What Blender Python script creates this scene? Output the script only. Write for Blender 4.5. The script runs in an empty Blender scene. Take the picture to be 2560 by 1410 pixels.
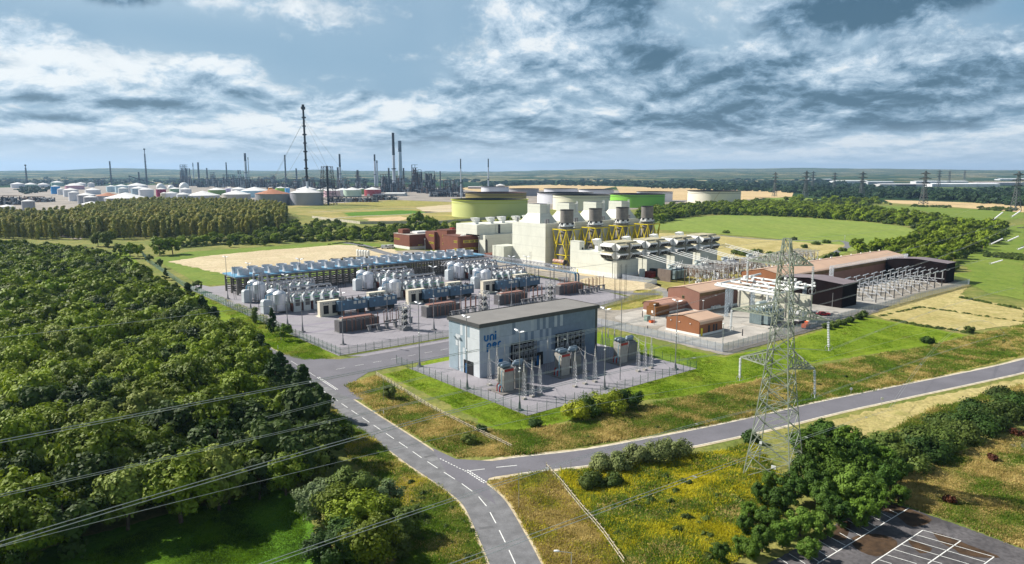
import bpy, math, random
import numpy as np
from mathutils import Vector, Matrix
R = math.radians
SC = bpy.context.scene
COL = SC.collection
# ---------------------------------------------------------------- camera
FPX = 1790.0; HC = 60.0; PIT = math.atan(273 / FPX); CX, CY = 1280, 705
cam = bpy.data.cameras.new('camera'); camo = bpy.data.objects.new('camera', cam); COL.objects.link(camo)
camo.location = (0, 0, HC); camo.rotation_euler = (R(90) - PIT, 0, 0)
cam.sensor_width = 36; cam.lens = 36 * FPX / 2560; cam.clip_start = 1; cam.clip_end = 60000
SC.camera = camo
# ---------------------------------------------------------------- light
SUN_B, SUN_E = R(-71), R(38)
sd = Vector((math.sin(SUN_B) * math.cos(SUN_E), math.cos(SUN_B) * math.cos(SUN_E), math.sin(SUN_E)))
sl = bpy.data.lights.new('sun', 'SUN'); sl.energy = 5.0; sl.angle = R(0.6); sl.color = (1, .95, .86)
so = bpy.data.objects.new('sun', sl); COL.objects.link(so); so.rotation_euler = sd.to_track_quat('Z', 'Y').to_euler()
SC.view_settings.view_transform = 'Standard'; SC.view_settings.look = 'None'
SC.view_settings.exposure = 0.75; SC.view_settings.gamma = 1
SC.cycles.volume_bounces = 0; SC.cycles.max_bounces = 5; SC.cycles.diffuse_bounces = 2; SC.cycles.transparent_max_bounces = 12
# ---------------------------------------------------------------- node helpers
class NT:
    def __init__(s, tree): s.t = tree; s.n = tree.nodes; s.l = tree.links
    def new(s, ty, **kw):
        n = s.n.new(ty)
        for k, v in kw.items():
            setattr(n, k, v)
        return n
    def link(s, a, b): s.l.new(a, b)
    def _in(s, sock, v):
        if hasattr(v, 'is_linked') or isinstance(v, bpy.types.NodeSocket): s.l.new(v, sock)
        else: sock.default_value = v
    def math(s, op, a, b=0.0, c=0.0, clamp=False):
        n = s.new('ShaderNodeMath', operation=op); n.use_clamp = clamp
        s._in(n.inputs[0], a); s._in(n.inputs[1], b); s._in(n.inputs[2], c); return n.outputs[0]
    def ramp(s, f, a, b, c=0.0, d=1.0):
        n = s.new('ShaderNodeMapRange', interpolation_type='SMOOTHSTEP')
        s._in(n.inputs[0], f); s._in(n.inputs[1], a); s._in(n.inputs[2], b); s._in(n.inputs[3], c); s._in(n.inputs[4], d); return n.outputs[0]
    def mix(s, f, a, b, mode='MIX'):
        n = s.new('ShaderNodeMix', data_type='RGBA', blend_type=mode)
        s._in(n.inputs[0], f)
        s._in(n.inputs[6], a if not isinstance(a, tuple) else (*a[:3], 1)); s._in(n.inputs[7], b if not isinstance(b, tuple) else (*b[:3], 1)); return n.outputs[2]
    def noise(s, vec, scale, detail=4, rough=.55, dist=0.0):
        n = s.new('ShaderNodeTexNoise'); s.l.new(vec, n.inputs['Vector'])
        n.inputs['Scale'].default_value = scale; n.inputs['Detail'].default_value = detail
        n.inputs['Roughness'].default_value = rough; n.inputs['Distortion'].default_value = dist; return n.outputs['Fac']
    def mapping(s, vec, sc=(1, 1, 1), rot=(0, 0, 0), loc=(0, 0, 0)):
        n = s.new('ShaderNodeMapping'); s.l.new(vec, n.inputs[0]); n.inputs[3].default_value = sc; n.inputs[2].default_value = rot; n.inputs[1].default_value = loc; return n.outputs[0]
# ---------------------------------------------------------------- world: physical sky under broken cloud
world = bpy.data.worlds.new('World'); SC.world = world; world.use_nodes = True
w = NT(world.node_tree); w.n.clear()
sky = w.new('ShaderNodeTexSky', sky_type='NISHITA'); sky.sun_disc = False
sky.sun_elevation = SUN_E; sky.sun_rotation = SUN_B; sky.air_density = 1.3; sky.dust_density = 1.0; sky.ozone_density = 2.0
tc = w.new('ShaderNodeTexCoord'); sep = w.new('ShaderNodeSeparateXYZ'); w.link(tc.outputs['Generated'], sep.inputs[0])
X, Y, Z = sep.outputs
az = w.math('ARCTAN2', X, Y); zz = w.math('MAXIMUM', Z, 0.0)
lz = w.math('MULTIPLY', w.math('LOGARITHM', w.math('ADD', zz, 0.05), math.e), 0.34)
cmb = w.new('ShaderNodeCombineXYZ'); w.link(az, cmb.inputs[0]); w.link(lz, cmb.inputs[1])
cv0 = cmb.outputs[0]
# warp the coordinates so cloud edges curl
wn1 = w.new('ShaderNodeTexNoise'); w.link(cv0, wn1.inputs['Vector']); wn1.inputs['Scale'].default_value = 9; wn1.inputs['Detail'].default_value = 5
vm = w.new('ShaderNodeVectorMath', operation='SCALE'); w.link(wn1.outputs['Color'], vm.inputs[0]); vm.inputs['Scale'].default_value = .06
va = w.new('ShaderNodeVectorMath', operation='ADD'); w.link(cv0, va.inputs[0]); w.link(vm.outputs[0], va.inputs[1]); cv = va.outputs[0]
nA = w.noise(w.mapping(cv, (1, 1.15, 1)), 3.6, 8, .6); nB = w.noise(w.mapping(cv, (1, 1.05, 1), loc=(4, 2, 0)), 8.5, 10, .64); nC = w.noise(w.mapping(cv, loc=(9, 5, 1)), 2, 3, .5); nD = w.noise(w.mapping(cv, (1, 1.1, 1), loc=(1, 7, 0)), 24, 8, .66)
# the same billows sampled a little higher give each cloud a lit top and a grey belly
nB2 = w.noise(w.mapping(cv, (1, 1.05, 1), loc=(4, 2.03, 0)), 8.5, 10, .64); relief = w.math('SUBTRACT', nB, nB2)
def blob(px, py, rx, ry):
    # soft patch of cloud at a fixed compass bearing and height in the sky
    a0 = math.atan2((px - CX), 1811.); e0 = math.atan2(432 - py, 1811.) * math.cos(a0)
    ra = rx / 1811.; re_ = ry / 1811.
    dx = w.math('DIVIDE', w.math('SUBTRACT', az, a0), ra); dy = w.math('DIVIDE', w.math('SUBTRACT', Z, math.sin(e0)), re_)
    d = w.math('SQRT', w.math('ADD', w.math('MULTIPLY', dx, dx), w.math('MULTIPLY', dy, dy)))
    return w.ramp(d, 0.0, 1.5, 1.0, 0.0)
def acc(lst):
    o = None
    for px, py, rx, ry, a in lst:
        b = w.math('MULTIPLY', blob(px, py, rx, ry), a)
        o = b if o is None else w.math('ADD', o, b)
    return o
# heavy grey patches, bright cumulus and thin blue gaps
dark = acc([(1520, 40, 130, 50, 1.1), (2090, 45, 190, 52, 1.2), (1620, 135, 110, 55, .7), (330, 8, 100, 30, .8), (2390, 15, 110, 35, .5),
            (1500, 300, 600, 80, .26), (1950, 310, 460, 60, .34), (1880, 210, 460, 90, .26), (2440, 230, 260, 110, .36), (1200, 200, 220, 50, .22),
            (350, 264, 170, 18, .8), (150, 297, 110, 15, .75), (480, 208, 90, 28, .5), (620, 235, 80, 16, .5), (1250, 340, 460, 45, .30), (1050, 260, 260, 30, .2)])
cum = acc([(100, 110, 240, 60, .62), (260, 180, 280, 60, .4), (460, 180, 150, 40, .6), (600, 180, 100, 50, .7), (120, 235, 220, 40, .6), (1340, 60, 160, 110, .7), (900, 290, 380, 50, .7), (1700, 250, 800, 130, .35), (560, 340, 500, 40, .4), (2300, 380, 500, 35, .5), (800, 60, 300, 50, .25), (2250, 140, 300, 40, .4)])
blue = acc([(720, 150, 380, 90, .75), (330, 70, 300, 50, .5), (2540, 25, 90, 40, 1.0), (1750, 120, 200, 60, .5), (30, 170, 60, 22, .4), (1150, 80, 200, 60, .3), (2200, 120, 250, 40, .3)])
amp = w.math('ADD', w.math('MULTIPLY', w.math('SUBTRACT', nB, .5), 2.2), w.math('MULTIPLY', w.math('SUBTRACT', nD, .5), .8))
amp = w.math('ADD', amp, w.math('MULTIPLY', w.math('SUBTRACT', nA, .5), 1.4))
cov = w.ramp(w.math('SUBTRACT', w.math('ADD', w.math('ADD', w.math('MULTIPLY', cum, 1.0), w.math('MULTIPLY', dark, .8)), amp), w.math('MULTIPLY', blue, .8)), -.25, .45)
sh = w.math('ADD', w.math('MULTIPLY', dark, .95), w.math('MULTIPLY', w.math('SUBTRACT', nA, .5), 1.1)); sh = w.math('ADD', sh, w.math('MULTIPLY', relief, -4.0)); sh = w.math('ADD', sh, w.math('MULTIPLY', w.math('SUBTRACT', nB, .5), .9)); sh = w.math('SUBTRACT', sh, w.math('MULTIPLY', cum, .22))
sh = w.ramp(sh, -.46, .84)
rampn = w.new('ShaderNodeValToRGB'); w.link(sh, rampn.inputs[0]); el = rampn.color_ramp.elements
el[0].position = 0; el[0].color = (.92, .96, .98, 1); el[1].position = 1; el[1].color = (.06, .14, .22, 1)
for p_, c_ in ((.20, (.60, .73, .85)), (.46, (.39, .53, .67)), (.76, (.19, .32, .45))): e_ = el.new(p_); e_.color = (*c_, 1)
base = w.mix(w.ramp(nC, .35, .65), (.24, .40, .56), (.42, .57, .70))
base = w.mix(w.math('MULTIPLY', blue, .6, clamp=True), base, (.16, .34, .52))
c2 = w.mix(cov, base, rampn.outputs[0])
hor = w.ramp(Z, 0.0, .065, .85, 0.0)
c3 = w.mix(hor, c2, (.64, .75, .86))
# unseen sky overhead is greyed on purpose, to cut fill light and deepen shadows
c3 = w.mix(w.ramp(Z, .26, .6, 0, .8), c3, (.10, .13, .18))
b1 = w.new('ShaderNodeBackground'); w.link(sky.outputs[0], b1.inputs[0]); b1.inputs[1].default_value = .05
b2 = w.new('ShaderNodeBackground'); w.link(c3, b2.inputs[0]); b2.inputs[1].default_value = .62
mx = w.new('ShaderNodeMixShader'); mx.inputs[0].default_value = .88
w.link(b1.outputs[0], mx.inputs[1]); w.link(b2.outputs[0], mx.inputs[2])
wo = w.new('ShaderNodeOutputWorld'); w.link(mx.outputs[0], wo.inputs[0])
# ---------------------------------------------------------------- site grid: u, v in metres on the plant's own axes
UB = R(50.8); RZ = R(90 - 50.8)
def G(x, y, z=0.0):
    a = (x - CX) / FPX; b = -(y - CY) / FPX
    d = (a, math.cos(PIT) + b * math.sin(PIT), -math.sin(PIT) + b * math.cos(PIT)); t = (z - HC) / d[2]
    return (d[0] * t, d[1] * t)
OO = G(1318, 1040)
def W(u, v): return (OO[0] + u * math.sin(UB) - v * math.cos(UB), OO[1] + u * math.cos(UB) + v * math.sin(UB))
def UV(x, y, z=0.0):
    g = G(x, y, z); dx, dy = g[0] - OO[0], g[1] - OO[1]
    return (dx * math.sin(UB) + dy * math.cos(UB), -dx * math.cos(UB) + dy * math.sin(UB))
def HT(x, y, yt):
    g = G(x, y); b = -(yt - CY) / FPX
    return HC + g[1] * (-math.sin(PIT) + b * math.cos(PIT)) / (math.cos(PIT) + b * math.sin(PIT))
def CDIST(x, y):
    g = G(x, y); return g[1] * math.cos(PIT) + HC * math.sin(PIT)
# ---------------------------------------------------------------- materials
MC = {}
def M(name, rgb, rough=.7, metal=0.0, var=.12, scale=.6, streak=0.0, lines=None, spec=.3, bump=0.0, obj=0.0, rgb2=None, fine=0.0):
    if name in MC: return MC[name]
    m = bpy.data.materials.new(name); m.use_nodes = True; t = NT(m.node_tree); b = t.n['Principled BSDF']
    tcn = t.new('ShaderNodeTexCoord').outputs['Object']
    f = t.noise(tcn, scale, 6, .62)
    lo = tuple(c * (1 - var) for c in rgb); hi = rgb2 or tuple(min(1, c * (1 + var)) for c in rgb)
    c = t.mix(t.ramp(f, .3, .7), lo, hi)
    if fine:
        c = t.mix(t.ramp(t.noise(tcn, scale * 14, 3), .35, .7, 0, fine), c, tuple(q * .45 for q in rgb))
    if streak:
        s_ = t.noise(t.mapping(tcn, (1.3, 1.3, .12)), 1.2, 5, .6)
        c = t.mix(t.ramp(s_, .52, .78, 0, streak), c, tuple(q * .42 for q in rgb))
    if lines:
        for ax, per, st in lines:
            sp = t.new('ShaderNodeSeparateXYZ'); t.link(tcn, sp.inputs[0])
            q = sp.outputs[ax] if ax < 3 else t.math('ADD', sp.outputs[0], sp.outputs[1])
            fr = t.math('FRACT', t.math('DIVIDE', q, per)); c = t.mix(t.math('MULTIPLY', t.math('GREATER_THAN', fr, .9), st), c, tuple(q2 * .4 for q2 in rgb))
    if obj:
        oi = t.new('ShaderNodeObjectInfo'); hs = t.new('ShaderNodeHueSaturation'); t.link(c, hs.inputs['Color'])
        t.link(t.math('ADD', t.math('MULTIPLY', oi.outputs['Random'], obj * .10), .5 - obj * .05), hs.inputs['Hue'])
        rv = t.math('FRACT', t.math('MULTIPLY', oi.outputs['Random'], 17.3))
        t.link(t.math('ADD', t.math('MULTIPLY', rv, obj), 1 - obj * .5), hs.inputs['Value']); c = hs.outputs[0]
    t.link(c, b.inputs['Base Color']); b.inputs['Roughness'].default_value = rough; b.inputs['Metallic'].default_value = metal
    b.inputs['Specular IOR Level'].default_value = spec
    if bump:
        bn = t.new('ShaderNodeBump'); bn.inputs['Strength'].default_value = bump; t.link(t.noise(tcn, scale * 8, 4), bn.inputs['Height']); t.link(bn.outputs[0], b.inputs['Normal'])
    MC[name] = m; return m
def MGR(name, cols, scale=.05, fscale=1.3, bump=.6, stripes=None):
    # grassland: cols = list of (rgb) blended by large, medium and fine noise; world-sized object coordinates
    m = bpy.data.materials.new(name); m.use_nodes = True; t = NT(m.node_tree); b = t.n['Principled BSDF']
    tcn = t.new('ShaderNodeTexCoord').outputs['Object']
    n1 = t.noise(tcn, scale, 6, .6, .6); n2 = t.noise(tcn, scale * 5, 5, .65, .4); n3 = t.noise(tcn, fscale, 4, .7)
    c = t.mix(t.ramp(n1, .36, .64), cols[0], cols[1])
    if len(cols) > 2: c = t.mix(t.ramp(n2, .45, .72, 0, .85), c, cols[2])
    if len(cols) > 3: c = t.mix(t.ramp(n2, .2, .42, .9, 0), c, cols[3])
    if stripes:
        ang, per, st = stripes
        mp = t.mapping(tcn, (1 / per, .02 / per, 1), (0, 0, ang)); c = t.mix(t.ramp(t.noise(mp, 1, 3), .45, .6, 0, st), c, tuple(q * .6 for q in cols[0]))
    c = t.mix(t.ramp(n3, .42, .68, 0, .55), c, tuple(q * .48 for q in cols[0]))
    t.link(c, b.inputs['Base Color']); b.inputs['Roughness'].default_value = .95; b.inputs['Specular IOR Level'].default_value = .1
    if bump:
        bn = t.new('ShaderNodeBump'); bn.inputs['Strength'].default_value = bump; bn.inputs['Distance'].default_value = .5
        t.link(t.math('ADD', n3, t.math('MULTIPLY', n2, 2)), bn.inputs['Height']); t.link(bn.outputs[0], b.inputs['Normal'])
    return m
def MLEAF(name, a, b_, var=.5, fleck=None):
    m = bpy.data.materials.new(name); m.use_nodes = True; t = NT(m.node_tree); b = t.n['Principled BSDF']
    oi = t.new('ShaderNodeObjectInfo'); tcn = t.new('ShaderNodeTexCoord').outputs['Object']
    r1 = oi.outputs['Random']; r2 = t.math('FRACT', t.math('MULTIPLY', r1, 13.7))
    c = t.mix(r1, a, b_); n = t.noise(tcn, .35, 3); c = t.mix(t.ramp(n, .35, .65, 0, .5), c, b_)
    if fleck: c = t.mix(t.ramp(t.noise(tcn, 1.6, 3), .55, .7, 0, .8), c, fleck)
    hs = t.new('ShaderNodeHueSaturation'); t.link(c, hs.inputs['Color']); t.link(t.math('ADD', t.math('MULTIPLY', r2, var), 1 - var * .5), hs.inputs['Value'])
    t.link(hs.outputs[0], b.inputs['Base Color']); b.inputs['Roughness'].default_value = .65; b.inputs['Specular IOR Level'].default_value = .2
    tr = t.new('ShaderNodeBsdfTranslucent'); t.link(hs.outputs[0], tr.inputs[0]); mxs = t.new('ShaderNodeMixShader'); mxs.inputs[0].default_value = .22
    out = t.n['Material Output']; t.link(b.outputs[0], mxs.inputs[1]); t.link(tr.outputs[0], mxs.inputs[2]); t.link(mxs.outputs[0], out.inputs[0])
    return m
# ---------------------------------------------------------------- mesh builder
class MB:
    def __init__(s): s.v = []; s.f = []; s.mi = []; s.m = 0
    def add(s, vs, fs):
        o = len(s.v); s.v.extend(vs)
        for f in fs: s.f.append(tuple(o + i for i in f)); s.mi.append(s.m)
        return s
    def box(s, x0, y0, z0, x1, y1, z1):
        return s.add([(x0, y0, z0), (x1, y0, z0), (x1, y1, z0), (x0, y1, z0), (x0, y0, z1), (x1, y0, z1), (x1, y1, z1), (x0, y1, z1)],
                     [(3, 2, 1, 0), (4, 5, 6, 7), (0, 1, 5, 4), (1, 2, 6, 5), (2, 3, 7, 6), (3, 0, 4, 7)])
    def boxc(s, cx, cy, z0, sx, sy, h): return s.box(cx - sx / 2, cy - sy / 2, z0, cx + sx / 2, cy + sy / 2, z0 + h)
    def bar(s, p, q, w_, h=None): return s.tube(p, q, w_ * .7, 4)
    def tube(s, p, q, r, n=8, r2=None, caps=True):
        p = Vector(p); q = Vector(q); d = (q - p)
        if d.length < 1e-6: return s
        d.normalize(); a = Vector((0, 0, 1)) if abs(d.z) < .9 else Vector((1, 0, 0)); e1 = d.cross(a).normalized(); e2 = d.cross(e1)
        r2 = r if r2 is None else r2; vs = []
        for c, rr in ((p, r), (q, r2)):
            for i in range(n):
                t = 2 * math.pi * (i + .5) / n; vs.append(tuple(c + e1 * math.cos(t) * rr + e2 * math.sin(t) * rr))
        fs = [(i, (i + 1) % n, n + (i + 1) % n, n + i) for i in range(n)]
        if caps: fs += [tuple(range(n))[::-1], tuple(range(n, 2 * n))]
        return s.add(vs, fs)
    def path(s, pts, r, n=6):
        for a, b in zip(pts, pts[1:]): s.tube(a, b, r, n)
        return s
    def elbow(s, x, y, z0, z1, x2, y2, r, n=7):
        # riser from z0 to z1 then rounded bend to (x2, y2)
        k = min(r * 3, (z1 - z0) * .5); dx, dy = x2 - x, y2 - y; L = math.hypot(dx, dy); dx /= L; dy /= L; pts = [(x, y, z0), (x, y, z1 - k)]
        for i in range(1, 5):
            t = i / 4 * math.pi / 2; pts.append((x + dx * k * (1 - math.cos(t)), y + dy * k * (1 - math.cos(t)), z1 - k + k * math.sin(t)))
        pts.append((x2, y2, z1)); return s.path(pts, r, n)
    def lathe(s, cx, cy, prof, n=24):
        vs = [(cx + r * math.cos(2 * math.pi * i / n), cy + r * math.sin(2 * math.pi * i / n), z) for r, z in prof for i in range(n)]
        fs = [(k * n + i, k * n + (i + 1) % n, (k + 1) * n + (i + 1) % n, (k + 1) * n + i) for k in range(len(prof) - 1) for i in range(n)]
        fs.append(tuple((len(prof) - 1) * n + i for i in range(n))); return s.add(vs, fs)
    def prism(s, poly, z0, z1):
        n = len(poly); vs = [(x, y, z0) for x, y in poly] + [(x, y, z1) for x, y in poly]
        return s.add(vs, [tuple(range(n))[::-1], tuple(range(n, 2 * n))] + [(i, (i + 1) % n, n + (i + 1) % n, n + i) for i in range(n)])
    def quad(s, a, b, c, d): return s.add([a, b, c, d], [(0, 1, 2, 3)])
    def xprism(s, prof, x0, x1):
        # profile in (y, z) pushed along x
        n = len(prof); vs = [(x0, y, z) for y, z in prof] + [(x1, y, z) for y, z in prof]
        return s.add(vs, [tuple(range(n))[::-1], tuple(range(n, 2 * n))] + [(i, (i + 1) % n, n + (i + 1) % n, n + i) for i in range(n)])
    def build(s, name, mats, parent=None, smooth=False, loc=(0, 0, 0), rot=0.0, data_only=False):
        me = bpy.data.meshes.new(name); me.from_pydata(s.v, [], s.f)
        if not isinstance(mats, (list, tuple)): mats = [mats]
        for m in mats: me.materials.append(m)
        if len(mats) > 1: me.polygons.foreach_set('material_index', s.mi)
        if smooth: me.shade_smooth() if smooth is True else me.shade_auto(smooth)
        me.update()
        o = bpy.data.objects.new(name, me); COL.objects.link(o)
        if parent: o.parent = parent
        o.location = loc; o.rotation_euler = (0, 0, rot); return o
def autosmooth(o):
    me = o.data
    for p in me.polygons: p.use_smooth = True
    # flat where edges are sharp
    me.set_sharp_from_angle(angle=R(35)) if hasattr(me, 'set_sharp_from_angle') else None
    return o
def tag(o, label=None, cat=None, group=None, kind=None):
    if label: o['label'] = label
    if cat: o['category'] = cat
    if group: o['group'] = group
    if kind: o['kind'] = kind
    return o
def TH(name, label, cat, loc=(0, 0), rot=0.0, group=None, z=0.0):
    o = bpy.data.objects.new(name, None); COL.objects.link(o); o.location = (loc[0], loc[1], z); o.rotation_euler = (0, 0, rot)
    o.empty_display_size = .5; return tag(o, label, cat, group)
def THU(name, label, cat, u, v, group=None, z=0.0): return TH(name, label, cat, W(u, v), RZ, group, z)
def dup(root, loc, rot=None, label=None, group=None, scale=None):
    r = root.copy(); COL.objects.link(r); r.location = (loc[0], loc[1], loc[2] if len(loc) > 2 else root.location.z)
    if rot is not None: r.rotation_euler = (0, 0, rot)
    if label: r['label'] = label
    if group: r['group'] = group
    if scale: r.scale = scale if isinstance(scale, tuple) else (scale,) * 3
    for ch in list(KIDS.get(root.name, root.children)):
        c = ch.copy(); COL.objects.link(c); c.parent = r
        for g in list(ch.children):
            d = g.copy(); COL.objects.link(d); d.parent = c
    return r
KIDS = {}
def npmesh(name, V, F, mat):
    me = bpy.data.meshes.new(name); n, k = F.shape; me.vertices.add(len(V)); me.vertices.foreach_set('co', V.astype(np.float32).ravel())
    me.loops.add(n * k); me.loops.foreach_set('vertex_index', F.astype(np.int32).ravel())
    me.polygons.add(n); me.polygons.foreach_set('loop_start', np.arange(0, n * k, k, dtype=np.int32)); me.polygons.foreach_set('loop_total', np.full(n, k, dtype=np.int32))
    for m in (mat if isinstance(mat, list) else [mat]): me.materials.append(m)
    me.update(calc_edges=True); return me
def unit(a): return a / (np.linalg.norm(a, axis=-1, keepdims=True) + 1e-9)
# ---------------------------------------------------------------- foliage
def leafcloud(rng, cen, rad, nl, size, out=None, flat=.0, keep=-.55):
    # cen (k,3), rad (k,3): leaf-sized rhombs spread through lumpy clumps
    k = len(cen); ci = rng.integers(0, k, nl); d = unit(rng.normal(size=(nl, 3)))
    d = d[d[:, 2] > keep - rng.random(len(d)) * .5]; ci = ci[:len(d)]; nl = len(d)
    rr = rng.random((nl, 1)) ** .35
    p = cen[ci] + d * rad[ci] * rr
    nrm = unit(d * .9 + (unit(p - cen.mean(0)) * .5 if out is None else out) + rng.normal(size=(nl, 3)) * .42 + np.array([0, 0, .25]))
    a = unit(np.cross(nrm, rng.normal(size=(nl, 3)))); b = np.cross(nrm, a)
    s = (size * (.55 + rng.random((nl, 1)) * .9)) * (1 + (rr < .6) * .7)
    V = np.stack([p - a * s, p - b * s * .62, p + a * s, p + b * s * .62], 1).reshape(-1, 3)
    return V, np.arange(nl * 4).reshape(-1, 4)
def crownmesh(name, seed, h, r, mat, nb=26, nl=2200, size=.42, z0=.28, kind='round'):
    rng = np.random.default_rng(seed); cs = []; rs = []
    for i in range(nb):
        t = (i + .5) / nb
        if kind == 'round':
            u = unit(rng.normal(size=3)); u[2] = u[2] if rng.random() < .45 else abs(u[2]); q = .5 + .45 * rng.random(); k_ = 1 - .25 * max(0, -u[2])
            c = np.array([u[0] * r * q * k_, u[1] * r * q * k_, h * (z0 + (1 - z0) * .48) + u[2] * h * (1 - z0) * .46 * q]); b = r * (.2 + .17 * rng.random()); rs.append([b, b, b * .85])
        elif kind == 'pine':
            an = rng.random() * 6.28; q = (1 - t) ** .6 * r * (.3 + .7 * rng.random()); c = np.array([math.cos(an) * q, math.sin(an) * q, h * (z0 + (1 - z0) * t * .96)]); b = r * .42 * (1.15 - t * .6); rs.append([b, b, b * .42])
        elif kind == 'cone':
            an = rng.random() * 6.28; q = (1 - t) * r * .75; c = np.array([math.cos(an) * q, math.sin(an) * q, h * (z0 + (1 - z0) * t * .95)]); b = r * (.5 - .35 * t); rs.append([b, b, b])
        elif kind == 'poplar':
            an = rng.random() * 6.28; q = r * .45 * rng.random(); c = np.array([math.cos(an) * q, math.sin(an) * q, h * (z0 + (1 - z0) * t * .93)]); b = r * (.58 - .2 * abs(t - .45)); rs.append([b, b, b * .95])
        else:  # bush: domed to the ground
            an = rng.random() * 6.28; q = r * .7 * math.sqrt(rng.random()); c = np.array([math.cos(an) * q, math.sin(an) * q, h * (.18 + .5 * (1 - (q / r) ** 2) * rng.random())]); b = r * (.28 + .16 * rng.random()); rs.append([b, b, min(b, h * .42)])
        cs.append(c)
    V, F = leafcloud(rng, np.array(cs), np.array(rs), nl, size)
    V[:, 2] = np.maximum(V[:, 2], .02); return npmesh(name, V, F, mat)
def trunkmesh(h, r, seed=0, mat=None, limbs=5, top=.7):
    m = MB(); rd = random.Random(seed); p = (0, 0, -.2); q = (rd.uniform(-.3, .3), rd.uniform(-.3, .3), h * .45); t = (q[0] + rd.uniform(-.4, .4), q[1] + rd.uniform(-.4, .4), h * top)
    m.tube(p, q, r, 7, r * .72); m.tube(q, t, r * .72, 6, r * .3)
    for i in range(limbs):
        a = rd.random() * 6.28; z = h * rd.uniform(.3, .55); m.tube((0, 0, z), (math.cos(a) * h * .22, math.sin(a) * h * .22, z + h * .2), r * .4, 5, r * .12)
    o = m.build('trunk', mat); me = o.data; bpy.data.objects.remove(o); return me
BARK = M('bark', (.10, .075, .05), .9, var=.3, scale=2)
L_OAK = MLEAF('broadleaf_foliage', (.105, .17, .008), (.19, .25, .014), .9, (.27, .30, .025))
L_SHADE = MLEAF('shade_darkened_foliage', (.03, .06, .010), (.055, .09, .014), .5)  # tree leaves with the woodland's shade put into their colour
L_PINE = MLEAF('pine_foliage', (.035, .07, .014), (.05, .09, .02), .4)
L_POP = MLEAF('poplar_foliage', (.23, .25, .035), (.33, .30, .05), .35, (.44, .38, .07))
L_POPG = MLEAF('green_poplar_foliage', (.17, .21, .03), (.26, .27, .05), .5)
L_SCRUB = MLEAF('scrub_foliage', (.045, .085, .014), (.10, .14, .025), .6, (.13, .16, .03))
L_FAR = MLEAF('distant_foliage', (.022, .055, .022), (.045, .085, .03), .6)
L_WILLOW = MLEAF('willow_foliage', (.14, .18, .05), (.22, .25, .09), .3, (.28, .30, .14))
L_BRIGHT = MLEAF('bright_bush_foliage', (.20, .27, .015), (.34, .36, .02), .3, (.42, .42, .04))
L_DARK = MLEAF('dark_bush_foliage', (.025, .06, .010), (.05, .10, .014), .3)
L_SILV = MLEAF('silver_foliage', (.10, .16, .05), (.17, .23, .09), .3, (.34, .38, .24))
L_RUST = MLEAF('russet_foliage', (.22, .13, .02), (.30, .2, .03), .3)
CR = {}
def cset(key, n, *a, **k):
    CR[key] = [crownmesh('crown', 100 + hash_(key) + i, *a, **k) for i in range(n)]
def hash_(s): return sum(ord(c) * (i + 3) for i, c in enumerate(s))
cset('oak', 5, 10.5, 5.2, L_OAK, 46, 6000, .31, .06)
cset('oaklow', 3, 10.5, 5.2, L_OAK, 30, 1700, .55, .06)
cset('ash', 2, 10.5, 4.6, MLEAF('ash_foliage', (.15, .21, .03), (.23, .27, .05), .3), 44, 5600, .3, .06)
cset('under', 2, 9.5, 4.8, L_SHADE, 34, 3600, .36, .04)  # tree crowns in the shade-darkened leaf colour
cset('pine', 3, 12.5, 3.6, L_PINE, 30, 3000, .36, .2, 'pine')
cset('pop', 3, 18, 3.9, L_POP, 24, 1100, .62, .1, 'poplar')
cset('popg', 2, 18, 3.9, L_POPG, 24, 1100, .62, .1, 'poplar')
cset('scrub', 3, 5.5, 4.0, L_SCRUB, 14, 900, .5, 0, 'bush')
cset('far', 3, 9, 6.5, L_FAR, 10, 260, 1.5, 0, 'bush')
cset('farr', 2, 11, 6, L_FAR, 12, 300, 1.5, .1)
TR = {'oak': trunkmesh(10.5, .3, 1, BARK), 'pine': trunkmesh(12.5, .26, 2, BARK, 3, .9), 'pop': trunkmesh(18, .28, 3, BARK, 3, .85), 'scrub': trunkmesh(4, .12, 4, BARK, 4)}
def tree(kind, x, y, s, label, cat='tree', group=None, rnd=random, name=None, crown=None, trunk=None, zs=1.0):
    r = TH(name or {'oak': 'broadleaf_tree', 'ash': 'broadleaf_tree', 'oaklow': 'broadleaf_tree', 'under': 'broadleaf_tree', 'pine': 'pine_tree', 'pop': 'poplar_tree', 'popg': 'poplar_tree'}.get(kind, 'bush'), label, cat, (x, y), rnd.uniform(0, 6.28), group)
    r.scale = (s, s, s * zs * rnd.uniform(.9, 1.12))
    c = bpy.data.objects.new('crown', crown or rnd.choice(CR[kind])); COL.objects.link(c); c.parent = r
    t = bpy.data.objects.new('trunk', trunk or TR.get({'oaklow': 'oak', 'ash': 'oak', 'under': 'oak', 'popg': 'pop'}.get(kind, kind), TR['scrub'])); COL.objects.link(t); t.parent = r
    return r
def inpoly(x, y, P):
    c = False; n = len(P); j = n - 1
    for i in range(n):
        if (P[i][1] > y) != (P[j][1] > y) and x < (P[j][0] - P[i][0]) * (y - P[i][1]) / (P[j][1] - P[i][1]) + P[i][0]: c = not c
        j = i
    return c
def fillpoly(poly, spacing, rd, jit=.45):
    # jittered grid of ground points inside a ground polygon
    xs = [p[0] for p in poly]; ys = [p[1] for p in poly]; out = []; y = min(ys)
    k = 0
    while y < max(ys):
        x = min(xs) + (k % 2) * spacing * .5
        while x < max(xs):
            a = x + rd.uniform(-1, 1) * spacing * jit; b = y + rd.uniform(-1, 1) * spacing * jit
            if inpoly(a, b, poly): out.append((a, b))
            x += spacing
        y += spacing * .87; k += 1
    return out
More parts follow.
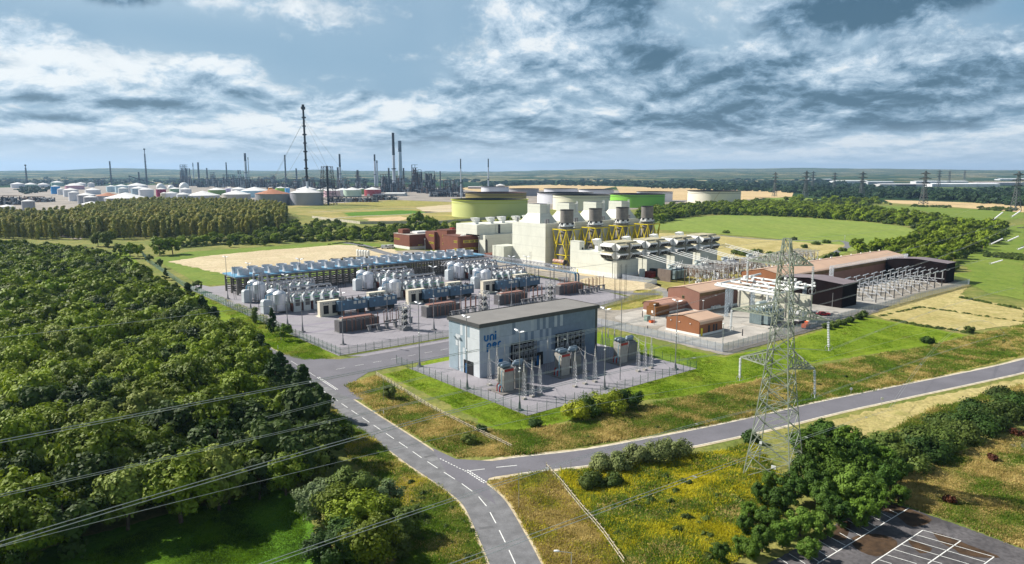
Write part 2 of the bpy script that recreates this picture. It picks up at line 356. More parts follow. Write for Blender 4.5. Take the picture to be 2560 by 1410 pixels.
def stuff(name, label, pts, meshes, kindidx=None, cat=None):
    # one object made of many small crowns that nobody could count
    me = bpy.data.meshes.new(name); me.vertices.add(len(pts)); me.vertices.foreach_set('co', np.array([p[:3] for p in pts], dtype=np.float32).ravel())
    a = me.attributes.new('sc', 'FLOAT_VECTOR', 'POINT'); a.data.foreach_set('vector', np.array([(p[3], p[3], p[3] * p[4]) for p in pts], dtype=np.float32).ravel())
    a = me.attributes.new('rz', 'FLOAT', 'POINT'); rng = np.random.default_rng(len(pts)); a.data.foreach_set('value', (rng.random(len(pts)) * 6.28).astype(np.float32))
    a = me.attributes.new('ki', 'INT', 'POINT'); a.data.foreach_set('value', rng.integers(0, len(meshes), len(pts)).astype(np.int32) if kindidx is None else np.array(kindidx, dtype=np.int32))
    o = bpy.data.objects.new(name, me); COL.objects.link(o)
    ng = bpy.data.node_groups.new(name, 'GeometryNodeTree'); ng.interface.new_socket('Geometry', in_out='INPUT', socket_type='NodeSocketGeometry'); ng.interface.new_socket('Geometry', in_out='OUTPUT', socket_type='NodeSocketGeometry')
    n = ng.nodes; gi = n.new('NodeGroupInput'); go = n.new('NodeGroupOutput'); m2p = n.new('GeometryNodeMeshToPoints'); iop = n.new('GeometryNodeInstanceOnPoints')
    ng.links.new(gi.outputs[0], m2p.inputs[0]); ng.links.new(m2p.outputs[0], iop.inputs[0]); gti = n.new('GeometryNodeGeometryToInstance')
    for ms in meshes[::-1]:
        po = PROTO.get(ms.name)
        if po is None: po = bpy.data.objects.new('leaf_source', ms); PROTO[ms.name] = po
        oi = n.new('GeometryNodeObjectInfo'); oi.inputs[0].default_value = po; ng.links.new(oi.outputs['Geometry'], gti.inputs[0])
    ng.links.new(gti.outputs[0], iop.inputs['Instance']); iop.inputs['Pick Instance'].default_value = True
    def attr(nm, ty):
        q = n.new('GeometryNodeInputNamedAttribute'); q.data_type = ty; q.inputs[0].default_value = nm; return [s_ for s_ in q.outputs if s_.enabled][0]
    ng.links.new(attr('ki', 'INT'), iop.inputs['Instance Index']); ng.links.new(attr('sc', 'FLOAT_VECTOR'), iop.inputs['Scale'])
    cx_ = n.new('ShaderNodeCombineXYZ'); ng.links.new(attr('rz', 'FLOAT'), cx_.inputs[2]); e2r = n.new('FunctionNodeEulerToRotation'); ng.links.new(cx_.outputs[0], e2r.inputs[0]); ng.links.new(e2r.outputs[0], iop.inputs['Rotation'])
    ng.links.new(iop.outputs[0], go.inputs[0]); md = o.modifiers.new('scatter', 'NODES'); md.node_group = ng
    for ms in meshes:
        pass
    return tag(o, label, None, None, 'stuff')
PROTO = {}
# ---------------------------------------------------------------- ground and fields
def sheet(name, poly, z, mat, px=True, jag=0.0, kind='structure', label=None, curve=0):
    P = [G(*p) for p in poly] if px else poly
    if curve: P = smooth_closed(P, curve)
    if jag:
        rd = random.Random(len(name)); Q = []
        for a, b in zip(P, P[1:] + P[:1]):
            L = math.hypot(b[0] - a[0], b[1] - a[1]); n = max(1, min(60, int(L / (jag * 2.2)))); nx, ny = -(b[1] - a[1]) / (L + 1e-6), (b[0] - a[0]) / (L + 1e-6)
            for i in range(n):
                t = i / n; j = rd.uniform(-jag, jag) if i else 0; Q.append((a[0] + (b[0] - a[0]) * t + nx * j, a[1] + (b[1] - a[1]) * t + ny * j))
        P = Q
    me = bpy.data.meshes.new(name); me.from_pydata([(x, y, 0) for x, y in P], [], [tuple(range(len(P)))]); me.materials.append(mat)
    me.update(); 
    if me.polygons[0].normal.z < 0: me.flip_normals()
    o = bpy.data.objects.new(name, me); COL.objects.link(o); o.location.z = z
    return tag(o, label, None, None, kind)
def smooth_closed(P, n=4):
    out = []; k = len(P)
    for i in range(k):
        p0, p1, p2, p3 = P[i - 1], P[i], P[(i + 1) % k], P[(i + 2) % k]
        for j in range(n):
            t = j / n; out.append(tuple(.5 * ((2 * p1[a]) + (-p0[a] + p2[a]) * t + (2 * p0[a] - 5 * p1[a] + 4 * p2[a] - p3[a]) * t * t + (-p0[a] + 3 * p1[a] - 3 * p2[a] + p3[a]) * t ** 3) for a in (0, 1)))
    return out
def smooth_open(P, n=8):
    P = [tuple(2 * P[0][a] - P[1][a] for a in (0, 1))] + list(P) + [tuple(2 * P[-1][a] - P[-2][a] for a in (0, 1))]; out = []
    for i in range(1, len(P) - 2):
        p0, p1, p2, p3 = P[i - 1:i + 3]
        for j in range(n):
            t = j / n; out.append(tuple(.5 * ((2 * p1[a]) + (-p0[a] + p2[a]) * t + (2 * p0[a] - 5 * p1[a] + 4 * p2[a] - p3[a]) * t * t + (-p0[a] + 3 * p1[a] - 3 * p2[a] + p3[a]) * t ** 3) for a in (0, 1)))
    out.append(P[-2]); return out
def offs(P, d):
    out = []
    for i, p in enumerate(P):
        a = P[max(0, i - 1)]; b = P[min(len(P) - 1, i + 1)]; L = math.hypot(b[0] - a[0], b[1] - a[1]) + 1e-9
        out.append((p[0] - (b[1] - a[1]) / L * d, p[1] + (b[0] - a[0]) / L * d))
    return out
def strip(name, P, d0, d1, z, mat, label=None, jag=0.0, parent=None, kind='structure'):
    A = offs(P, d0); B = offs(P, d1)
    if jag:
        rd = random.Random(7 + len(name)); B = [(x + rd.uniform(-jag, jag), y + rd.uniform(-jag, jag)) for x, y in B]
    m = MB(); n = len(P); m.add([(x, y, z) for x, y in A] + [(x, y, z) for x, y in B], [(i, i + 1, n + i + 1, n + i) for i in range(n - 1)])
    o = m.build(name, mat, parent); 
    if o.data.polygons[0].normal.z < 0: o.data.flip_normals()
    return tag(o, label, None, None, kind) if not parent else o
def dashes(mb, P, w_, z, on, off, d=0.0, start=0.0, end=1e9):
    P = offs(P, d) if d else P; s = 0.0; per = on + off
    cum_ = [0]
    for a, b in zip(P, P[1:]): cum_.append(cum_[-1] + math.hypot(b[0] - a[0], b[1] - a[1]))
    def at(q):
        q = max(0, min(q, cum_[-1] - 1e-4)); i = max(j for j in range(len(cum_) - 1) if cum_[j] <= q); t = (q - cum_[i]) / (cum_[i + 1] - cum_[i]); a, b = P[i], P[i + 1]
        L = cum_[i + 1] - cum_[i]; return (a[0] + (b[0] - a[0]) * t, a[1] + (b[1] - a[1]) * t, (b[0] - a[0]) / L, (b[1] - a[1]) / L)
    s = start
    while s < min(end, cum_[-1]) - min(on, cum_[-1]) * .5:
        a = at(s); b = at(min(s + on, cum_[-1])); h = w_ / 2
        mb.quad((a[0] + a[3] * h, a[1] - a[2] * h, z), (b[0] + b[3] * h, b[1] - b[2] * h, z), (b[0] - b[3] * h, b[1] + b[2] * h, z), (a[0] - a[3] * h, a[1] + a[2] * h, z)); s += per
def pix(L, z=0.0): return [G(x, y, z) for x, y in L]
G_BASE = MGR('meadow_ground', [(.16, .19, .045), (.27, .25, .075), (.10, .15, .025), (.33, .28, .10)], .03, .7)
G_LAWN = MGR('mown_lawn', [(.15, .23, .014), (.20, .27, .018), (.12, .19, .012), (.25, .29, .04)], .06, 1.1, .35, (UB, 3.0, .18))
G_LAWN2 = MGR('pasture_grass', [(.15, .22, .03), (.20, .25, .045), (.12, .19, .03), (.25, .27, .07)], .02, .5, .3, (R(60), 8.0, .2))
G_STRAW = MGR('dry_grass', [(.40, .33, .13), (.50, .42, .19), (.27, .26, .08), (.58, .50, .27)], .05, .8)
G_ROUGH = MGR('rough_grass', [(.27, .26, .055), (.40, .33, .10), (.15, .19, .03), (.45, .36, .13)], .08, .9, .9)
G_TAN = MGR('stubble_field', [(.55, .40, .21), (.62, .46, .25), (.48, .37, .2)], .004, .1, 0, (R(80), 30.0, .12))
G_SAND = MGR('bare_sandy_ground', [(.52, .42, .27), (.60, .50, .33), (.44, .38, .22), (.62, .56, .36)], .03, .6, .3)
G_OLIVE = MGR('olive_grassland', [(.26, .24, .06), (.40, .32, .12), (.15, .19, .05), (.46, .36, .17)], .012, .2, .3)
G_FIELD = MGR('bright_field', [(.20, .27, .05), (.24, .29, .065), (.17, .24, .045)], .006, .15, .2, (R(85), 14.0, .14))
G_SHADEGRASS = MGR('shaded_meadow', [(.08, .19, .012), (.11, .22, .015), (.06, .14, .010), (.14, .2, .03)], .05, 1.0, .6)  # grass colour darkened to stand in for shade on the meadow
ASPH = M('asphalt', (.17, .17, .178), .85, var=.22, scale=.35, fine=.35)
ASPH2 = M('new_asphalt', (.15, .145, .165), .85, var=.10, scale=.12, fine=.15)
PAVE = M('yard_paving', (.27, .255, .28), .85, var=.08, scale=.10, fine=.15, lines=[(0, 2.4, .12), (1, 2.4, .12)])
CONC = M('old_concrete', (.42, .39, .35), .85, var=.2, scale=.12, fine=.3)
GRAV = M('worn_gravel', (.30, .27, .23), .9, var=.25, scale=.2, fine=.4)
VERGE = M('sandy_verge', (.52, .44, .30), .95, var=.25, scale=.5, fine=.4)
KERB = M('pale_kerb', (.55, .52, .45), .8, var=.2, scale=1)
WHITEP = M('road_paint', (.78, .78, .75), .6, var=.12, scale=2, fine=.2)
# the base sheet reaches the horizon; beyond the site it breaks up into fields
def far_ground():
    m = bpy.data.materials.new('countryside'); m.use_nodes = True; t = NT(m.node_tree); b = t.n['Principled BSDF']; tcn = t.new('ShaderNodeTexCoord').outputs['Object']
    vo = t.new('ShaderNodeTexVoronoi'); vo.inputs['Scale'].default_value = 1.0; wv = t.mapping(tcn, (.0026, .0011, 1), (0, 0, .15)); t.link(wv, vo.inputs['Vector'])
    cr = t.new('ShaderNodeValToRGB'); cr.color_ramp.interpolation = 'CONSTANT'; els = cr.color_ramp.elements
    cols = [(0, (.03, .06, .02)), (.28, (.06, .10, .03)), (.42, (.55, .42, .24)), (.52, (.03, .06, .02)), (.68, (.13, .16, .05)), (.8, (.62, .50, .32)), (.88, (.04, .07, .025))]
    els[0].position = 0; els[0].color = (*cols[0][1], 1); els[1].position = cols[1][0]; els[1].color = (*cols[1][1], 1)
    for p_, c_ in cols[2:]:
        e = els.new(p_); e.color = (*c_, 1)
    sp = t.new('ShaderNodeSeparateColor'); t.link(vo.outputs['Color'], sp.inputs[0]); t.link(sp.outputs[0], cr.inputs[0])
    n = t.noise(t.mapping(tcn, (.002, .0012, 1)), 3, 6); c = t.mix(t.ramp(n, .47, .54), cr.outputs[0], (.018, .04, .022)); c = t.mix(t.ramp(t.noise(tcn, .02, 4), .4, .7, 0, .4), c, (.05, .08, .03))
    t.link(c, b.inputs['Base Color']); b.inputs['Roughness'].default_value = .95; b.inputs['Specular IOR Level'].default_value = 0; return m
FARG = far_ground()
sheet('ground', [(-2500, -300), (2500, -300), (2500, 1500), (-2500, 1500)], 0, G_BASE, False)
def hills():
    rng = np.random.default_rng(5); nx, ny = 260, 90; xs = np.linspace(-1, 1, nx); ys = np.linspace(0, 1, ny)
    V = []; ph = rng.random(12) * 6.28
    for j in range(ny):
        y = 1500 + 20500 * ys[j] ** 1.7
        for i in range(nx):
            x = xs[i] * (2600 + y * .95); az_ = x / y
            h = 0
            if y > 4200:
                k = min(1, (y - 4200) / 7000) ** 1.2
                h = k * (70 + 45 * (.5 + .5 * math.sin(x * .00055 + ph[0])) + 16 * math.sin(x * .0017 + y * .0006 + ph[1]) + 9 * math.sin(x * .0041 + ph[2] + y * .001) + 4 * math.sin(x * .011 + ph[3]))
                h += 10 * k * math.exp(-((az_ - .05) / .12) ** 2) - 10 * k * (az_ < -.45)
            V.append((x, y, h))
    F = [(j * nx + i, j * nx + i + 1, (j + 1) * nx + i + 1, (j + 1) * nx + i) for j in range(ny - 1) for i in range(nx - 1)]
    me = npmesh('hills', np.array(V), np.array(F), FARG)
    for p in me.polygons: p.use_smooth = True
    o = bpy.data.objects.new('hills', me); COL.objects.link(o); tag(o, kind='structure'); return o
hills()
# fields, from far to near
sheet('stubble_field', [(1540, 466), (1985, 477), (1980, 492), (1850, 500), (1560, 500)], .12, G_TAN)
sheet('stubble_field', [(2210, 500), (2330, 503), (2560, 512), (2560, 531), (2400, 519), (2230, 508)], .12, G_TAN)
sheet('stubble_field', [(1130, 470), (1400, 461), (1540, 466), (1500, 474), (1350, 476), (1200, 480)], .12, G_TAN)
sheet('harvested_strip', [(1880, 443.5), (2400, 442), (2420, 444), (2290, 446), (1880, 446)], .3, G_TAN)
sheet('harvested_strip', [(1300, 444.5), (1660, 443), (1740, 447), (1560, 449), (1330, 448)], .3, G_TAN)
sheet('grass_field', [(1890, 494), (2020, 495), (2060, 500), (1960, 503)], .12, G_FIELD)
sheet('grass_field', [(2100, 519), (2220, 515), (2340, 519), (2500, 527), (2560, 532), (2560, 545), (2480, 556), (2430, 560), (2300, 526), (2160, 524)], .12, G_LAWN2, jag=2)
sheet('grass_field', [(1600, 556), (1700, 545), (1810, 538), (1930, 540), (2060, 547), (2180, 556), (2265, 568), (2290, 577), (2270, 590), (2190, 612), (2120, 632), (2085, 642), (2030, 612), (1930, 596), (1800, 585), (1640, 574)], .14, G_FIELD)
sheet('scrubland', [(1640, 582), (1800, 589), (1930, 599), (2050, 610), (2120, 612), (2090, 628), (2000, 655), (1930, 690), (1760, 680), (1650, 640)], .15, G_STRAW, jag=1.5)
sheet('grass_field', [(2560, 560), (2470, 580), (2380, 640), (2430, 680), (2350, 690), (2400, 707), (2440, 718), (2475, 735), (2560, 750)], .12, G_LAWN2, jag=1)
sheet('straw_meadow', [(2175, 787), (2290, 735), (2400, 715), (2455, 690), (2400, 735), (2420, 748), (2560, 770), (2560, 812), (2480, 820), (2400, 832), (2300, 812), (2220, 800)], .10, G_STRAW, jag=.8)
sheet('pale_hillside', [(720, 515), (980, 500), (1130, 505), (1140, 556), (1000, 552), (800, 545), (700, 530)], .13, G_OLIVE, jag=4)
sheet('bare_earth', [(905, 546), (1000, 541), (1030, 546), (1000, 552), (930, 553)], .19, G_TAN, jag=3)
sheet('bare_earth', [(1040, 519), (1130, 511), (1131, 530), (1062, 532)], .19, G_SAND, jag=3)
sheet('damp_hollow', [(860, 532), (1000, 526), (1100, 530), (1000, 537), (870, 540)], .19, G_SHADEGRASS, jag=3)
sheet('damp_hollow', [(730, 520), (830, 512), (960, 517), (840, 523)], .19, G_BASE, jag=3)
sheet('dry_rise', [(900, 510), (1020, 502), (1120, 506), (1040, 515), (940, 517)], .19, G_ROUGH, jag=3)
strip('service_track', smooth_open(pix([(800, 549), (900, 541), (1010, 536), (1130, 528)])), -2.5, 2.5, .22, CONC)
strip('service_track', smooth_open(pix([(770, 531), (860, 527), (1000, 522), (1128, 524)])), -2, 2, .22, CONC)
sheet('tank_farm_ground', [(-60, 560), (-60, 470), (420, 462), (1150, 470), (1700, 478), (1900, 500), (1500, 530), (1100, 508), (700, 512), (300, 520), (200, 600)], .08, M('tank_farm_dirt', (.30, .26, .22), .9, var=.35, scale=.02, fine=.5))
sheet('worksite_field', [(380, 645), (470, 630), (860, 604), (990, 612), (1000, 650), (900, 680), (560, 712), (505, 714)], .07, G_LAWN2)
sheet('bare_ground', [(500, 642), (640, 628), (850, 612), (980, 620), (1010, 645), (880, 670), (640, 690), (560, 685), (420, 655)], .11, G_SAND, jag=1.5)
sheet('mown_lawn', [(955, 936), (1024, 921), (1125, 880), (1500, 830), (1640, 862), (1810, 893), (1900, 872), (2165, 793), (2290, 815), (2420, 838), (2330, 862), (2150, 890), (2000, 912), (1900, 950), (1750, 985), (1600, 1003), (1440, 1050), (1340, 1070), (1258, 1076), (1210, 1060), (1100, 1000), (1010, 960)], .03, G_LAWN, jag=.8)
sheet('grass_verge', [W(-22, 90), W(-10.5, 84), W(-10.5, 200), W(-11, 330), W(5, 480), W(-40, 480), W(-31, 330), W(-31, 200)], .03, G_LAWN, False)
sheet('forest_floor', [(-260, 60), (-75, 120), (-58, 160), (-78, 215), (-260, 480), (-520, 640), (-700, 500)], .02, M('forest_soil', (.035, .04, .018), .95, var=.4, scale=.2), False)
sheet('shaded_meadow', [(-400, 1700), (-100, 1480), (120, 1370), (420, 1285), (680, 1225), (760, 1240), (820, 1420), (760, 1750)], .05, G_SHADEGRASS, jag=.4)
for i_, (nm_, pl_, mt_) in enumerate((('rough_meadow', [(865, 965), (940, 938), (1012, 985), (1100, 1035), (1215, 1075), (1300, 1078), (1420, 1062), (1900, 950), (1900, 1040), (1600, 1090), (1330, 1134), (1150, 1142), (1100, 1120), (960, 1040)], G_ROUGH), ('rough_meadow', [(1900, 950), (2150, 895), (2330, 865), (2440, 838), (2560, 812), (2700, 800), (2700, 860), (2560, 890), (2300, 955), (2050, 1008), (1900, 1038)], G_ROUGH), ('dry_bank', [(1222, 1205), (1366, 1176), (1480, 1310), (1560, 1420), (1600, 1600), (1370, 1600), (1350, 1420), (1290, 1300)], G_STRAW), ('dry_bank', [(2240, 1200), (2400, 1130), (2560, 1080), (2800, 1000), (2800, 1450), (2560, 1370), (2420, 1315), (2270, 1262), (2200, 1240)], G_STRAW))): sheet(nm_, pl_, .026 + i_ * .001, mt_, jag=.6)
# roads
main = smooth_open([G(*p) for p in [(1360, 1560), (1302, 1440), (1276, 1383), (1253, 1336), (1231, 1292), (1206, 1252), (1169, 1220), (1127, 1192), (1086, 1166), (1048, 1141), (1014, 1117), (923, 1056), (868, 1019), (820, 986), (775, 955), (719, 917), (682, 892)]] + [W(-27.3, 150), W(-26.5, 220), W(-24, 330), W(-20, 420), W(-22, 520)])
strip('sandy_verge', main, -4.4, 4.3, .035, VERGE, jag=.25)
strip('main_road', main, -3.9, 3.9, .05, ASPH)
side = smooth_open(pix([(1150, 1182), (1220, 1174), (1312, 1161), (1469, 1143), (1640, 1113), (1800, 1081), (1930, 1052), (2072, 1018), (2247, 981), (2411, 947), (2560, 914), (2800, 850)]))
strip('sandy_verge', side[6:], -5.0, 5.0, .037, VERGE, jag=.4)
strip('side_road', side, -3.8, 3.8, .054, ASPH2)
strip('white_edge', side[14:], 3.9, 4.25, .058, KERB); strip('white_edge', side[14:], -4.25, -3.9, .058, KERB)
# flared mouths of the junctions
sheet('road_junction', [(1080, 1120), (1140, 1148), (1230, 1153), (1320, 1142), (1320, 1178), (1245, 1190), (1222, 1196), (1216, 1208), (1240, 1262), (1180, 1225), (1120, 1188)], .058, ASPH2)
ent = [W(u, 70) for u in range(-27, 120, 7)]
strip('entrance_road', ent[1:], -9, 8.5, .054, ASPH2)
sheet('road_junction', [W(-27, 110), W(-23, 100), W(-19, 88), W(-12, 80.5), W(-4, 78.4), W(-4, 61.2), W(-12, 60.5), W(-18, 56), W(-22, 50), W(-24, 36), W(-28, 40), W(-28, 100)], .059, ASPH2, False)
sheet('pavement_strip', [W(-4, 78.6), W(92, 78.6), W(92, 82.5), W(-8, 82.5)], .06, PAVE, False)
pm = MB()
dashes(pm, main, .17, .066, 4.2, 2.5, 0, 2)
# give-way lines across the mouths
gw1 = [G(*p) for p in [(1100, 1147), (1150, 1172), (1163, 1177)]]; gw2 = [G(*p) for p in [(1163, 1177), (1210, 1208)]]
dashes(pm, gw1, .22, .068, .5, .45)
for d in (0, .55): dashes(pm, gw2, .28, .068, .55, .3, d)
gw3 = [G(*p) for p in [(728, 903), (790, 942)]]; gw4 = [G(*p) for p in [(793, 944), (842, 976)]]
dashes(pm, gw3, .22, .068, .5, .5)
for d in (0, .55): dashes(pm, gw4, .3, .068, .6, .35, d)
dashes(pm, ent, .15, .066, 3.0, 3.4, -.2, 9, 90); dashes(pm, pix([(1161, 1179), (1212, 1173)]), .2, .068, 40, 1); dashes(pm, pix([(1240, 1169), (1292, 1164)]), .22, .068, 40, 1)
tag(pm.build('road_markings', WHITEP), kind='structure')
# yards
sheet('near_yard_paving', [W(0, 0), W(68.8, 0), W(68.8, 56.6), W(0, 56.6)], .09, PAVE, False)
sheet('far_yard_paving', [W(-10, 84.7), W(92, 84.7), W(150, 100), W(160, 150), W(170, 262), W(2, 262), W(0, 274), W(-9, 274), W(-9.6, 200)], .085, PAVE, False)
lanes = M('yard_lane', (.24, .22, .26), .85, var=.08, scale=.2)
for v in (124, 137, 158, 189): strip('yard_lane', [W(-8, v), W(92, v), W(140, v + 1)], -1.3, 1.3, .095, lanes)
sheet('station_paving', [W(90, 4), W(323, 8), W(345, 36), W(322, 56), W(318, 110), W(300, 150), W(330, 175), W(300, 270), W(150, 330), W(150, 262), W(168, 262), W(165, 150), W(152, 100), W(92, 82)], .07, GRAV, False, jag=.4)
sheet('station_car_park', [W(148, 262), W(205, 262), W(185, 350), W(120, 370), W(120, 300)], .08, GRAV, False)
sheet('concrete_apron', [W(104, 52), W(106, 68), W(118, 74), W(140, 73), W(142, 50), W(122, 44)], .10, CONC, False, curve=5)
sheet("concrete_apron", [W(97, 16), W(100, 34), W(106, 45), W(140, 48), W(138, 14), W(110, 11)], .103, CONC, False, curve=4)
sheet('concrete_apron', [W(138, 12), W(138, 52), W(215, 50), W(250, 20), W(240, 12)], .105, M('station_concrete', (.36, .34, .31), .85, var=.16, scale=.15, fine=.3), False)
sheet('sandy_island', [W(160, 118), W(168, 152), W(186, 158), W(190, 140), W(196, 120), W(180, 108)], .10, G_SAND, False, curve=4)
sheet('sandy_island', [W(180, 205), W(186, 160), W(191, 160), W(191, 205)], .11, G_SAND, False)
sheet('rough_patch', [W(120, 88), W(150, 100), W(170, 112), W(175, 100), W(150, 82), W(125, 79)], .10, G_ROUGH, False, curve=4)
sheet('rough_patch', [W(170, 78), W(200, 135), W(330, 150), W(330, 100), W(200, 96)], .10, G_OLIVE, False)
strip('station_road', smooth_open([W(168, 96), W(157, 112), W(158, 150), W(172, 170)]), -3, 3, .115, ASPH)
strip('station_road', smooth_open(pix([(850, 606), (900, 612), (960, 632), (1090, 660)])), -4, 4, .115, ASPH)
strip('track', smooth_open(pix([(2055, 650), (2075, 640), (2095, 628), (2120, 615), (2105, 603), (2060, 603), (1900, 598), (1800, 589)])), -2.5, 2.5, .17, ASPH)
# disused car park, bottom right
cp = [(1900, 1425), (1915, 1412), (2010, 1360), (2072, 1320), (2135, 1283), (2197, 1247), (2272, 1270), (2420, 1322), (2560, 1375), (2760, 1450), (2700, 1700), (1800, 1700)]
CPM = M('weathered_car_park', (.085, .078, .082), .9, var=.3, scale=.10, fine=.5, rgb2=(.15, .14, .145))
sheet('car_park', cp, .06, CPM, jag=.15)
mossm = M('moss_patch', (.06, .035, .018), .95, var=.4, scale=.6)
for k, q in enumerate([[(2130, 1345), (2190, 1335), (2240, 1352), (2235, 1375), (2190, 1392), (2140, 1372)], [(2200, 1250), (2270, 1272), (2330, 1300), (2280, 1318), (2240, 1290), (2190, 1275), (2150, 1282)], [(2060, 1330), (2130, 1300), (2120, 1335), (2110, 1352), (2075, 1345)], [(2330, 1330), (2440, 1370), (2500, 1395), (2400, 1385)], [(2270, 1350), (2330, 1372), (2300, 1384)]]):
    sheet('moss_patch', q, .066 + .001 * k, mossm, jag=.5, curve=3)
pk = MB()
def pline(a, b, w_=.13): dashes(pk, pix([a, b]), w_, .074, 400, 1)
def zz_(x, y): return (1760 + x / 3.2, 980 + y / 3.2)
pline(zz_(1640, 930), zz_(905, 1376), .16)
for a, b in [((1485, 945), (1560, 980)), ((1385, 952), (1503, 1015)), ((1265, 958), (1445, 1048)), ((1208, 992), (1386, 1084)), ((1152, 1030), (1326, 1118)), ((1095, 1066), (1265, 1160)), ((1085, 1130), (1190, 1190)), ((1000, 1160), (1130, 1228)), ((885, 1172), (1065, 1278)), ((858, 1235), (992, 1320)), ((745, 1250), (925, 1365)), ((680, 1297), (810, 1376)), ((598, 1330), (670, 1376))]: pline(zz_(*a), zz_(*b))
pline(zz_(1750, 1108), zz_(1340, 1376), .16); pline(zz_(1750, 1108), zz_(2055, 1192)); pline(zz_(2055, 1192), zz_(1790, 1376), .16); pline(zz_(2320, 1322), zz_(2240, 1380), .16)
for a, b in [((1700, 1145), (2322, 1322)), ((1640, 1182), (2250, 1362)), ((1580, 1222), (2120, 1380)), ((1520, 1262), (1905, 1376)), ((1460, 1305), (1700, 1376)), ((1400, 1345), (1500, 1376))]: pline(zz_(*a), zz_(*b))
tag(pk.build('parking_bay_markings', WHITEP), kind='structure')
sheet('dry_verge', [(2080, 1050), (2247, 1010), (2411, 975), (2560, 945), (2700, 915), (2700, 940), (2560, 972), (2400, 1022), (2250, 1066), (2120, 1095)], .03, G_STRAW, jag=.8)
pt_ = random.Random(21)
for q_ in range(9):
    k_ = pt_.randrange(6, 120); a_ = main[k_]; b_ = main[k_ + 1]; o_ = pt_.choice((-1.9, 1.9)); strip('tarmac_patch', [main[k_ + j] for j in range(2 + q_ % 2)], o_ - 1.2, o_ + 1.3, .0535 + q_ * .0001, M('tarmac_patch_%d' % (q_ % 2), ((.12, .12, .125), (.21, .21, .215))[q_ % 2], .9, var=.15, scale=.5, fine=.3))
sheet('tarmac_remnant', [zz_(2370, 430), zz_(2440, 392), zz_(2600, 400), zz_(2700, 500), zz_(2540, 480)], .06, ASPH, curve=4)
# ---------------------------------------------------------------- shared metals and paints
STEEL = M('galvanised_steel', (.42, .43, .44), .5, .5, .15, 1.5)
GREYM = M('grey_metal', (.24, .24, .25), .55, .3, .12, 1)
DKM = M('dark_metal', (.035, .035, .04), .5, .3, .2, 1)
BLK = M('black_paint', (.012, .012, .014), .5, .0, .2, 1)
WHT = M('white_paint', (.78, .78, .76), .5, 0, .08, .5, streak=.15)
CHROME = M('brushed_steel', (.58, .61, .66), .42, .45, .08, 1, streak=.12)
PIPE = M('steel_pipe', (.38, .38, .41), .35, .6, .1, 1)
BLUEP = M('blue_paint', (.13, .30, .45), .5, 0, .12, .6)
CABW = M('cabinet_white', (.46, .50, .53), .55, 0, .07, .8, streak=.15, lines=[(3, .9, .25)])
CREAM = M('cream_cabinet', (.68, .62, .50), .6, 0, .06, .8)
NAVY = M('container_blue', (.10, .165, .235), .55, 0, .12, .4, lines=[(0, .5, .35), (1, .5, .35)])
TERRA = M('terracotta_insulator', (.26, .12, .08), .6, 0, .2, 3)
RADG = M('radiator_grey', (.12, .115, .12), .6, .2, .1, 1, lines=[(0, .35, .6), (1, .35, .6)])
TLID = M('rust_coloured_lid', (.28, .15, .12), .7, 0, .12, 1)
REDP = M('red_paint', (.35, .03, .025), .5, 0, .15, 1)
YEL = M('yellow_paint', (.72, .58, .03), .5, 0, .15, 1, streak=.3)
GREEN = M('green_lamp_strip', (.02, .30, .06), .5, 0, .2, 2)
GRILL = M('grille_grey', (.11, .11, .12), .6, .2, .1, 2, lines=[(2, .25, .4)])
POSTG = M('green_fence_paint', (.05, .13, .09), .6, .1, .15, 2)
POSTB = M('blue_green_fence_paint', (.16, .28, .26), .6, .1, .15, 2)
PALI = M('palisade_steel', (.40, .44, .52), .5, .4, .12, 1)
# ---------------------------------------------------------------- fences
def fence(name, label, P, h, mat, gap, pale, post=3.0, cat='fence', rails=2, group=None, wires=0, outward=True):
    r = TH(name, label, cat, P[0]); x0, y0 = P[0]; m = MB(); np_ = 0; posts = []
    for a, b in zip(P, P[1:]):
        L = math.hypot(b[0] - a[0], b[1] - a[1]); dx, dy = (b[0] - a[0]) / L, (b[1] - a[1]) / L; n = int(L / gap) if gap else 0
        for i in range(n):
            x, y = a[0] + dx * gap * i - x0, a[1] + dy * gap * i - y0; w_ = pale / 2
            m.add([(x - dx * w_, y - dy * w_, .08), (x + dx * w_, y + dy * w_, .08), (x + dx * w_, y + dy * w_, h), (x - dx * w_, y - dy * w_, h)], [(0, 1, 2, 3)])
        k = [h * (j + .5) / rails for j in range(rails)] + [h * (j + 1) / (wires + 1) for j in range(wires)]
        for j, z in enumerate(k): m.tube((a[0] - x0, a[1] - y0, z), (b[0] - x0, b[1] - y0, z), .035 if j < rails else .018, 4)
        n = max(1, round(L / post))
        for i in range(n + (b is P[-1])): posts.append((a[0] + dx * L * i / n - x0, a[1] + dy * L * i / n - y0))
    m.build('fence_mesh', mat, r)
    pb = MB(); pb.boxc(0, 0, 0, .11, .11, h + .25); me = None
    for i, (x, y) in enumerate(posts[:100]):
        if me is None: o = pb.build('post', mat, r, loc=(x, y, 0)); me = o.data
        else: o = bpy.data.objects.new('post', me); COL.objects.link(o); o.parent = r; o.location = (x, y, 0)
    if len(posts) > 100:
        q = MB(); 
        for x, y in posts[100:]: q.boxc(x, y, 0, .11, .11, h + .25)
        tag(q.build('far_posts', mat, r), kind='stuff')
    return r
fence('mesh_fence', 'thin green mesh fence round the blue clad building compound', [W(0, 64), W(0, 0), W(68.8, 0), W(68.8, 40)], 2.6, POSTG, 0, .03, 3.2, rails=1, wires=9)
fence('mesh_fence', 'green fence along the lawn and entrance road beside the large grey equipment yard', [W(92, 86.5), W(31, 84.0), W(-9.5, 84.4), W(-10, 140), W(-9.6, 200)], 2.8, POSTG, .22, .06, 3.2)
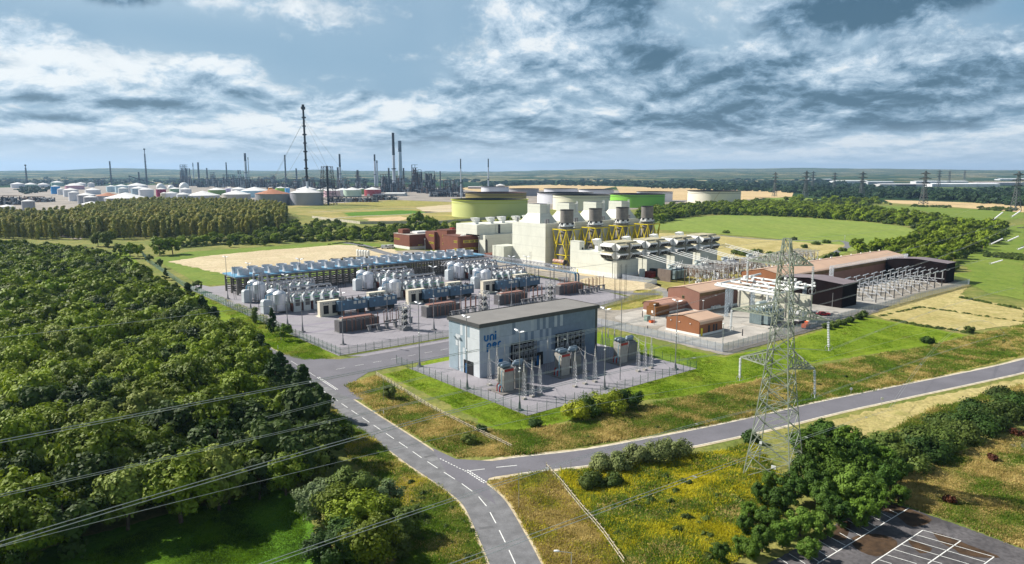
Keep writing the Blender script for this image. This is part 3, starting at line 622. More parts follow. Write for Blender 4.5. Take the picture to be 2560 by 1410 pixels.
fence('mesh_fence', 'pale blue green fence running away from the yard towards the far trees on the left', [W(-9.4, 201), W(-8.6, 275), W(2, 400), W(12, 466)], 3.0, POSTB, .25, .08, 3.5)
fence('palisade_fence', 'pale grey palisade fence round the old substation', [W(92.5, 90), W(91.4, 62), W(92.8, 7), W(150, 7.6), W(323, 10), W(343.5, 36), W(322, 53)], 3.0, PALI, .17, .095, 3.0)
fence('palisade_fence', 'grey palisade fence along the back of the brown sheds beside the rough grass', [W(92, 86.8), W(128, 90), W(165, 96), W(168, 78)], 2.8, PALI, .19, .085, 3.0)
fence('palisade_fence', 'grey palisade fence in front of the generator transformers', [W(176, 112), W(193, 118), W(193, 143), W(198, 148)], 2.8, PALI, .17, .10, 3.0)
# ---------------------------------------------------------------- clad building with the logo
BL = M('cladding_light', (.48, .52, .57), .45, .15, .06, .5, lines=[(3, .6, .22)])
BM = M('cladding_mid', (.40, .45, .52), .45, .15, .06, .5, lines=[(3, .6, .22)])
BW = M('cladding_white', (.60, .63, .66), .45, .1, .05, .5, lines=[(3, .6, .2)])
BD = M('cladding_blue', (.19, .245, .33), .4, .15, .1, .5, lines=[(3, .6, .22)])
BC = M('cladding_pale_blue', (.33, .41, .47), .45, .15, .06, .5, lines=[(3, .6, .22)])
ROOFG = M('grey_roof_membrane', (.21, .20, .19), .8, 0, .08, .15, fine=.12)
FASC = M('roof_fascia', (.085, .085, .085), .5, .2, .1, 1)
LOGO = M('logo_blue', (.0, .12, .34), .4)
BX, BY, BWd, BDp, BH = 10.6, 34.0, 49.4, 16.0, 15.4
r = THU('clad_building', 'blue and white clad building with a logo on the near corner, behind three transformers', 'building', BX, BY)
rd = random.Random(4)
m = MB()
m.m = 0; m.box(.15, .15, 0, BWd - .15, BDp - .15, BH - .1)
pw = 1.235; rows = [0, 4.2, 7.8, 11.4, BH - .1]
nx = int(BWd / pw)
darkset = {(9, 1), (10, 3), (14, 2), (16, 2), (18, 3), (19, 2), (20, 3), (21, 2), (22, 3), (9, 0)}
for i in range(nx):
    x0 = i * pw; x1 = x0 + pw; t = x0 / BWd
    for j in range(4):
        z0, z1 = rows[j], rows[j + 1]
        if j == 3 and False: pass
        c = 1 if rd.random() < .85 else 2
        if t > .56: c = 4 if rd.random() < .86 else 2
        if (i, j) in darkset: c = 4
        if t > .3 and t < .56 and rd.random() < .12: c = 4
        if t > .84: c = 4
        m.m = c; m.box(x0 + .01, 0, z0 + .02, x1 - .01, .14, z1 - .02)
        m.m = 2 if c != 4 else 4; m.box(x0 + .01, BDp - .14, z0 + .02, x1 - .01, BDp, z1 - .02)
for i in range(13):
    y0 = i * 16 / 13 + (.15 if i == 0 else 0); y1 = (i + 1) * 16 / 13 - (.15 if i == 12 else 0)
    for j in range(4):
        c = 3 if rd.random() < (.62 if i < 9 else .25) else 5
        if i < 4: c = 3
        if i > 10: c = 5
        m.m = c; m.box(0, y0 + .01, rows[j] + .02, .14, y1 - .01, rows[j + 1] - .02)
        m.m = 4; m.box(BWd - .14, y0 + .01, rows[j] + .02, BWd, y1 - .01, rows[j + 1] - .02)
m.build('wall', [FASC, BM, BL, BW, BD, BC], r)
m = MB(); m.box(-.35, -.35, BH - .1, BWd + .35, BDp + .35, BH + .75); m.box(.4, .4, BH + .75, BWd - .4, BDp - .4, BH + .8)
rf = m.build('roof', [ROOFG], r)
m = MB()
for a in ((-.40, -.40, BWd + .40, -.35), (-.40, BDp + .35, BWd + .40, BDp + .4)): m.box(a[0], a[1], BH - .25, a[2], a[3], BH + .95)
m.box(-.40, -.35, BH - .25, -.35, BDp + .35, BH + .95); m.box(BWd + .35, -.35, BH - .25, BWd + .4, BDp + .35, BH + .95)
m.build('fascia', FASC, r)
m = MB()
for i in range(48): m.tube((.6 + i * 1.02, BDp + .38, BH + .7), (.6 + i * 1.02, BDp + .38, BH + 1.5), .03, 4)
m.tube((.3, BDp + .38, BH + 1.5), (BWd - .3, BDp + .38, BH + 1.5), .04, 4); m.build('roof_railing', STEEL, r)
def glazed(parent, x0, x1, z1):
    m = MB(); m.box(x0, -.12, 0.05, x1, -.04, z1); d = m.build('door', BLK, parent)
    m = MB(); m.box(x0 + .5, -.2, .2, x0 + 1.4, -.13, z1 - 1.0); m.build('door_leaf', LOGO, d); return d
glazed(r, 21.6, 24.8, 4.2)
m = MB(); m.box(-.12, 3.2, .05, -.02, 8.0, 4.2); d = m.build('door', BLK, r); m = MB(); m.box(-.2, 6.0, .2, -.13, 6.9, 3.2); m.build('door_leaf', LOGO, d)
m = MB(); m.box(6.9, -.1, 3.0, 8.6, -.01, 4.6); m.build('door', LOGO, r)
def louvre(x0, x1, z0, z1):
    m = MB(); m.box(x0, -.3, z0, x1, -.02, z1); b = m.build('louvre_bay', BLK, r)
    m = MB(); n = 5
    for i in range(n + 1): x = x0 + (x1 - x0) * i / n; m.box(x - .13, -1.3, z0, x + .13, -1.0, z1 + .1)
    for j in range(6): z = z0 + (z1 - z0) * j / 5; m.box(x0, -1.25, z - .1, x1, -1.05, z + .1)
    for i in range(n): 
        x = x0 + (x1 - x0) * (i + .6) / n
        for q in range(3): zc = z0 + (z1 - z0) * (q + .5) / 3; m.tube((x - .5, -.9, zc), (x + .9, -.9, zc), .5, 10)
        m.elbow(x - .6, -1.5, z0, z1 - .8 - (i % 2) * 2, x, -1.5, .13)
    m.build('pipe_frame', GREYM, b)
louvre(11.8, 21.0, 2.0, 8.6); louvre(30.2, 42.0, 2.0, 9.0)
# the word on the front, in strokes
def stroke(mb, pts, w_, d=.18, y=-.2):
    for a, b in zip(pts, pts[1:]):
        L = math.hypot(b[0] - a[0], b[1] - a[1]); nx_, nz = -(b[1] - a[1]) / L * w_ / 2, (b[0] - a[0]) / L * w_ / 2; ex, ez = (b[0] - a[0]) / L * w_ * .2, (b[1] - a[1]) / L * w_ * .2
        a = (a[0] - ex, a[1] - ez); b = (b[0] + ex, b[1] + ez)
        q = [(a[0] + nx_, a[1] + nz), (a[0] - nx_, a[1] - nz), (b[0] - nx_, b[1] - nz), (b[0] + nx_, b[1] + nz)]
        mb.add([(x, y, z) for x, z in q] + [(x, y + d, z) for x, z in q], [(0, 1, 2, 3), (7, 6, 5, 4), (0, 4, 5, 1), (1, 5, 6, 2), (2, 6, 7, 3), (3, 7, 4, 0)]); y -= .0012
    return mb
def arc(cx, cz, r_, a0, a1, n=9): return [(cx + r_ * math.cos(R(a0 + (a1 - a0) * i / n)), cz + r_ * math.sin(R(a0 + (a1 - a0) * i / n))) for i in range(n + 1)]
lg = MB(); s_ = 1.0; t_ = .46
def L_(dx, dz, *pths):
    for p in pths: stroke(lg, [(x + dx, z + dz) for x, z in p], t_)
bx, bz = 1.9, 10.9   # upper word
L_(bx, bz, [(.25, 1.75)] + arc(.85, .75, .62, 180, 360) + [(1.47, 1.75)])
L_(bx + 2.15, bz, [(.25, .1), (.25, 1.1)] + arc(.85, 1.12, .62, 180, 0) + [(1.47, .1)])
L_(bx + 4.15, bz, [(.25, .1), (.25, 1.7)], [(.25, 2.25), (.25, 2.6)])
bx, bz = 2.9, 8.4
L_(bx, bz, [(.25, -.85), (.25, 1.1)] + arc(.87, .97, .64, 180, -180, 14), )
L_(bx + 2.1, bz, [(.28, .95), (1.5, .98)] + arc(.87, .97, .64, 0, 318, 14))
L_(bx + 4.15, bz, [(.25, .1), (.25, 1.1)] + arc(.9, 1.0, .66, 175, 70, 6))
lo = lg.build('logo_lettering', LOGO, r); lo.scale = (.98, 1, .98); lo.location = (-.3, 0, .2)
# ---------------------------------------------------------------- transformer bays in front of the clad building
POL = M('tank_blue', (.17, .22, .27), .4, .4, .08, 1); CONG = M('weathered_casing', (.34, .32, .29), .75, 0, .12, .6, streak=.35); CONG2 = M('grey_casing', (.19, .19, .20), .7, .1, .1, .6, streak=.2)
LOUV = M('casing_louvre', (.22, .21, .19), .7, .1, .1, .6, lines=[(2, .45, .75)])
def trafo(label, u, v):
    r = THU('power_transformer', label, 'transformer', u, v, 'grey transformers in front of the clad building'); r.scale = (.9, .9, .88)
    m = MB(); m.box(-1.6, -1.4, 0, 11.8, 6.4, .5); m.build('plinth', M('plinth_concrete', (.20, .185, .175), .85, var=.15), r)
    m = MB(); m.m = 0; m.box(0, 0, .5, 3.6, 3.4, 6.9); m.m = 1; m.box(-.06, .25, 1.8, 0, 3.1, 5.8); m.m = 0; m.box(-.05, -.05, 6.9, 3.7, 3.5, 7.9); b = m.build('casing', [CONG, LOUV], r)
    m = MB(); m.box(0, -.12, 6.95, 3.6, -.06, 7.75); m.build('red_panel', REDP, b)
    m = MB(); m.m = 0; m.box(5.4, 1.2, .5, 10.2, 5.0, 6.6); m.m = 1; m.box(5.5, 1.1, 1.8, 10.1, 1.2, 5.8); m.box(5.3, 1.3, 1.6, 5.4, 4.9, 5.6); m.m = 0; m.box(5.9, 1.6, 6.6, 9.6, 4.6, 7.3); m.build('casing', [CONG2, LOUV], r)
    for x, y in ((1.3, 1.0), (1.6, 2.6), (6.8, 2.2), (8.9, 3.9)):
        m = MB(); n = 12; L = 1.55
        m.tube((-L + .3, 0, 0), (L - .3, 0, 0), .75, n)
        for sx in (-1, 1): m.tube((sx * (L - .3), 0, 0), (sx * (L + .05), 0, 0), .75, n, .62); m.tube((sx * (L + .05), 0, 0), (sx * (L + .28), 0, 0), .62, n, .25)
        m.tube((-.7, 0, -1.0), (-.7, 0, 0), .1); m.tube((.7, 0, -1.0), (.7, 0, 0), .1)
        o = m.build('expansion_tank', POL, r, loc=(x, y, 8.75 if x < 4 else 8.1), smooth=True); autosmooth(o)
    m = MB(); m.elbow(-.5, .7, .5, 7.3, .4, .7, .13); m.elbow(-.9, 1.7, .5, 2.6, 0, 1.7, .22); m.build('blue_pipe', M('pipe_pale_blue', (.3, .5, .62), .4, .2), r)
    for f_ in (lambda m: m.elbow(-.9, 1.2, .5, 2.2, 0, 1.2, .2), lambda m: m.elbow(-.8, 2.6, .5, 2.8, 0, 2.6, .2), lambda m: m.tube((3.6, 1.6, 3.2), (5.4, 1.6, 3.2), .2)): m = MB(); f_(m); m.build('red_pipe', REDP, r)
    m = MB(); m.elbow(4.5, .9, .5, 6.9, 5.8, .9, .14); m.elbow(4.9, .6, .5, 7.6, 6.2, 2.0, .14); m.tube((3.6, 2.4, 6), (5.4, 2.4, 6), .13); m.build('oil_pipe', GREYM, r); return r
uvt = [UV(1261, 985), UV(1404, 944), UV(1551, 912)]
for (u, v), lb in zip(uvt, ('grey transformer with four blue tanks nearest the fence corner, left of the three', 'grey transformer with four blue tanks in the middle of the row before the pipe bays', 'grey transformer with blue tanks furthest right in the row beside the lawn')): trafo(lb, u, v)
def lattice(m, x, y, z0, z1, w0, w1, n, t_=.035, x_=True):
    # four legged lattice column between two heights
    def c(k, z): w_ = w0 + (w1 - w0) * (z - z0) / (z1 - z0); sx, sy = ((-1, -1), (1, -1), (1, 1), (-1, 1))[k % 4]; return (x + sx * w_ / 2, y + sy * w_ / 2, z)
    for k in range(4): m.tube(c(k, z0), c(k, z1), t_ * 1.5, 4, caps=False)
    for i in range(n):
        a = z0 + (z1 - z0) * i / n; b = z0 + (z1 - z0) * (i + 1) / n
        for k in range(4):
            m.tube(c(k, a), c(k + 1, b), t_, 4, caps=False)
            if x_: m.tube(c(k + 1, a), c(k, b), t_, 4, caps=False)
            m.tube(c(k, b), c(k + 1, b), t_, 4, caps=False)
SIL = M('silver_lattice', (.46, .46, .48), .5, .4, .1, 1); PORC = M('porcelain', (.52, .49, .45), .4, 0, .1, 1)
def imast(): 
    r = THU('insulator_mast', '-', 'insulator mast', 0, 0)
    m = MB(); m.boxc(0, 0, 0, 1.1, 1.1, .45); m.build('footing', CONG, r)
    m = MB(); lattice(m, 0, 0, .45, 7.4, .95, .55, 7, .022, False)
    for i in range(7):
        z = 1.2 + i * .95; m.boxc(.25 * (-1) ** i, -.3, z, .5, .08, .06)
    m.build('lattice', SIL, r)
    m = MB(); m.lathe(0, 0, [(.1, 7.4)] + [(.19 - .01 * i + (.04 if i % 2 else 0), 7.5 + i * .28) for i in range(9)] + [(.05, 10.2), (.02, 11.2)], 8); m.build('insulator', PORC, r); return r
P0 = [(1223.6, 964, 'back left'), (1243, 952, 'back middle'), (1262, 943, 'back right'), (1310, 998.7, 'front left'), (1330, 993, 'front middle'), (1349.5, 988.5, 'front right')]
P1 = [(1369, 932, 'back left'), (1394, 926, 'back middle'), (1417.6, 918, 'back right'), (1437, 968, 'front left'), (1462, 961, 'front middle'), (1487, 955.6, 'front right')]
P2_ = [(1504, 902, 'back left'), (1519, 899, 'back middle'), (1535, 896, 'back right'), (1595, 929.5, 'front left'), (1612, 926, 'front middle'), (1627, 921.6, 'front right')]
first = imast(); firstu = True
for grp, nm in ((P0, 'nearest'), (P1, 'middle'), (P2_, 'rightmost')):
    for x, y, pos in grp:
        g = G(x, y); lb = '%s silver lattice mast of the six around the %s transformer' % (pos, nm)
        if firstu: first.location = (g[0], g[1], .09); first['label'] = lb; first['group'] = 'lattice insulator masts by the clad building'; firstu = False
        else: dup(first, (g[0], g[1], .09), RZ, lb, 'lattice insulator masts by the clad building')
def sagwire(m, a, b, sag, r_, n=12):
    pts = []
    for i in range(n + 1): t = i / n; pts.append((a[0] + (b[0] - a[0]) * t, a[1] + (b[1] - a[1]) * t, a[2] + (b[2] - a[2]) * t - 4 * sag * t * (1 - t)))
    m.path(pts, r_, 4)
def wire(name, label, pairs, r_, sag, mat, cat='cable', group=None):
    m = MB(); 
    for a, b in pairs: sagwire(m, a, b, sag, r_)
    return tag(m.build(name, mat), label, cat, group)
for k, grp in enumerate((P0, P1, P2_)):
    q = [(*G(x, y), 7.9) for x, y, _ in grp]; u, v = uvt[k]
    wire('busbar_cable', 'thin silver cables from the %s transformer to its masts' % ('nearest', 'middle', 'rightmost')[k], [(q[0], (*W(u + .5, v + 1), 7.9)), (q[2], (*W(u + 6, v + 3), 7.4)), (q[4], (*W(u + 9, v + 2), 7.4)), (q[5], (*W(u + 9.5, v + 3), 7.4))], .035, .5, SIL)
# ---------------------------------------------------------------- lamp posts
def lampproto():
    r = TH('yard_lamp_post', '-', 'lamp post', (0, 0), RZ)
    m = MB(); m.tube((0, 0, 0), (0, 0, 24), .17, 8, .09); m.tube((0, 0, .3), (0, 0, 3.0), .48, 8, .18); m.build('pole', GREYM, r)
    m = MB(); m.boxc(0, 0, 0, 1.5, 1.5, .35); m.build('base', CONG2, r)
    for s in (-1, 1):
        m = MB(); m.tube((0, 0, 23.3), (0, s * 1.2, 23.6), .07); m.add([(-.35, s * .7, 23.6), (.35, s * .7, 23.6), (.35, s * 1.9, 23.9), (-.35, s * 1.9, 23.9), (-.2, s * .7, 23.85), (.2, s * .7, 23.85), (.2, s * 1.9, 24.05), (-.2, s * 1.9, 24.05)], [(0, 1, 2, 3), (4, 5, 6, 7), (0, 1, 5, 4), (2, 3, 7, 6), (0, 3, 7, 4), (1, 2, 6, 5)])
        m.build('lamp_head', M('lamp_white', (.85, .86, .9), .3), r)
    m = MB(); m.tube((0, -.3, 12.6), (0, .1, 12.9), .22); m.tube((-.3, 0, 11.6), (.1, 0, 11.8), .2); m.build('camera_unit', WHT, r); return r
LPS = [(1049, 917, 756, 'lamp post inside the left corner of the small compound by the entrance road'), (1168, 972, 790, 'lamp post before the short end of the clad building'), (1299, 1026, 826, 'tall lamp post at the near corner of the mesh fence'), (1511, 972, 770, 'plain post standing behind the yellow bush'), (1688, 924, 750, 'tall lamp post at the right end of the small compound'),
       (570, 748, 641, 'lamp post in front of the far left end of the fan deck'), (627, 772, 657, 'lamp post beside the two leftmost tanks'), (719, 812, 686, 'lamp post by the white cabinets near the green fence'), (757, 831, 646, 'tall thin mast at the green fence left of the first brown transformer'), (858, 862, 730, 'lamp post before the leftmost brown transformer'), (969, 804, 676, 'lamp post right of the leftmost blue containers'),
       (1085, 825, 665, 'thin mast by the first lattice stand'), (1153, 780, 665, 'lamp post right of the middle blue containers'), (1247, 775, 730, 'short lamp post behind the roof of the clad building'), (1279, 766, 640, 'thin mast in front of the right hand containers'), (1316, 751, 640, 'lamp post at the right end of the rightmost containers'), (1086, 742, 627, 'lamp post between the middle tanks and the right hand tanks'), (1385, 770, 665, 'lamp post beside the pipe rack end')]
lp0 = lampproto()
for i, (x, y, yt, lb) in enumerate(LPS):
    g = G(x, y); h = HT(x, y, yt) / 24.0
    if i == 0: lp0.location = (g[0], g[1], .09); lp0.scale = (1, 1, h); lp0['label'] = 'grey ' + lb; lp0['group'] = 'yard lamp posts'
    else: dup(lp0, (g[0], g[1], .09), RZ + R(20 if y < 900 else 0), 'grey ' + lb, 'yard lamp posts', (1, 1, h))
RODS = [(588, 749, 665, 'left of the leftmost tanks'), (650, 775, 683, 'right of the leftmost tanks'), (776, 713, 657, 'in front of the left half of the fan deck'), (850, 755, 673, 'behind the cream cabinet on the left'), (862, 719, 643, 'in front of the middle of the fan deck'), (937, 737, 660, 'between the first and second pair of middle tanks'), (1026, 687, 636, 'before the fan deck, right of middle'), (1108, 717, 653, 'behind the middle cream cabinet'), (1093, 676, 622, 'at the right part of the fan deck'), (1176, 716, 638, 'beside the right hand tanks'), (1238, 690, 612, 'by the pipe rack'), (1326, 697, 629, 'behind the right hand containers'),
        (1537, 748, 658, 'first of three clustered by the air intake block'), (1550, 752, 661, 'middle of three clustered by the air intake block'), (1563, 752, 661, 'rightmost of three clustered by the air intake block')]
for i, (x, y, yt, lb) in enumerate(RODS):
    g = G(x, y)
    if i == 0:
        h0 = HT(x, y, yt); rd0 = TH('lightning_rod', 'black twin lightning rod ' + lb, 'lightning rod', g, RZ, 'black twin lightning rods')
        for s in (-.45, .45): m = MB(); m.tube((s, 0, 0), (s, 0, h0), .10, 6, .06); m.build('rod', BLK, rd0)
        m = MB(); [m.tube((-.45, 0, h0 * q), (.45, 0, h0 * q), .05, 4) for q in (.3, .6, .95)]; m.build('cross_tie', BLK, rd0)
    else: dup(rd0, (*g, 0), RZ, 'black twin lightning rod ' + lb, 'black twin lightning rods', (1, 1, HT(x, y, yt) / h0))
# ---------------------------------------------------------------- fan cooler bank
r = THU('fan_cooler_bank', 'long dark framed cooler bank with a blue deck and two rows of fan drums', 'cooler bank', 4.3, 226)
BL_, BD_ = 152, 17.5; nb = 40
m = MB()
for i in range(nb + 1):
    x = BL_ * i / nb
    for y in (0, BD_ * .5, BD_): m.box(x - .42, y - .36, 0, x + .42, y + .36, 8.6)
    m.box(x - .08, 0, 4.2, x + .08, BD_, 4.5)
for y in (0, BD_ * .5, BD_):
    for z in (.9, 1.9, 2.9, 4.2, 5.4, 6.6, 7.7): m.box(0, y - .1, z, BL_, y + .1, z + .42)
m.build('frame', M('cooler_frame', (.15, .14, .125), .6, .3, .15, 1), r)
m = MB(); m.box(-1.2, -1.2, 8.6, BL_ + 1.2, BD_ + 1.2, 9.0); m.build('deck', GREYM, r)
m = MB(); m.box(-1.1, -1.1, 9.0, BL_ + 1.1, BD_ + 1.1, 9.45)
m.build('blue_deck_cover', BLUEP, r)
drum = None
DRM = M('fan_drum_white', (.50, .51, .54), .45, .1, .06, .6)
for i in range(19):
    for y in (4.3, 13.2):
        if drum is None:
            m = MB(); m.lathe(0, 0, [(3.0, 0), (2.7, .8), (2.6, 1.9), (2.85, 2.9), (2.7, 2.9), (2.5, 2.3), (.5, 2.1)], 16); o = m.build('fan_drum', DRM, r, smooth=True, loc=(4.6 + i * 7.75, y, 9.45)); drum = autosmooth(o).data
        else: o = bpy.data.objects.new('fan_drum', drum); COL.objects.link(o); o.parent = r; o.location = (4.6 + i * 7.75, y, 9.45)
# ---------------------------------------------------------------- tank and cabinet trains
def train(u, v, where):
    gp = 'steel tanks of the electrolyser yard'
    for k, (dx, dy) in enumerate(((0, 0), (0, 7.2))):
        fb = ('front', 'rear')[k]
        if train.t is None:
            r = THU('steel_tank', '%s tall silver tank %s' % (fb, where), 'tank', u + dx, v + dy, gp)
            m = MB(); m.lathe(0, 0, [(.3, .9), (2.75, 1.2), (2.8, 1.3), (2.8, 8.6), (2.68, 8.75), (2.0, 9.3), (.9, 9.8), (.4, 9.9)], 28); autosmooth(m.build('shell', CHROME, r, True))
            for a in range(4): m = MB(); m.tube((2.85 * math.cos(a * 1.57 + .6), 2.85 * math.sin(a * 1.57 + .6), 0), (2.85 * math.cos(a * 1.57 + .6), 2.85 * math.sin(a * 1.57 + .6), 4.3), .28, 6); m.build('leg', GREYM, r)
            m = MB(); m.elbow(0, 0, 9.7, 12.6, 4.2, .3, .42, 8); m.elbow(4.2, .3, 9.4, 12.6, 0, 0, .42, 8); m.tube((4.2, .3, 5.5), (4.2, .3, 9.6), .42); autosmooth(m.build('top_pipe', PIPE, r, True)); train.t = r
        else: dup(train.t, (*W(u + dx, v + dy), 0), RZ, '%s tall silver tank %s' % (fb, where), gp)
    if train.c is None:
        r = THU('white_cabinet', 'white tapered cabinet %s' % where, 'cabinet', u - 5.2, v + 2.4, 'white tapered cabinets beside the tanks')
        m = MB(); m.box(-1.9, -1.7, .2, 1.9, 1.7, 5.4); m.add([(-1.9, -1.7, 5.4), (1.9, -1.7, 5.4), (1.9, 1.7, 5.4), (-1.9, 1.7, 5.4), (-1.2, -1.2, 6.1), (1.2, -1.2, 6.1), (1.2, 1.2, 6.1), (-1.2, 1.2, 6.1)], [(0, 1, 5, 4), (1, 2, 6, 5), (2, 3, 7, 6), (3, 0, 4, 7), (4, 5, 6, 7)]); m.build('casing', CABW, r)
        m = MB(); m.box(-1.7, -1.5, 0, 1.7, 1.5, .2); m.build('base', GREYM, r)
        m = MB(); m.elbow(.2, .6, 6.0, 7.8, 4.2, 2.2, .27); m.build('blue_pipe', BLUEP, r); train.c = r
    else: dup(train.c, (*W(u - 5.2, v + 2.4), 0), RZ, 'white tapered cabinet %s' % where, 'white tapered cabinets beside the tanks')
    for row, dy in ((0, -1.0), (1, 6.4)):
        for i in range(5):
            lb = '%s cabinet in the %s row %s' % (('first', 'second', 'third', 'fourth', 'last')[i], ('front', 'rear')[row], where)
            if train.m is None:
                r = THU('process_cabinet', lb, 'cabinet', u + 6.6 + 4.55 * i, v + dy, 'rows of pale process cabinets')
                m = MB(); m.box(-1.6, -1.6, 0, 1.6, 2.4, 6.3); m.box(-1.3, -1.2, 6.3, 1.3, 2.1, 6.6); m.build('casing', CABW, r)
                m = MB(); m.box(-.8, -1.68, 2.6, 1.2, -1.6, 5.4); m.build('grille', GRILL, r)
                m = MB(); m.box(-1.0, -1.70, 5.75, 1.35, -1.6, 6.1); m.build('green_strip', GREEN, r)
                m = MB(); m.box(-2.0, -1.0, .3, -1.56, 1.6, 3.8); m.build('red_side_panel', M('oxide_red', (.12, .03, .02), .7), r)
                m = MB(); m.lathe(-.2, 1.0, [(1.0, 6.5), (.95, 6.9), (.5, 7.3), (.1, 7.4)], 10); autosmooth(m.build('dome', WHT, r, True))
                m = MB(); m.elbow(.5, -.6, 6.0, 8.4, .5, 1.2, .3); m.tube((.5, 1.2, 6.5), (.5, 1.2, 8.4), .3); m.elbow(-.9, -.5, 6, 7.6, .4, -.5, .22); m.build('riser_pipe', PIPE, r)
                m = MB(); m.tube((-1.5, 1.6, 6.1), (1.5, 1.6, 6.1), .35); m.build('blue_pipe', BLUEP, r); train.m = r
            else: dup(train.m, (*W(u + 6.6 + 4.55 * i, v + dy), 0), RZ, lb, 'rows of pale process cabinets')
    r = THU('header_pipe', 'pair of long grey header pipes above the cabinets %s' % where, 'pipe', u, v, 'header pipes above the cabinets')
    m = MB()
    for y, z in ((.4, 8.6), (7.2, 9.4)): m.tube((4.2, y, z), (26.5, y, z), .42, 8); m.tube((26.5, y, z), (27.3, y, z - 1.2), .42, 8); m.tube((27.3, y, z - 1.2), (27.3, y, 2), .42, 8)
    m.build('pipe_run', PIPE, r)
    for x in (10, 19, 25.5):
        for y in (.4, 7.2): m = MB(); m.tube((x, y + .9, 0), (x, y + .9, 8.6), .1, 4); m.build('support', GREYM, r)
    t = THU('end_cabinet', 'small pale end cabinet %s' % where, 'cabinet', u + 29.4, v + 1.0, 'small end cabinets'); m = MB(); m.box(-.9, -1.2, 0, .9, 1.2, 3.6); m.m = 1; m.box(-1, -1.3, 3.6, 1, 1.3, 3.75); m.box(-.7, -1.25, .4, .6, -1.2, 3.0); m.build('casing', [CABW, GREYM], t)
train.t = train.c = train.m = None
for (u, v, wh) in ((3.5, 169, 'in the near left group'), (6.2, 201, 'in the far left group'), (59.5, 167.5, 'in the near middle group'), (62.5, 200, 'in the far middle group'), (114, 167.5, 'in the near right group'), (119.5, 200, 'in the far right group')): train(u, v, wh)
# ---------------------------------------------------------------- blue fan containers with cream switch cabinets
def fanbox(u, v, where, n):
    gp = 'blue fan containers in pairs'; 
    r = None
    if fanbox.c is None:
        r = THU('switch_cabinet', 'cream switch cabinet with dark doors %s' % where, 'cabinet', u, v, 'cream switch cabinets')
        m = MB(); m.box(0, -1.2, .15, 9.4, 1.2, 6.3); m.m = 1; m.box(-.12, -1.35, 6.3, 9.5, 1.35, 6.5); m.box(-.7, -2, 0, 10, 2, .14); m.build('casing', [CREAM, CREAM], r)
        for x in (1.6, 5.6): m = MB(); m.box(x, -1.3, 1.0, x + 2.3, -1.21, 4.6); m.build('dark_door', BLK, r)
        m = MB(); [m.boxc(x, -1.25, 5.2, .5, .08, .5) for x in (1.8, 2.8, 3.8, 6, 7, 8)]; m.build('meter', GREYM, r); fanbox.c = r
    else: dup(fanbox.c, (*W(u, v), 0), RZ, 'cream switch cabinet with dark doors %s' % where, 'cream switch cabinets')
    dup(fanbox.c, (*W(u + 27, v + 7.5), 0), RZ, 'cream switch cabinet half hidden behind the right hand blue container %s' % where, 'cream switch cabinets', (.9, 1, 1))
    for i in range(2):
        lb = '%s blue fan container %s' % (('left', 'right')[i], where); x = u + 7.2 + i * 14.6
        if fanbox.b is None:
            r = THU('fan_container', lb, 'container', x, v - 1.5, gp)
            m = MB(); m.box(0, -2.1, 1.9, 13.8, 2.1, 6.0); m.box(-.1, -2.2, 5.85, 13.9, 2.2, 6.1); m.build('body', NAVY, r)
            for q in (7.2, 9.3, 11.4): m = MB(); m.box(q, -2.18, 4.3, q + 1.3, -2.1, 5.5); m.build('window', M('window_cream', (.62, .60, .52), .5), r)
            for q in (2.9, 6.9, 10.9):
                m = MB(); m.lathe(q, 0, [(1.5, 6.1), (1.5, 6.6), (1.3, 6.6), (1.2, 6.3)], 14); m.m = 1; m.boxc(q, 0, 6.7, 2.9, .14, .1); m.boxc(q, 0, 6.6, .14, 2.9, .08); m.build('roof_fan', [GREYM, BLK], r)
            m = MB(); 
            for q in range(9): m.tube((1 + q * 1.5, -1.8 + (q % 2) * 3.6, 6.1), (1 + q * 1.5, -1.8 + (q % 2) * 3.6, 7.3), .18, 6)
            m.build('vent_stub', BLK, r)
            m = MB(); m.boxc(1.9, 0, 0, 2.2, 3.4, 1.9); m.boxc(11.3, 0, 0, 2.6, 3.4, 1.9); m.box(1, -1.4, .6, 12.6, -1.1, .9); m.box(1, 1.1, .6, 12.6, 1.4, .9); m.build('skid', M('skid_dark', (.05, .045, .04), .8), r)
            m = MB(); m.tube((2.6, -2.16, 4.7), (2.6, -2.1, 4.7), .45, 12); m.build('emblem', BLUEP, r); fanbox.b = r
        else: dup(fanbox.b, (*W(x, v - 1.5), 0), RZ, lb, gp)
fanbox.c = fanbox.b = None
for u, v, wh in ((12.8, 150.5, 'in the left group'), (57, 152.6, 'in the middle group'), (100.4, 153, 'in the right group')): fanbox(u, v, wh, 2)
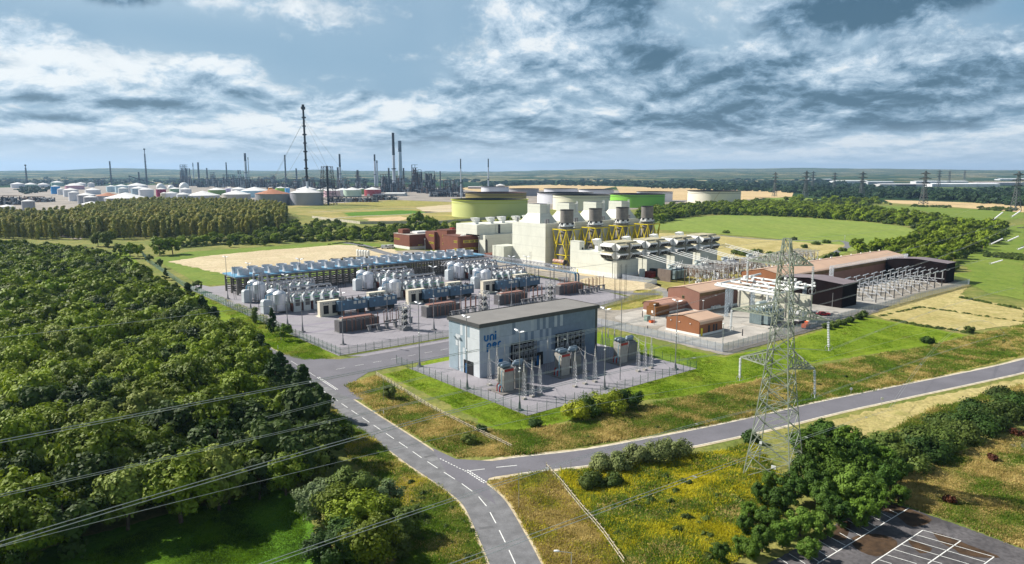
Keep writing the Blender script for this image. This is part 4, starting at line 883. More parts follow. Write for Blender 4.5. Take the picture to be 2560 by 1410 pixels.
# ---------------------------------------------------------------- rectifier transformers with terracotta posts
def rect(u, v, where, i):
    gp = 'brown lidded transformers in the grey yard'
    lb = 'dark finned transformer with a rust lid %s' % where
    if rect.a is None:
        r = THU('finned_transformer', lb, 'transformer', u, v, gp)
        m = MB(); m.box(0, -2.2, 0, 17.5, 2.6, .25); m.m = 1; m.box(.3, -1.9, .25, 17.2, 2.3, 4.5); m.build('finned_tank', [CONG2, RADG], r)
        m = MB(); m.box(1.5, -1.5, 4.5, 15.5, 2.0, 5.0); m.build('lid_base', CONG, r); m = MB(); m.box(2, -1.2, 5.0, 15, 1.7, 5.35); m.build('rust_lid', TLID, r)
        for a_ in [(3 + q * 1.9, -2.6 - (q % 2) * .7, .25, 5.6) for q in range(7)] + [(4 + q * 3, 1.6, 5.3, 7.6) for q in range(4)]: m = MB(); m.tube((a_[0], a_[1], a_[2]), (a_[0], a_[1], a_[3]), .15, 6); m.build('insulator', TERRA, r)
        m = MB(); 
        for q in range(6): sagwire(m, (3 + q * 1.9, -2.6, 5.6), (5.5 + q * 1.9, -3.3, 4.4), .3, .04, 6)
        m.build('cable', SIL, r); rect.a = r
    else: dup(rect.a, (*W(u, v), 0), RZ, lb, gp)
    lb = 'row of terracotta posts on concrete stubs %s' % where
    if rect.b is None:
        r = THU('busbar_stand', lb, 'busbar stand', u + 18.5, v - 4.5, 'terracotta busbar stands')
        m = MB(); m.box(-9, -2.2, 2.2, 4.5, -1.5, 2.6); m.box(.5, 1.6, 2.2, 13.5, 2.3, 2.6); m.build('beam', CONG2, r)
        for q in range(8): m = MB(); xx = (-8 + q * 3.8) if q < 4 else (1.5 + (q - 4) * 3.7); m.boxc(xx, -1.85 if q < 4 else 1.95, 0, 1.0, 1.0, 2.2); m.build('concrete_stub', CONG2, r)
        for q in range(5): 
            for yy in (-1.85, 1.95): m = MB(); xx = (-7 if yy < 0 else 1.5) + q * 2.7; m.tube((xx, yy, 2.6), (xx, yy, 7.2), .17, 6); m.build('insulator', TERRA, r)
        m = MB(); 
        for q in range(5): sagwire(m, (-7 + q * 2.7, -1.85, 7.1), (1.5 + q * 2.7, 1.95, 7.1), 1.0, .05, 8); sagwire(m, (1.5 + q * 2.7, 1.95, 7.1), (6 + q * 2.7, 0, 4.4), .6, .05, 8)
        m.build('cable', SIL, r); rect.b = r
    else: dup(rect.b, (*W(u + 18.5, v - 4.5), 0), RZ, lb, 'terracotta busbar stands')
rect.a = rect.b = None
for i, (u, v, wh) in enumerate(((5, 117.5, 'furthest left by the green fence'), (46, 121, 'behind the lamp posts, second from left'), (87, 124, 'third from left above the clad roof'), (127, 127, 'furthest right near the pipe rack'))): rect(u, v, wh, i)
first = None
for (u, v, lb) in ((27.8, 105.5, 'leftmost'), (68.5, 108.7, 'middle'), (109, 111.5, 'rightmost')):
    if first is None:
        r = first = THU('lattice_stand', lb + ' square lattice stand holding dark discs, rising behind the clad building', 'lattice stand', u, v, 'lattice stands with discs')
        m = MB(); m.boxc(0, 0, 0, 4.2, 4.2, 1.1); m.build('footing', CONG2, r)
        m = MB(); lattice(m, 0, 0, 1.1, 10.5, 3.2, 3.2, 4, .09); m.build('lattice', STEEL, r)
        for z in (2, 4.4, 6.8): m = MB(); m.tube((0, 0, z), (0, 0, z + 1.2), 1.2, 12); m.build('disc', BLK, r)
        for z in (3.5, 5.9, 8.3): m = MB(); m.tube((0, 0, z), (0, 0, z + .5), .95, 12); m.build('collar', CREAM, r)
    else: dup(first, (*W(u, v), 0), RZ, lb + ' square lattice stand holding dark discs, rising behind the clad building', 'lattice stands with discs')
# pipe rack on the right edge of the yard
r = THU('pipe_rack', 'long white trussed pipe rack with bent blue grey pipes at its near end', 'pipe rack', 157, 146)
m = MB(); n = 36; L = 112
for x in (-1.6, 1.6):
    for z in (6.0, 9.2): m.tube((x, 0, z), (x, L, z), .16, 4)
for i in range(n):
    a, b = L * i / n, L * (i + 1) / n
    for x in (-1.6, 1.6): m.tube((x, a, 6), (x, b, 9.2), .1, 4); m.tube((x, b, 6), (x, a, 9.2), .1, 4); m.tube((x, a, 6), (x, a, 9.2), .1, 4)
    m.tube((-1.6, a, 9.2), (1.6, b, 9.2), .09, 4); m.tube((-1.6, a, 9.2), (1.6, a, 9.2), .09, 4)
m.build('truss', M('truss_steel', (.42, .42, .45), .5, .3), r)
for i in range(9): m = MB(); m.tube((-1.4, 4 + i * 13, 0), (-1.4, 4 + i * 13, 6), .22, 6); m.tube((1.4, 4 + i * 13, 0), (1.4, 4 + i * 13, 6), .22, 6); m.build('leg', GREYM, r)
m = MB(); [m.tube((x, 0, 6.5), (x, L, 6.5), .4, 8) for x in (-.9, .1, 1.0)]; m.elbow(-.9, -2.6, 0, 6.5, -.9, 0, .42); m.elbow(.1, -2.0, 0, 6.5, .1, 0, .42); m.elbow(1.0, -3.2, 0, 6.5, 1.0, 0, .42); m.build('pipe', M('blue_grey_pipe', (.10, .19, .27), .4, .2), r)
tie = THU('link_rack', 'short white pipe rack crossing behind the right hand tanks', 'pipe rack', 118, 214)
m = MB()
for y in (0, 2.4):
    for z in (6.5, 9): m.tube((0, y, z), (37, y, z), .14, 4)
for i in range(14):
    for y in (0, 2.4): m.tube((i * 2.64, y, 6.5), (i * 2.64 + 2.64, y, 9), .09, 4); m.tube((i * 2.64 + 2.64, y, 6.5), (i * 2.64, y, 9), .09, 4)
m.build('truss', MC['truss_steel'], tie); m = MB(); [m.tube((x, 1.2, 0), (x, 1.2, 6.5), .25, 6) for x in (2, 14, 26)]; m.build('leg', GREYM, tie)
# ================================================================ old power station
CRM = M('cream_cladding', (.66, .66, .57), .65, 0, .05, .15, streak=.28, lines=[(2, 6.4, .12), (3, 1.2, .05)])
CRMD = M('cream_cladding_stained', (.58, .59, .50), .7, 0, .08, .2, streak=.6)
WBASE = M('white_wall_base', (.74, .73, .68), .7, 0, .08, .5, streak=.3)
STK = M('stack_cladding', (.20, .185, .17), .65, .2, .12, .4, streak=.3, lines=[(2, 2.2, .25)])
PLAT = M('platform_grey', (.36, .35, .31), .7, .2, .2, .6, streak=.4)
BRICK = M('brown_cladding', (.175, .062, .038), .7, 0, .1, .3, lines=[(2, 1.1, .12)])
BRICK2 = M('brown_cladding_dark', (.13, .05, .034), .7, 0, .1, .3)
HALLW = M('hall_brown_wall', (.25, .125, .09), .65, 0, .07, .2, lines=[(3, .6, .12)], streak=.12)
HALLO = M('hall_rust_wall', (.26, .105, .045), .65, 0, .07, .2, lines=[(3, .6, .10)], streak=.08)
HALLR = M('hall_pink_roof', (.55, .37, .26), .6, 0, .06, .12, lines=[(0, 1.0, .08)], streak=.08)
HALLE = M('hall_mossy_eave', (.16, .10, .045), .8, 0, .25, .3)
BLACKW = M('black_cladding', (.010, .006, .006), .9, 0, .2, .3, spec=.05)
DKROOF = M('dark_purple_roof', (.20, .165, .175), .7, 0, .08, .2)
WINY = M('yellow_window_frame', (.75, .62, .05), .5); GLASS = M('dark_glass', (.02, .025, .03), .1, 0, .1, 1, spec=.6)
RUST = M('rust_patchy_steel', (.50, .45, .40), .7, .2, .1, .8, rgb2=(.32, .10, .04))
SOIL = M('soiled_hood_top', (.42, .38, .26), .8, 0, .3, .5, streak=.3)
def plainbox(m, x0, y0, z0, x1, y1, z1): m.box(x0, y0, z0, x1, y1, z1)
for i in range(4):
    nm = ('leftmost', 'second from left', 'third from left', 'rightmost')[i]; u0 = 195 + 26.0 * i; v0 = 211.2
    r = THU('boiler_house', '%s of four cream boiler blocks with a sloping hood' % nm, 'boiler house', u0, v0, 'cream boiler blocks with hoods')
    m = MB(); m.m = 0; m.box(0, 0, 3.2, 11.5, 33.5, 27.6); m.m = 1; m.box(-.25, -.25, 0, 11.7, 33.7, 3.2); m.build('block', [CRM, WBASE], r)
    m = MB(); m.box(11.5, 2, 3.2, 17, 33.5, 26.8); m.box(-7.5, 33.5, 0, 6, 46, 11) if i == 0 else None; m.build('side_block', CRMD, r)
    m = MB(); b_ = [(-.0, 5.5), (15.5, 5.5), (15.5, 26), (-.0, 26)]; t_ = [(3.2, 9), (12, 9), (12, 21.5), (3.2, 21.5)]
    m.add([(x, y, 27.6) for x, y in b_] + [(x, y, 33.8) for x, y in t_], [(0, 1, 5, 4), (1, 2, 6, 5), (2, 3, 7, 6), (3, 0, 4, 7)]); m.build('hood', CRM, r)
    m = MB(); m.m = 0; m.box(3.2, 9, 33.8, 12, 21.5, 39.8); m.m = 1; m.box(3.8, 9.6, 39.8, 11.4, 20.9, 39.9); m.build('square_stack', [CRM, DKM], r)
    m = MB(); [m.tube((9.5 + s, 8.4, 28), (9.5 + s, 8.4, 41), .14, 4) for s in (0, 1.1)]; [m.box(9.4, 8.3, 28.6 + q * 1.2, 10.7, 8.5, 28.85 + q * 1.2) for q in range(11)]; m.build('ladder', WHT, r)
    for x, y in ((2, 1.8), (5, 3), (1.5, 29.5)): m = MB(); m.tube((x, y, 27.6), (x, y, 30.4), .8, 10); m.build('vent_stub', GREYM, r)
    # round stack in its yellow frame, standing before the block
    r = THU('round_stack', '%s of the four grey round stacks held in yellow frames' % nm, 'stack', 204.5 + 26.0 * i, 201.5, 'grey round stacks')
    m = MB(); m.lathe(0, 0, [(5.2, 0), (5.2, 10), (4.8, 12), (4.8, 24), (4.2, 25), (4.2, 26)], 20); autosmooth(m.build('lower_shell', STK, r, True))
    m = MB(); m.m = 0; m.lathe(0, 0, [(4.1, 26), (4.1, 28.4)], 20)
    for k in range(14): a = k / 14 * 6.283; m.m = 1 + k % 2; m.boxc(4.15 * math.cos(a), 4.15 * math.sin(a), 26.6 + (k % 2) * .9, 1.2, 1.2, 1.2)
    m.build('silencer_ring', [WHT, WHT, DKM], r)
    m = MB(); m.m = 0; m.lathe(0, 0, [(4.2, 28.4), (4.2, 36.6)], 24); m.m = 1; m.lathe(0, 0, [(4.35, 36.4), (4.4, 36.9), (4.0, 36.9), (3.9, 35)], 24); autosmooth(m.build('upper_shell', [STK, DKM], r, True))
    m = MB(); m.lathe(0, 0, [(5.8, 24.9), (5.8, 25.2), (0, 25.2)], 20)
    m.lathe(0, 0, [(5.8, 26.2), (5.75, 26.3)], 20); m.build('gallery', PLAT, r)
    m = MB(); h = 24.4; hw = 6.3
    for k in range(4):
        sx, sy = ((-1, -1), (1, -1), (1, 1), (-1, 1))[k]; tx, ty = ((-1, -1), (1, -1), (1, 1), (-1, 1))[(k + 1) % 4]; A = (sx * hw, sy * hw); B = (tx * hw, ty * hw); Mx, My = (A[0] + B[0]) / 2, (A[1] + B[1]) / 2
        m.tube((*A, h), (*B, h), .35, 4)
        for q, w_ in ((A, 0), (B, 1)):
            m.tube((*q, h), ((q[0] + Mx) / 2, (q[1] + My) / 2, 15), .24, 4); m.tube(((q[0] + Mx) / 2, (q[1] + My) / 2, 15), (Mx, My, h), .2, 4)
            m.tube((q[0], q[1], h), (q[0] * .8, q[1] * .8, 8.4), .34, 4)
        m.tube((A[0] * .86, A[1] * .86, 15), (B[0] * .86, B[1] * .86, 15), .2, 4)
        m.tube((Mx, My, h), (A[0] * .84, A[1] * .84, 8.2), .28, 4); m.tube((Mx, My, h), (B[0] * .84, B[1] * .84, 8.2), .28, 4)
        m.tube((A[0] * .82, A[1] * .82, 8.3), (B[0] * .82, B[1] * .82, 8.3), .3, 4); m.tube((A[0] * .82, A[1] * .82, 8.3), (A[0] * .82, A[1] * .82, 0), .3, 4)
        m.tube((A[0] * .82, A[1] * .82, 8.3), (Mx * .82, My * .82, 0), .24, 4); m.tube((B[0] * .82, B[1] * .82, 8.3), (Mx * .82, My * .82, 0), .24, 4)
    m.build('yellow_frame', YEL, r)
    m = MB(); [m.tube((-1 + s, -6.2, 9), (-1 + s, -6.2, 24.5), .1, 4) for s in (0, .8)]; [m.box(-1, -6.3, 9.5 + q * 1, -.2, -6.1, 9.7 + q) for q in range(15)]; m.build('ladder', WHT, r)
    # air intake house
    u1 = 192 + 26.0 * i; v1 = 148
    r = THU('air_intake_house', '%s of the four cream air intake houses with louvred hoods' % nm, 'intake house', u1, v1, 'air intake houses with hoods')
    m = MB(); m.m = 0; m.xprism([(2, 2.6), (29, 2.6), (29, 14), (14, 14), (6, 9.5), (2, 9.5)], 0, 10); m.m = 1; m.box(-.2, 1.8, 0, 10.2, 29.2, 2.6); m.build('lower_block', [CRM, WBASE], r)
    m = MB(); m.m = 0; m.box(.2, -1.5, 2.4, 18.5, 1.9, 10.3); m.m = 1; m.box(0, -1.7, 0, 18.7, 1.95, 2.4); m.box(15.5, 1.9, 0, 18.5, 12, 10); m.build('front_wall', [CRM, WBASE], r)
    m = MB(); m.box(1, 0, 10.4, 18, 10.5, 20.2); m.build('filter_core', CRMD, r)
    for lev in (0, 1):
        z = 10.9 + lev * 4.7
        for (ax, a0, a1, fx) in (('y', .5, 7.5, 0), ('y', 11.0, 18.2, 0), ('x', .6, 9.6, 1)):
            m = MB()
            # hood: a roof sloping out, open below
            if ax == 'y': P_ = lambda o, q, zz2: (q, -o, zz2)
            else: P_ = lambda o, q, zz2: (1 - o, q, zz2)
            A = [P_(0, a0, z + 4.4), P_(0, a1, z + 4.4), P_(3.4, a1, z + 3.3), P_(3.4, a0, z + 3.3), P_(3.6, a0, z + 2.4), P_(3.6, a1, z + 2.4), P_(0, a0, z), P_(0, a1, z), P_(2.0, a0, z + .2), P_(2.0, a1, z + .2)]
            m.m = 1 if (lev == 0 or ax == 'y') else 0; m.add(A, [(0, 1, 2, 3)]); m.m = 0; m.add(A, [(3, 2, 5, 4), (0, 3, 4, 8, 6), (1, 2, 5, 9, 7)])
            h_ = m.build('hood', [WHT, SOIL], r)
            m = MB(); A = [P_(3.3, a0 + .2, z + 2.5), P_(3.3, a1 - .2, z + 2.5), P_(1.7, a1 - .2, z + .2), P_(1.7, a0 + .2, z + .2)]; m.m = 0; m.add(A, [(0, 1, 2, 3)]); m.m = 1
            for q in range(1, 4): c_ = a0 + (a1 - a0) * q / 4; m.tube(P_(3.4, c_, z + 2.5), P_(1.8, c_, z + .2), .1, 4)
            m.build('louvre', [BLK, PLAT], h_)
    m = MB(); m.m = 1; m.box(.6, -.2, 20.2, 18.4, 10.8, 20.5); m.box(7.8, -1.4, 10.5, 10.6, -.1, 20.2); m.build('roof', [WHT, SOIL], r)
    m = MB(); [m.tube((8.2 + q * 1.1, -1.7, 10), (8.2 + q * 1.1, -1.7, 20), .2, 5) for q in range(3)]; m.build('duct_pipe', PLAT, r)
    m = MB(); m.add([(3, 16.5, 17.8), (7, 16.5, 17.8), (7, 20, 17.8), (3, 20, 17.8), (1.2, 16.2, 20.8), (5.2, 16.2, 21.4), (5.2, 20.3, 21.4), (1.2, 20.3, 20.8)], [(0, 1, 5, 4), (1, 2, 6, 5), (2, 3, 7, 6), (3, 0, 4, 7), (4, 5, 6, 7)]); m.box(3.5, 17, 14, 6.5, 19.6, 17.8); m.build('roof_cowl', WHT, r)
r = THU('stair_tower', 'narrow white square tower with three small dark windows before the yellow frames', 'tower', 192, 177)
m = MB(); m.m = 0; m.box(0, 0, 2.4, 4.2, 8, 18.8); m.m = 1; m.box(-.1, -.1, 0, 4.3, 8.1, 2.4); m.m = 0; m.box(-.1, -.1, 18.8, 4.3, 8.1, 19.1); m.build('shaft', [CRM, WBASE], r)
for z in (5.5, 9.8, 14): m = MB(); m.box(2.2, -.08, z, 3.4, -.01, z + 1.3); m.build('window', BLK, r)
m = MB(); m.box(-.18, 1.2, .3, -.11, 1.9, 2.2); m.build('yellow_door', YEL, r)
r = THU('rusty_duct', 'white and rust coloured cylinder lying on a yellow trestle below the stacks', 'duct', 196, 194); m = MB(); m.tube((0, 10, 4.6), (0, 0, 4.6), 1.3, 14); autosmooth(m.build('cylinder', RUST, r, True)); m = MB(); m.tube((0, 0, 4.6), (0, -.4, 4.6), 1.5, 14); m.build('end_cap', DKM, r); m = MB(); [m.tube((x, y, 0), (x, y, 3.2), .16, 4) for x in (-1.5, 1.5) for y in (.5, 5, 9.5)]; [m.tube((x, .5, 3.2), (x, 9.5, 3.2), .16, 4) for x in (-1.5, 1.5)]; m.build('trestle', YEL, r)
# turbine hall, cream, in stepped blocks
r = THU('turbine_hall', 'long stepped cream turbine hall behind the brown office block', 'building', 199, 284)
m = MB(); m.m = 0; m.box(2.5, 0, 1.5, 150, 7, 15.2); m.m = 1; m.box(2.4, -.1, 0, 150, 7, 1.5); m.build('lower_hall', [CRM, WBASE], r)
m = MB(); m.box(0, 6.5, 15.2, 17, 33, 22.3); m.box(-.3, 20, 0, 4, 33, 15.2); m.box(17.3, 6.5, 15.2, 39, 33, 22.1); m.box(39.3, 6.5, 15.2, 150, 33, 22.1); m.build('upper_hall', CRM, r)
for i in range(5):
    m = MB(); x, y = 4 + i * 12.5, 14 - (i % 2) * 2; m.add([(x, y, 24.2), (x + 4, y, 24.2), (x + 4, y + 4, 24.2), (x, y + 4, 24.2), (x - 1.6, y - .3, 27), (x + 4, y - .3, 27), (x + 4, y + 4.3, 27), (x - 1.6, y + 4.3, 27)], [(0, 1, 5, 4), (1, 2, 6, 5), (2, 3, 7, 6), (3, 0, 4, 7), (4, 5, 6, 7)]); m.box(x + .5, y + .5, 22.2, x + 3.5, y + 3.5, 24.2); m.build('roof_cowl', WHT, r)
m = MB(); m.elbow(3.5, -.8, 0, 12, 3.5, 3, .5); m.tube((20.5, 6.2, 15.3), (20.5, 6.2, 21.8), .8, 8); m.build('wall_pipe', DKM, r)
# brown offices
def winrow(parent, face, a0, a1, z, h, n, off, yellow=True):
    # ribbon of small windows; face 'x' = wall facing -x, 'y' = wall facing -y
    for i in range(n):
        a = a0 + (a1 - a0) * i / n; b = a + (a1 - a0) / n * .8
        m = MB()
        if face == 'y': m.m = 0; m.box(a, off - .08, z, b, off - .01, z + h); m.m = 1; m.box(a + (b - a) * .18, off - .12, z + h * .1, b - (b - a) * .18 if i % 6 else a + (b - a) * .3, off - .081, z + h * .9)
        else: m.m = 0; m.box(off - .08, a, z, off - .01, b, z + h); m.m = 1; m.box(off - .12, a + (b - a) * .18, z + h * .1, off - .081, b - (b - a) * .18, z + h * .9)
        m.build('window', [WINY, GLASS], parent)
r = THU('brown_workshop', 'long low brown building with a white plinth, furthest left of the station', 'building', 181.9, 357)
m = MB(); m.m = 0; m.box(0, 0, 2.2, 27, 24.4, 11.4); m.m = 1; m.box(-.15, -.15, 0, 27.15, 24.5, 2.2); m.build('wall', [BRICK, WBASE], r)
m = MB(); m.m = 0; m.box(-.2, -.2, 11.4, 27.2, 24.6, 11.75); m.build('roof', [M('pale_roof', (.42, .37, .33), .8, var=.15)], r)
m = MB(); m.box(1, 12, 11.75, 8, 19, 15.2); m.build('plant_room', BRICK, r); m = MB(); m.box(11, 6, 11.75, 22, 14, 13.2); m.build('roof_unit', WHT, r)
winrow(r, 'x', 15, 24, 6.6, 1.3, 6, 0); winrow(r, 'y', 8, 12, 2.4, 1.2, 3, 0)
r = THU('yellow_door_panel', 'bright yellow panel standing by the white plinth of the brown workshop', 'panel', 199, 356.2); m = MB(); m.box(0, -.4, 0, 3.6, 0, 4.4); m.build('panel', YEL, r)
r = THU('brown_office', 'tall brown office block with two ribbons of yellow framed windows', 'building', 198, 328)
m = MB(); m.box(0, 0, 0, 13, 14, 15.8); m.build('wall', BRICK, r); m = MB(); m.box(-.15, -.15, 15.8, 13.15, 14.15, 16.2); m.build('roof', BRICK2, r)
m = MB(); m.box(-2.5, 14, 0, 6, 27, 14.2); m.build('stair_wing', BRICK, r)
for z in (4.6, 10.4): winrow(r, 'x', 1.8, 6.5, z, 1.9, 4, 0); winrow(r, 'x', 15, 22, z, 1.5, 4, -2.5)
m = MB(); m.boxc(10, 7, 16.2, 3, 3, 1.2); m.build('roof_unit', REDP, r)
r = THU('brown_office_wing', 'curved cornered brown wing with yellow window ribbons in front of the cream hall', 'building', 187.4, 295.7)
P_ = [(0, 2.5), (.8, .8), (2.5, 0), (23, 0), (23, 22), (0, 22)]
m = MB(); m.prism(P_, 0, 13.6); m.build('wall', BRICK, r); m = MB(); m.prism([(x * 1.01 - .1, y * 1.01 - .1) for x, y in P_], 13.6, 14.1); m.build('roof', BRICK2, r)
m = MB(); m.box(23, -4, 0, 29, 20, 8.0); m.build('side_wing', BRICK, r); m = MB(); m.box(16, 8, 14.1, 28, 20, 17.0); m.build('upper_block', BRICK2, r)
for z in (3.6, 9.2): winrow(r, 'y', 3, 21, z, 2.0, 22, 0); winrow(r, 'x', 3.5, 8, z, 1.6, 4, 0)
m = MB(); [m.boxc(6 + q, 6, 14.1, .5, .5, .8) for q in range(3)]; m.box(5, 5, 14.1, 9, 7, 14.3); m.build('roof_unit', WHT, r)
r = THU('low_brown_block', 'low brown block on a white plinth at the foot of the cream hall', 'building', 190, 262); m = MB(); m.m = 0; m.box(0, 0, .8, 14, 8, 4.2); m.m = 1; m.box(-.1, -.1, 0, 14.1, 8.1, .8); m.build('wall', [BRICK, WBASE], r)
r = THU('white_shed', 'white shed with a shallow ridge beyond the last yellow frame', 'shed', 300, 205)
m = MB(); m.xprism([(0, 0), (0, 7), (9, 9.5), (18, 7), (18, 0)], 0, 45); m.build('wall', WHT, r); m = MB(); m.xprism([(-.3, 7.02), (9, 9.6), (18.3, 7.02), (18.3, 7.3), (9, 9.9), (-.3, 7.3)], -.3, 45.3); m.build('roof', M('pale_sheet_roof', (.6, .62, .62), .5, .1), r)
# ---------------------------------------------------------------- brown sheds with barrel eaves
def hall(name, label, u, v, L, Wd, he, hr, wall, roof, base=True, lip=1.6, mossy=True, name_='hall'):
    r = THU(name, label, 'shed', u, v)
    m = MB(); m.m = 0; m.xprism([(0, 0), (0, he), (Wd / 2, hr), (Wd, he), (Wd, 0)], 0, L)
    if base: m.m = 1; m.box(-.1, -.1, 0, L + .1, Wd + .1, .9)
    m.build('wall', [wall, WBASE], r)
    e = lip; arc_ = [(-.25, he - e), (-.45, he - e * .5), (-.3, he - .1), (.5, he + .35), (Wd / 2, hr + .25), (Wd - .5, he + .35), (Wd + .3, he - .1), (Wd + .45, he - e * .5), (Wd + .25, he - e)]
    inner = [(y * .985 + Wd * .0075 if 0 < y < Wd else y + (.1 if y < 0 else -.1), z - .12) for y, z in arc_][::-1]
    n = len(arc_); m = MB()
    for k in range(n - 1):
        m.m = 1 if (k < 2 or k > n - 4) and mossy else 0
        (y0, z0), (y1, z1) = arc_[k], arc_[k + 1]; m.quad((-.2, y0, z0), (L + .2, y0, z0), (L + .2, y1, z1), (-.2, y1, z1)); 
    m.build('roof', [roof, HALLE], r)
    m = MB(); m.box(-.1, Wd / 2 - .12, hr + .25, L + .1, Wd / 2 + .12, hr + .4); m.build('ridge', M('ridge_pale', (.62, .42, .34), .6), r)
    return r
r = hall('brown_hall', 'mid brown long shed with a small square window in its gable, behind the low annexe', 144.8, 55, 38, 17.1, 8.6, 10.2, HALLW, HALLR)
m = MB(); m.m = 0; m.box(-.12, 8.0, 5.0, -.02, 9.2, 6.4); m.m = 1; m.box(-.16, 8.2, 5.2, -.12, 9.0, 6.2); m.build('window', [M('olive_frame', (.2, .19, .08), .6), BLK], r)
for q in range(3): m = MB(); m.boxc(9 + q * 2.2, -.7, .5, 1.4, 1.0, 1.3); m.build('wall_unit', WHT, r)
r = hall('brown_hall', 'longest rust brown shed running back towards the hedges', 210, 53, 138, 24, 10, 12.4, HALLO, HALLR, lip=2.0)
m = MB(); m.box(34, -.12, 0, 138, -.01, 8); m.build('pale_lower_wall', HALLW, r)
m = MB(); [m.boxc(10 + q * 12, 13, 12.6, .5, .5, .7) for q in range(11)]; m.build('roof_vent', WHT, r)
r = hall('brown_shed', 'small separate brown shed on a white plinth nearest the palisade corner', 105.8, 26.3, 14.5, 15.2, 5.6, 6.9, HALLO, HALLR, lip=1.2, mossy=False)
m = MB(); m.box(.9, -.14, .1, 2.0, -.02, 3.0); m.build('yellow_door', YEL, r)
for x in (5.5, 8.5, 10.2): m = MB(); m.box(x, -.14, 1, x + .9, -.02, 3.6); m.build('door', DKM if x > 5 else YEL, r)
m = MB(); [m.boxc(x, -.15, 4.4, .4, .2, .3) for x in (2.5, 7, 10.5)]; [m.boxc(-.15, y, 4.2, .2, .4, .3) for y in (4, 9, 13)]; m.build('wall_lamp', WHT, r)
r = hall('brown_annexe', 'low brown annexe with a rounded roof between the container and the mid brown shed', 128, 62, 17, 10, 4.2, 4.9, HALLW, M('annexe_roof', (.42, .24, .18), .7, var=.12, streak=.3), lip=1.0, mossy=False)
r = THU('brown_container', 'rust brown container with a roof box at the edge of the pale apron', 'container', 122.5, 60.5)
m = MB(); m.box(0, 0, .3, 9, 5, 3.9); m.box(-.05, -.05, 3.9, 9.05, 5.05, 4.0); m.build('body', M('container_brown', (.20, .085, .022), .7, lines=[(3, .5, .2)]), r); m = MB(); m.box(1, 2, 4.0, 4.5, 4.6, 5.3); m.build('roof_box', MC['container_brown'], r); m = MB(); m.box(-.08, 1.4, 1.4, -.01, 2.3, 2.5); m.build('sign_panel', WHT, r)
r = THU('green_cabinet', 'small grey green cabinet on the pale apron', 'cabinet', 113, 57); m = MB(); m.boxc(0, 0, .1, 2.2, 1.6, 2.2); m.box(-1.2, -.9, 2.3, 1.2, .9, 2.4); m.build('casing', M('cabinet_green', (.25, .34, .30), .6), r)
r = THU('orange_skip', 'small orange skip beside the green cabinet', 'skip', 112, 53.8); m = MB(); m.prism([(-1.2, -.6), (1.2, -.6), (1.0, .7), (-1.0, .7)], .1, 1.0); m.m = 1; m.prism([(-1.0, -.4), (1.0, -.4), (.85, .5), (-.85, .5)], 1.0, 1.02); m.build('tub', [M('orange_paint', (.70, .12, .02), .6), DKM], r)
def blackhall(label, u, v, L, Wd, h):
    r = THU('black_hall', label, 'building', u, v); m = MB(); m.xprism([(0, 0), (0, h), (Wd / 2, h + 1.1), (Wd, h), (Wd, 0)], 0, L); m.build('wall', BLACKW, r)
    m = MB(); m.add([(-.3, -.4, h), (L + .3, -.4, h), (L + .3, Wd / 2, h + 1.25), (-.3, Wd / 2, h + 1.25), (L + .3, Wd + .4, h), (-.3, Wd + .4, h)], [(0, 1, 2, 3), (3, 2, 4, 5)]); m.build('roof', DKROOF, r); return r
r = blackhall('black clad hall with a purple grey roof, nearer of the two', 201.9, 20.4, 14, 32, 10.9)
m = MB(); [m.box(-.5 - .3 * (q % 2), 24, 5.5 + q * 1.2, -.05, 27.5, 6.1 + q * 1.2) for q in range(3)]; m.build('wall_vent', WHT, r)
blackhall('black clad hall at the far end of the gantry yard, against the hedges', 318, 20, 12, 32, 11)
# pole by black hall, cars
def post(name, label, x, y, yt, r_=.1, mat=None, cat='post', head=False, g=None):
    b = G(x, y) if g is None else g; h = HT(x, y, yt) if g is None else yt; r = TH(name, label, cat, b, RZ); m = MB(); m.tube((0, 0, 0), (0, 0, h), r_, 6, r_ * .7); m.build('pole', mat or STEEL, r)
    if head: m = MB(); m.boxc(0, 0, h, .9, .5, .25); m.build('lamp_head', WHT, r)
    return r
post('yard_post', 'slim pale post before the nearer black hall', 2080, 770, 732)
post('yard_post', 'short dark bollard post on the pale apron right of the small shed', 1856, 840, 823, .22, DKM)
post('yard_post', 'short dark bollard post left of the pale apron', 1606, 793, 777, .2, DKM)
post('yard_post', 'dark post at the near edge of the pale apron behind the palisade', 1619, 823, 814, .2, DKM)
post('area_light', 'tall lamp post inside the palisade corner beside the small brown shed', 1806, 878, 810, .14, STEEL, 'lamp post', True)
post('area_light', 'lamp post standing in the pale apron by the orange skip', 1635, 812, 762, .12, STEEL, 'lamp post', True)
post('area_light', 'lamp post at the corner of the mid brown shed', 1757, 788, 752, .12, STEEL, 'lamp post', True)
post('tall_mast', 'tall thin mast beside the right corner of the clad building', 1550, 950, 742, .13, GREYM, 'mast')
post('area_light', 'lamp post on the track bend by the scrub beyond the long shed', 2111, 612, 590, .22, STEEL, 'lamp post', True)
post('area_light', 'lamp post in front of the brown workshop', 1063, 641, 598, .2, STEEL, 'lamp post', True)
post('area_light', 'lamp post in front of the curved brown wing', 1197, 650, 592, .2, STEEL, 'lamp post', True)
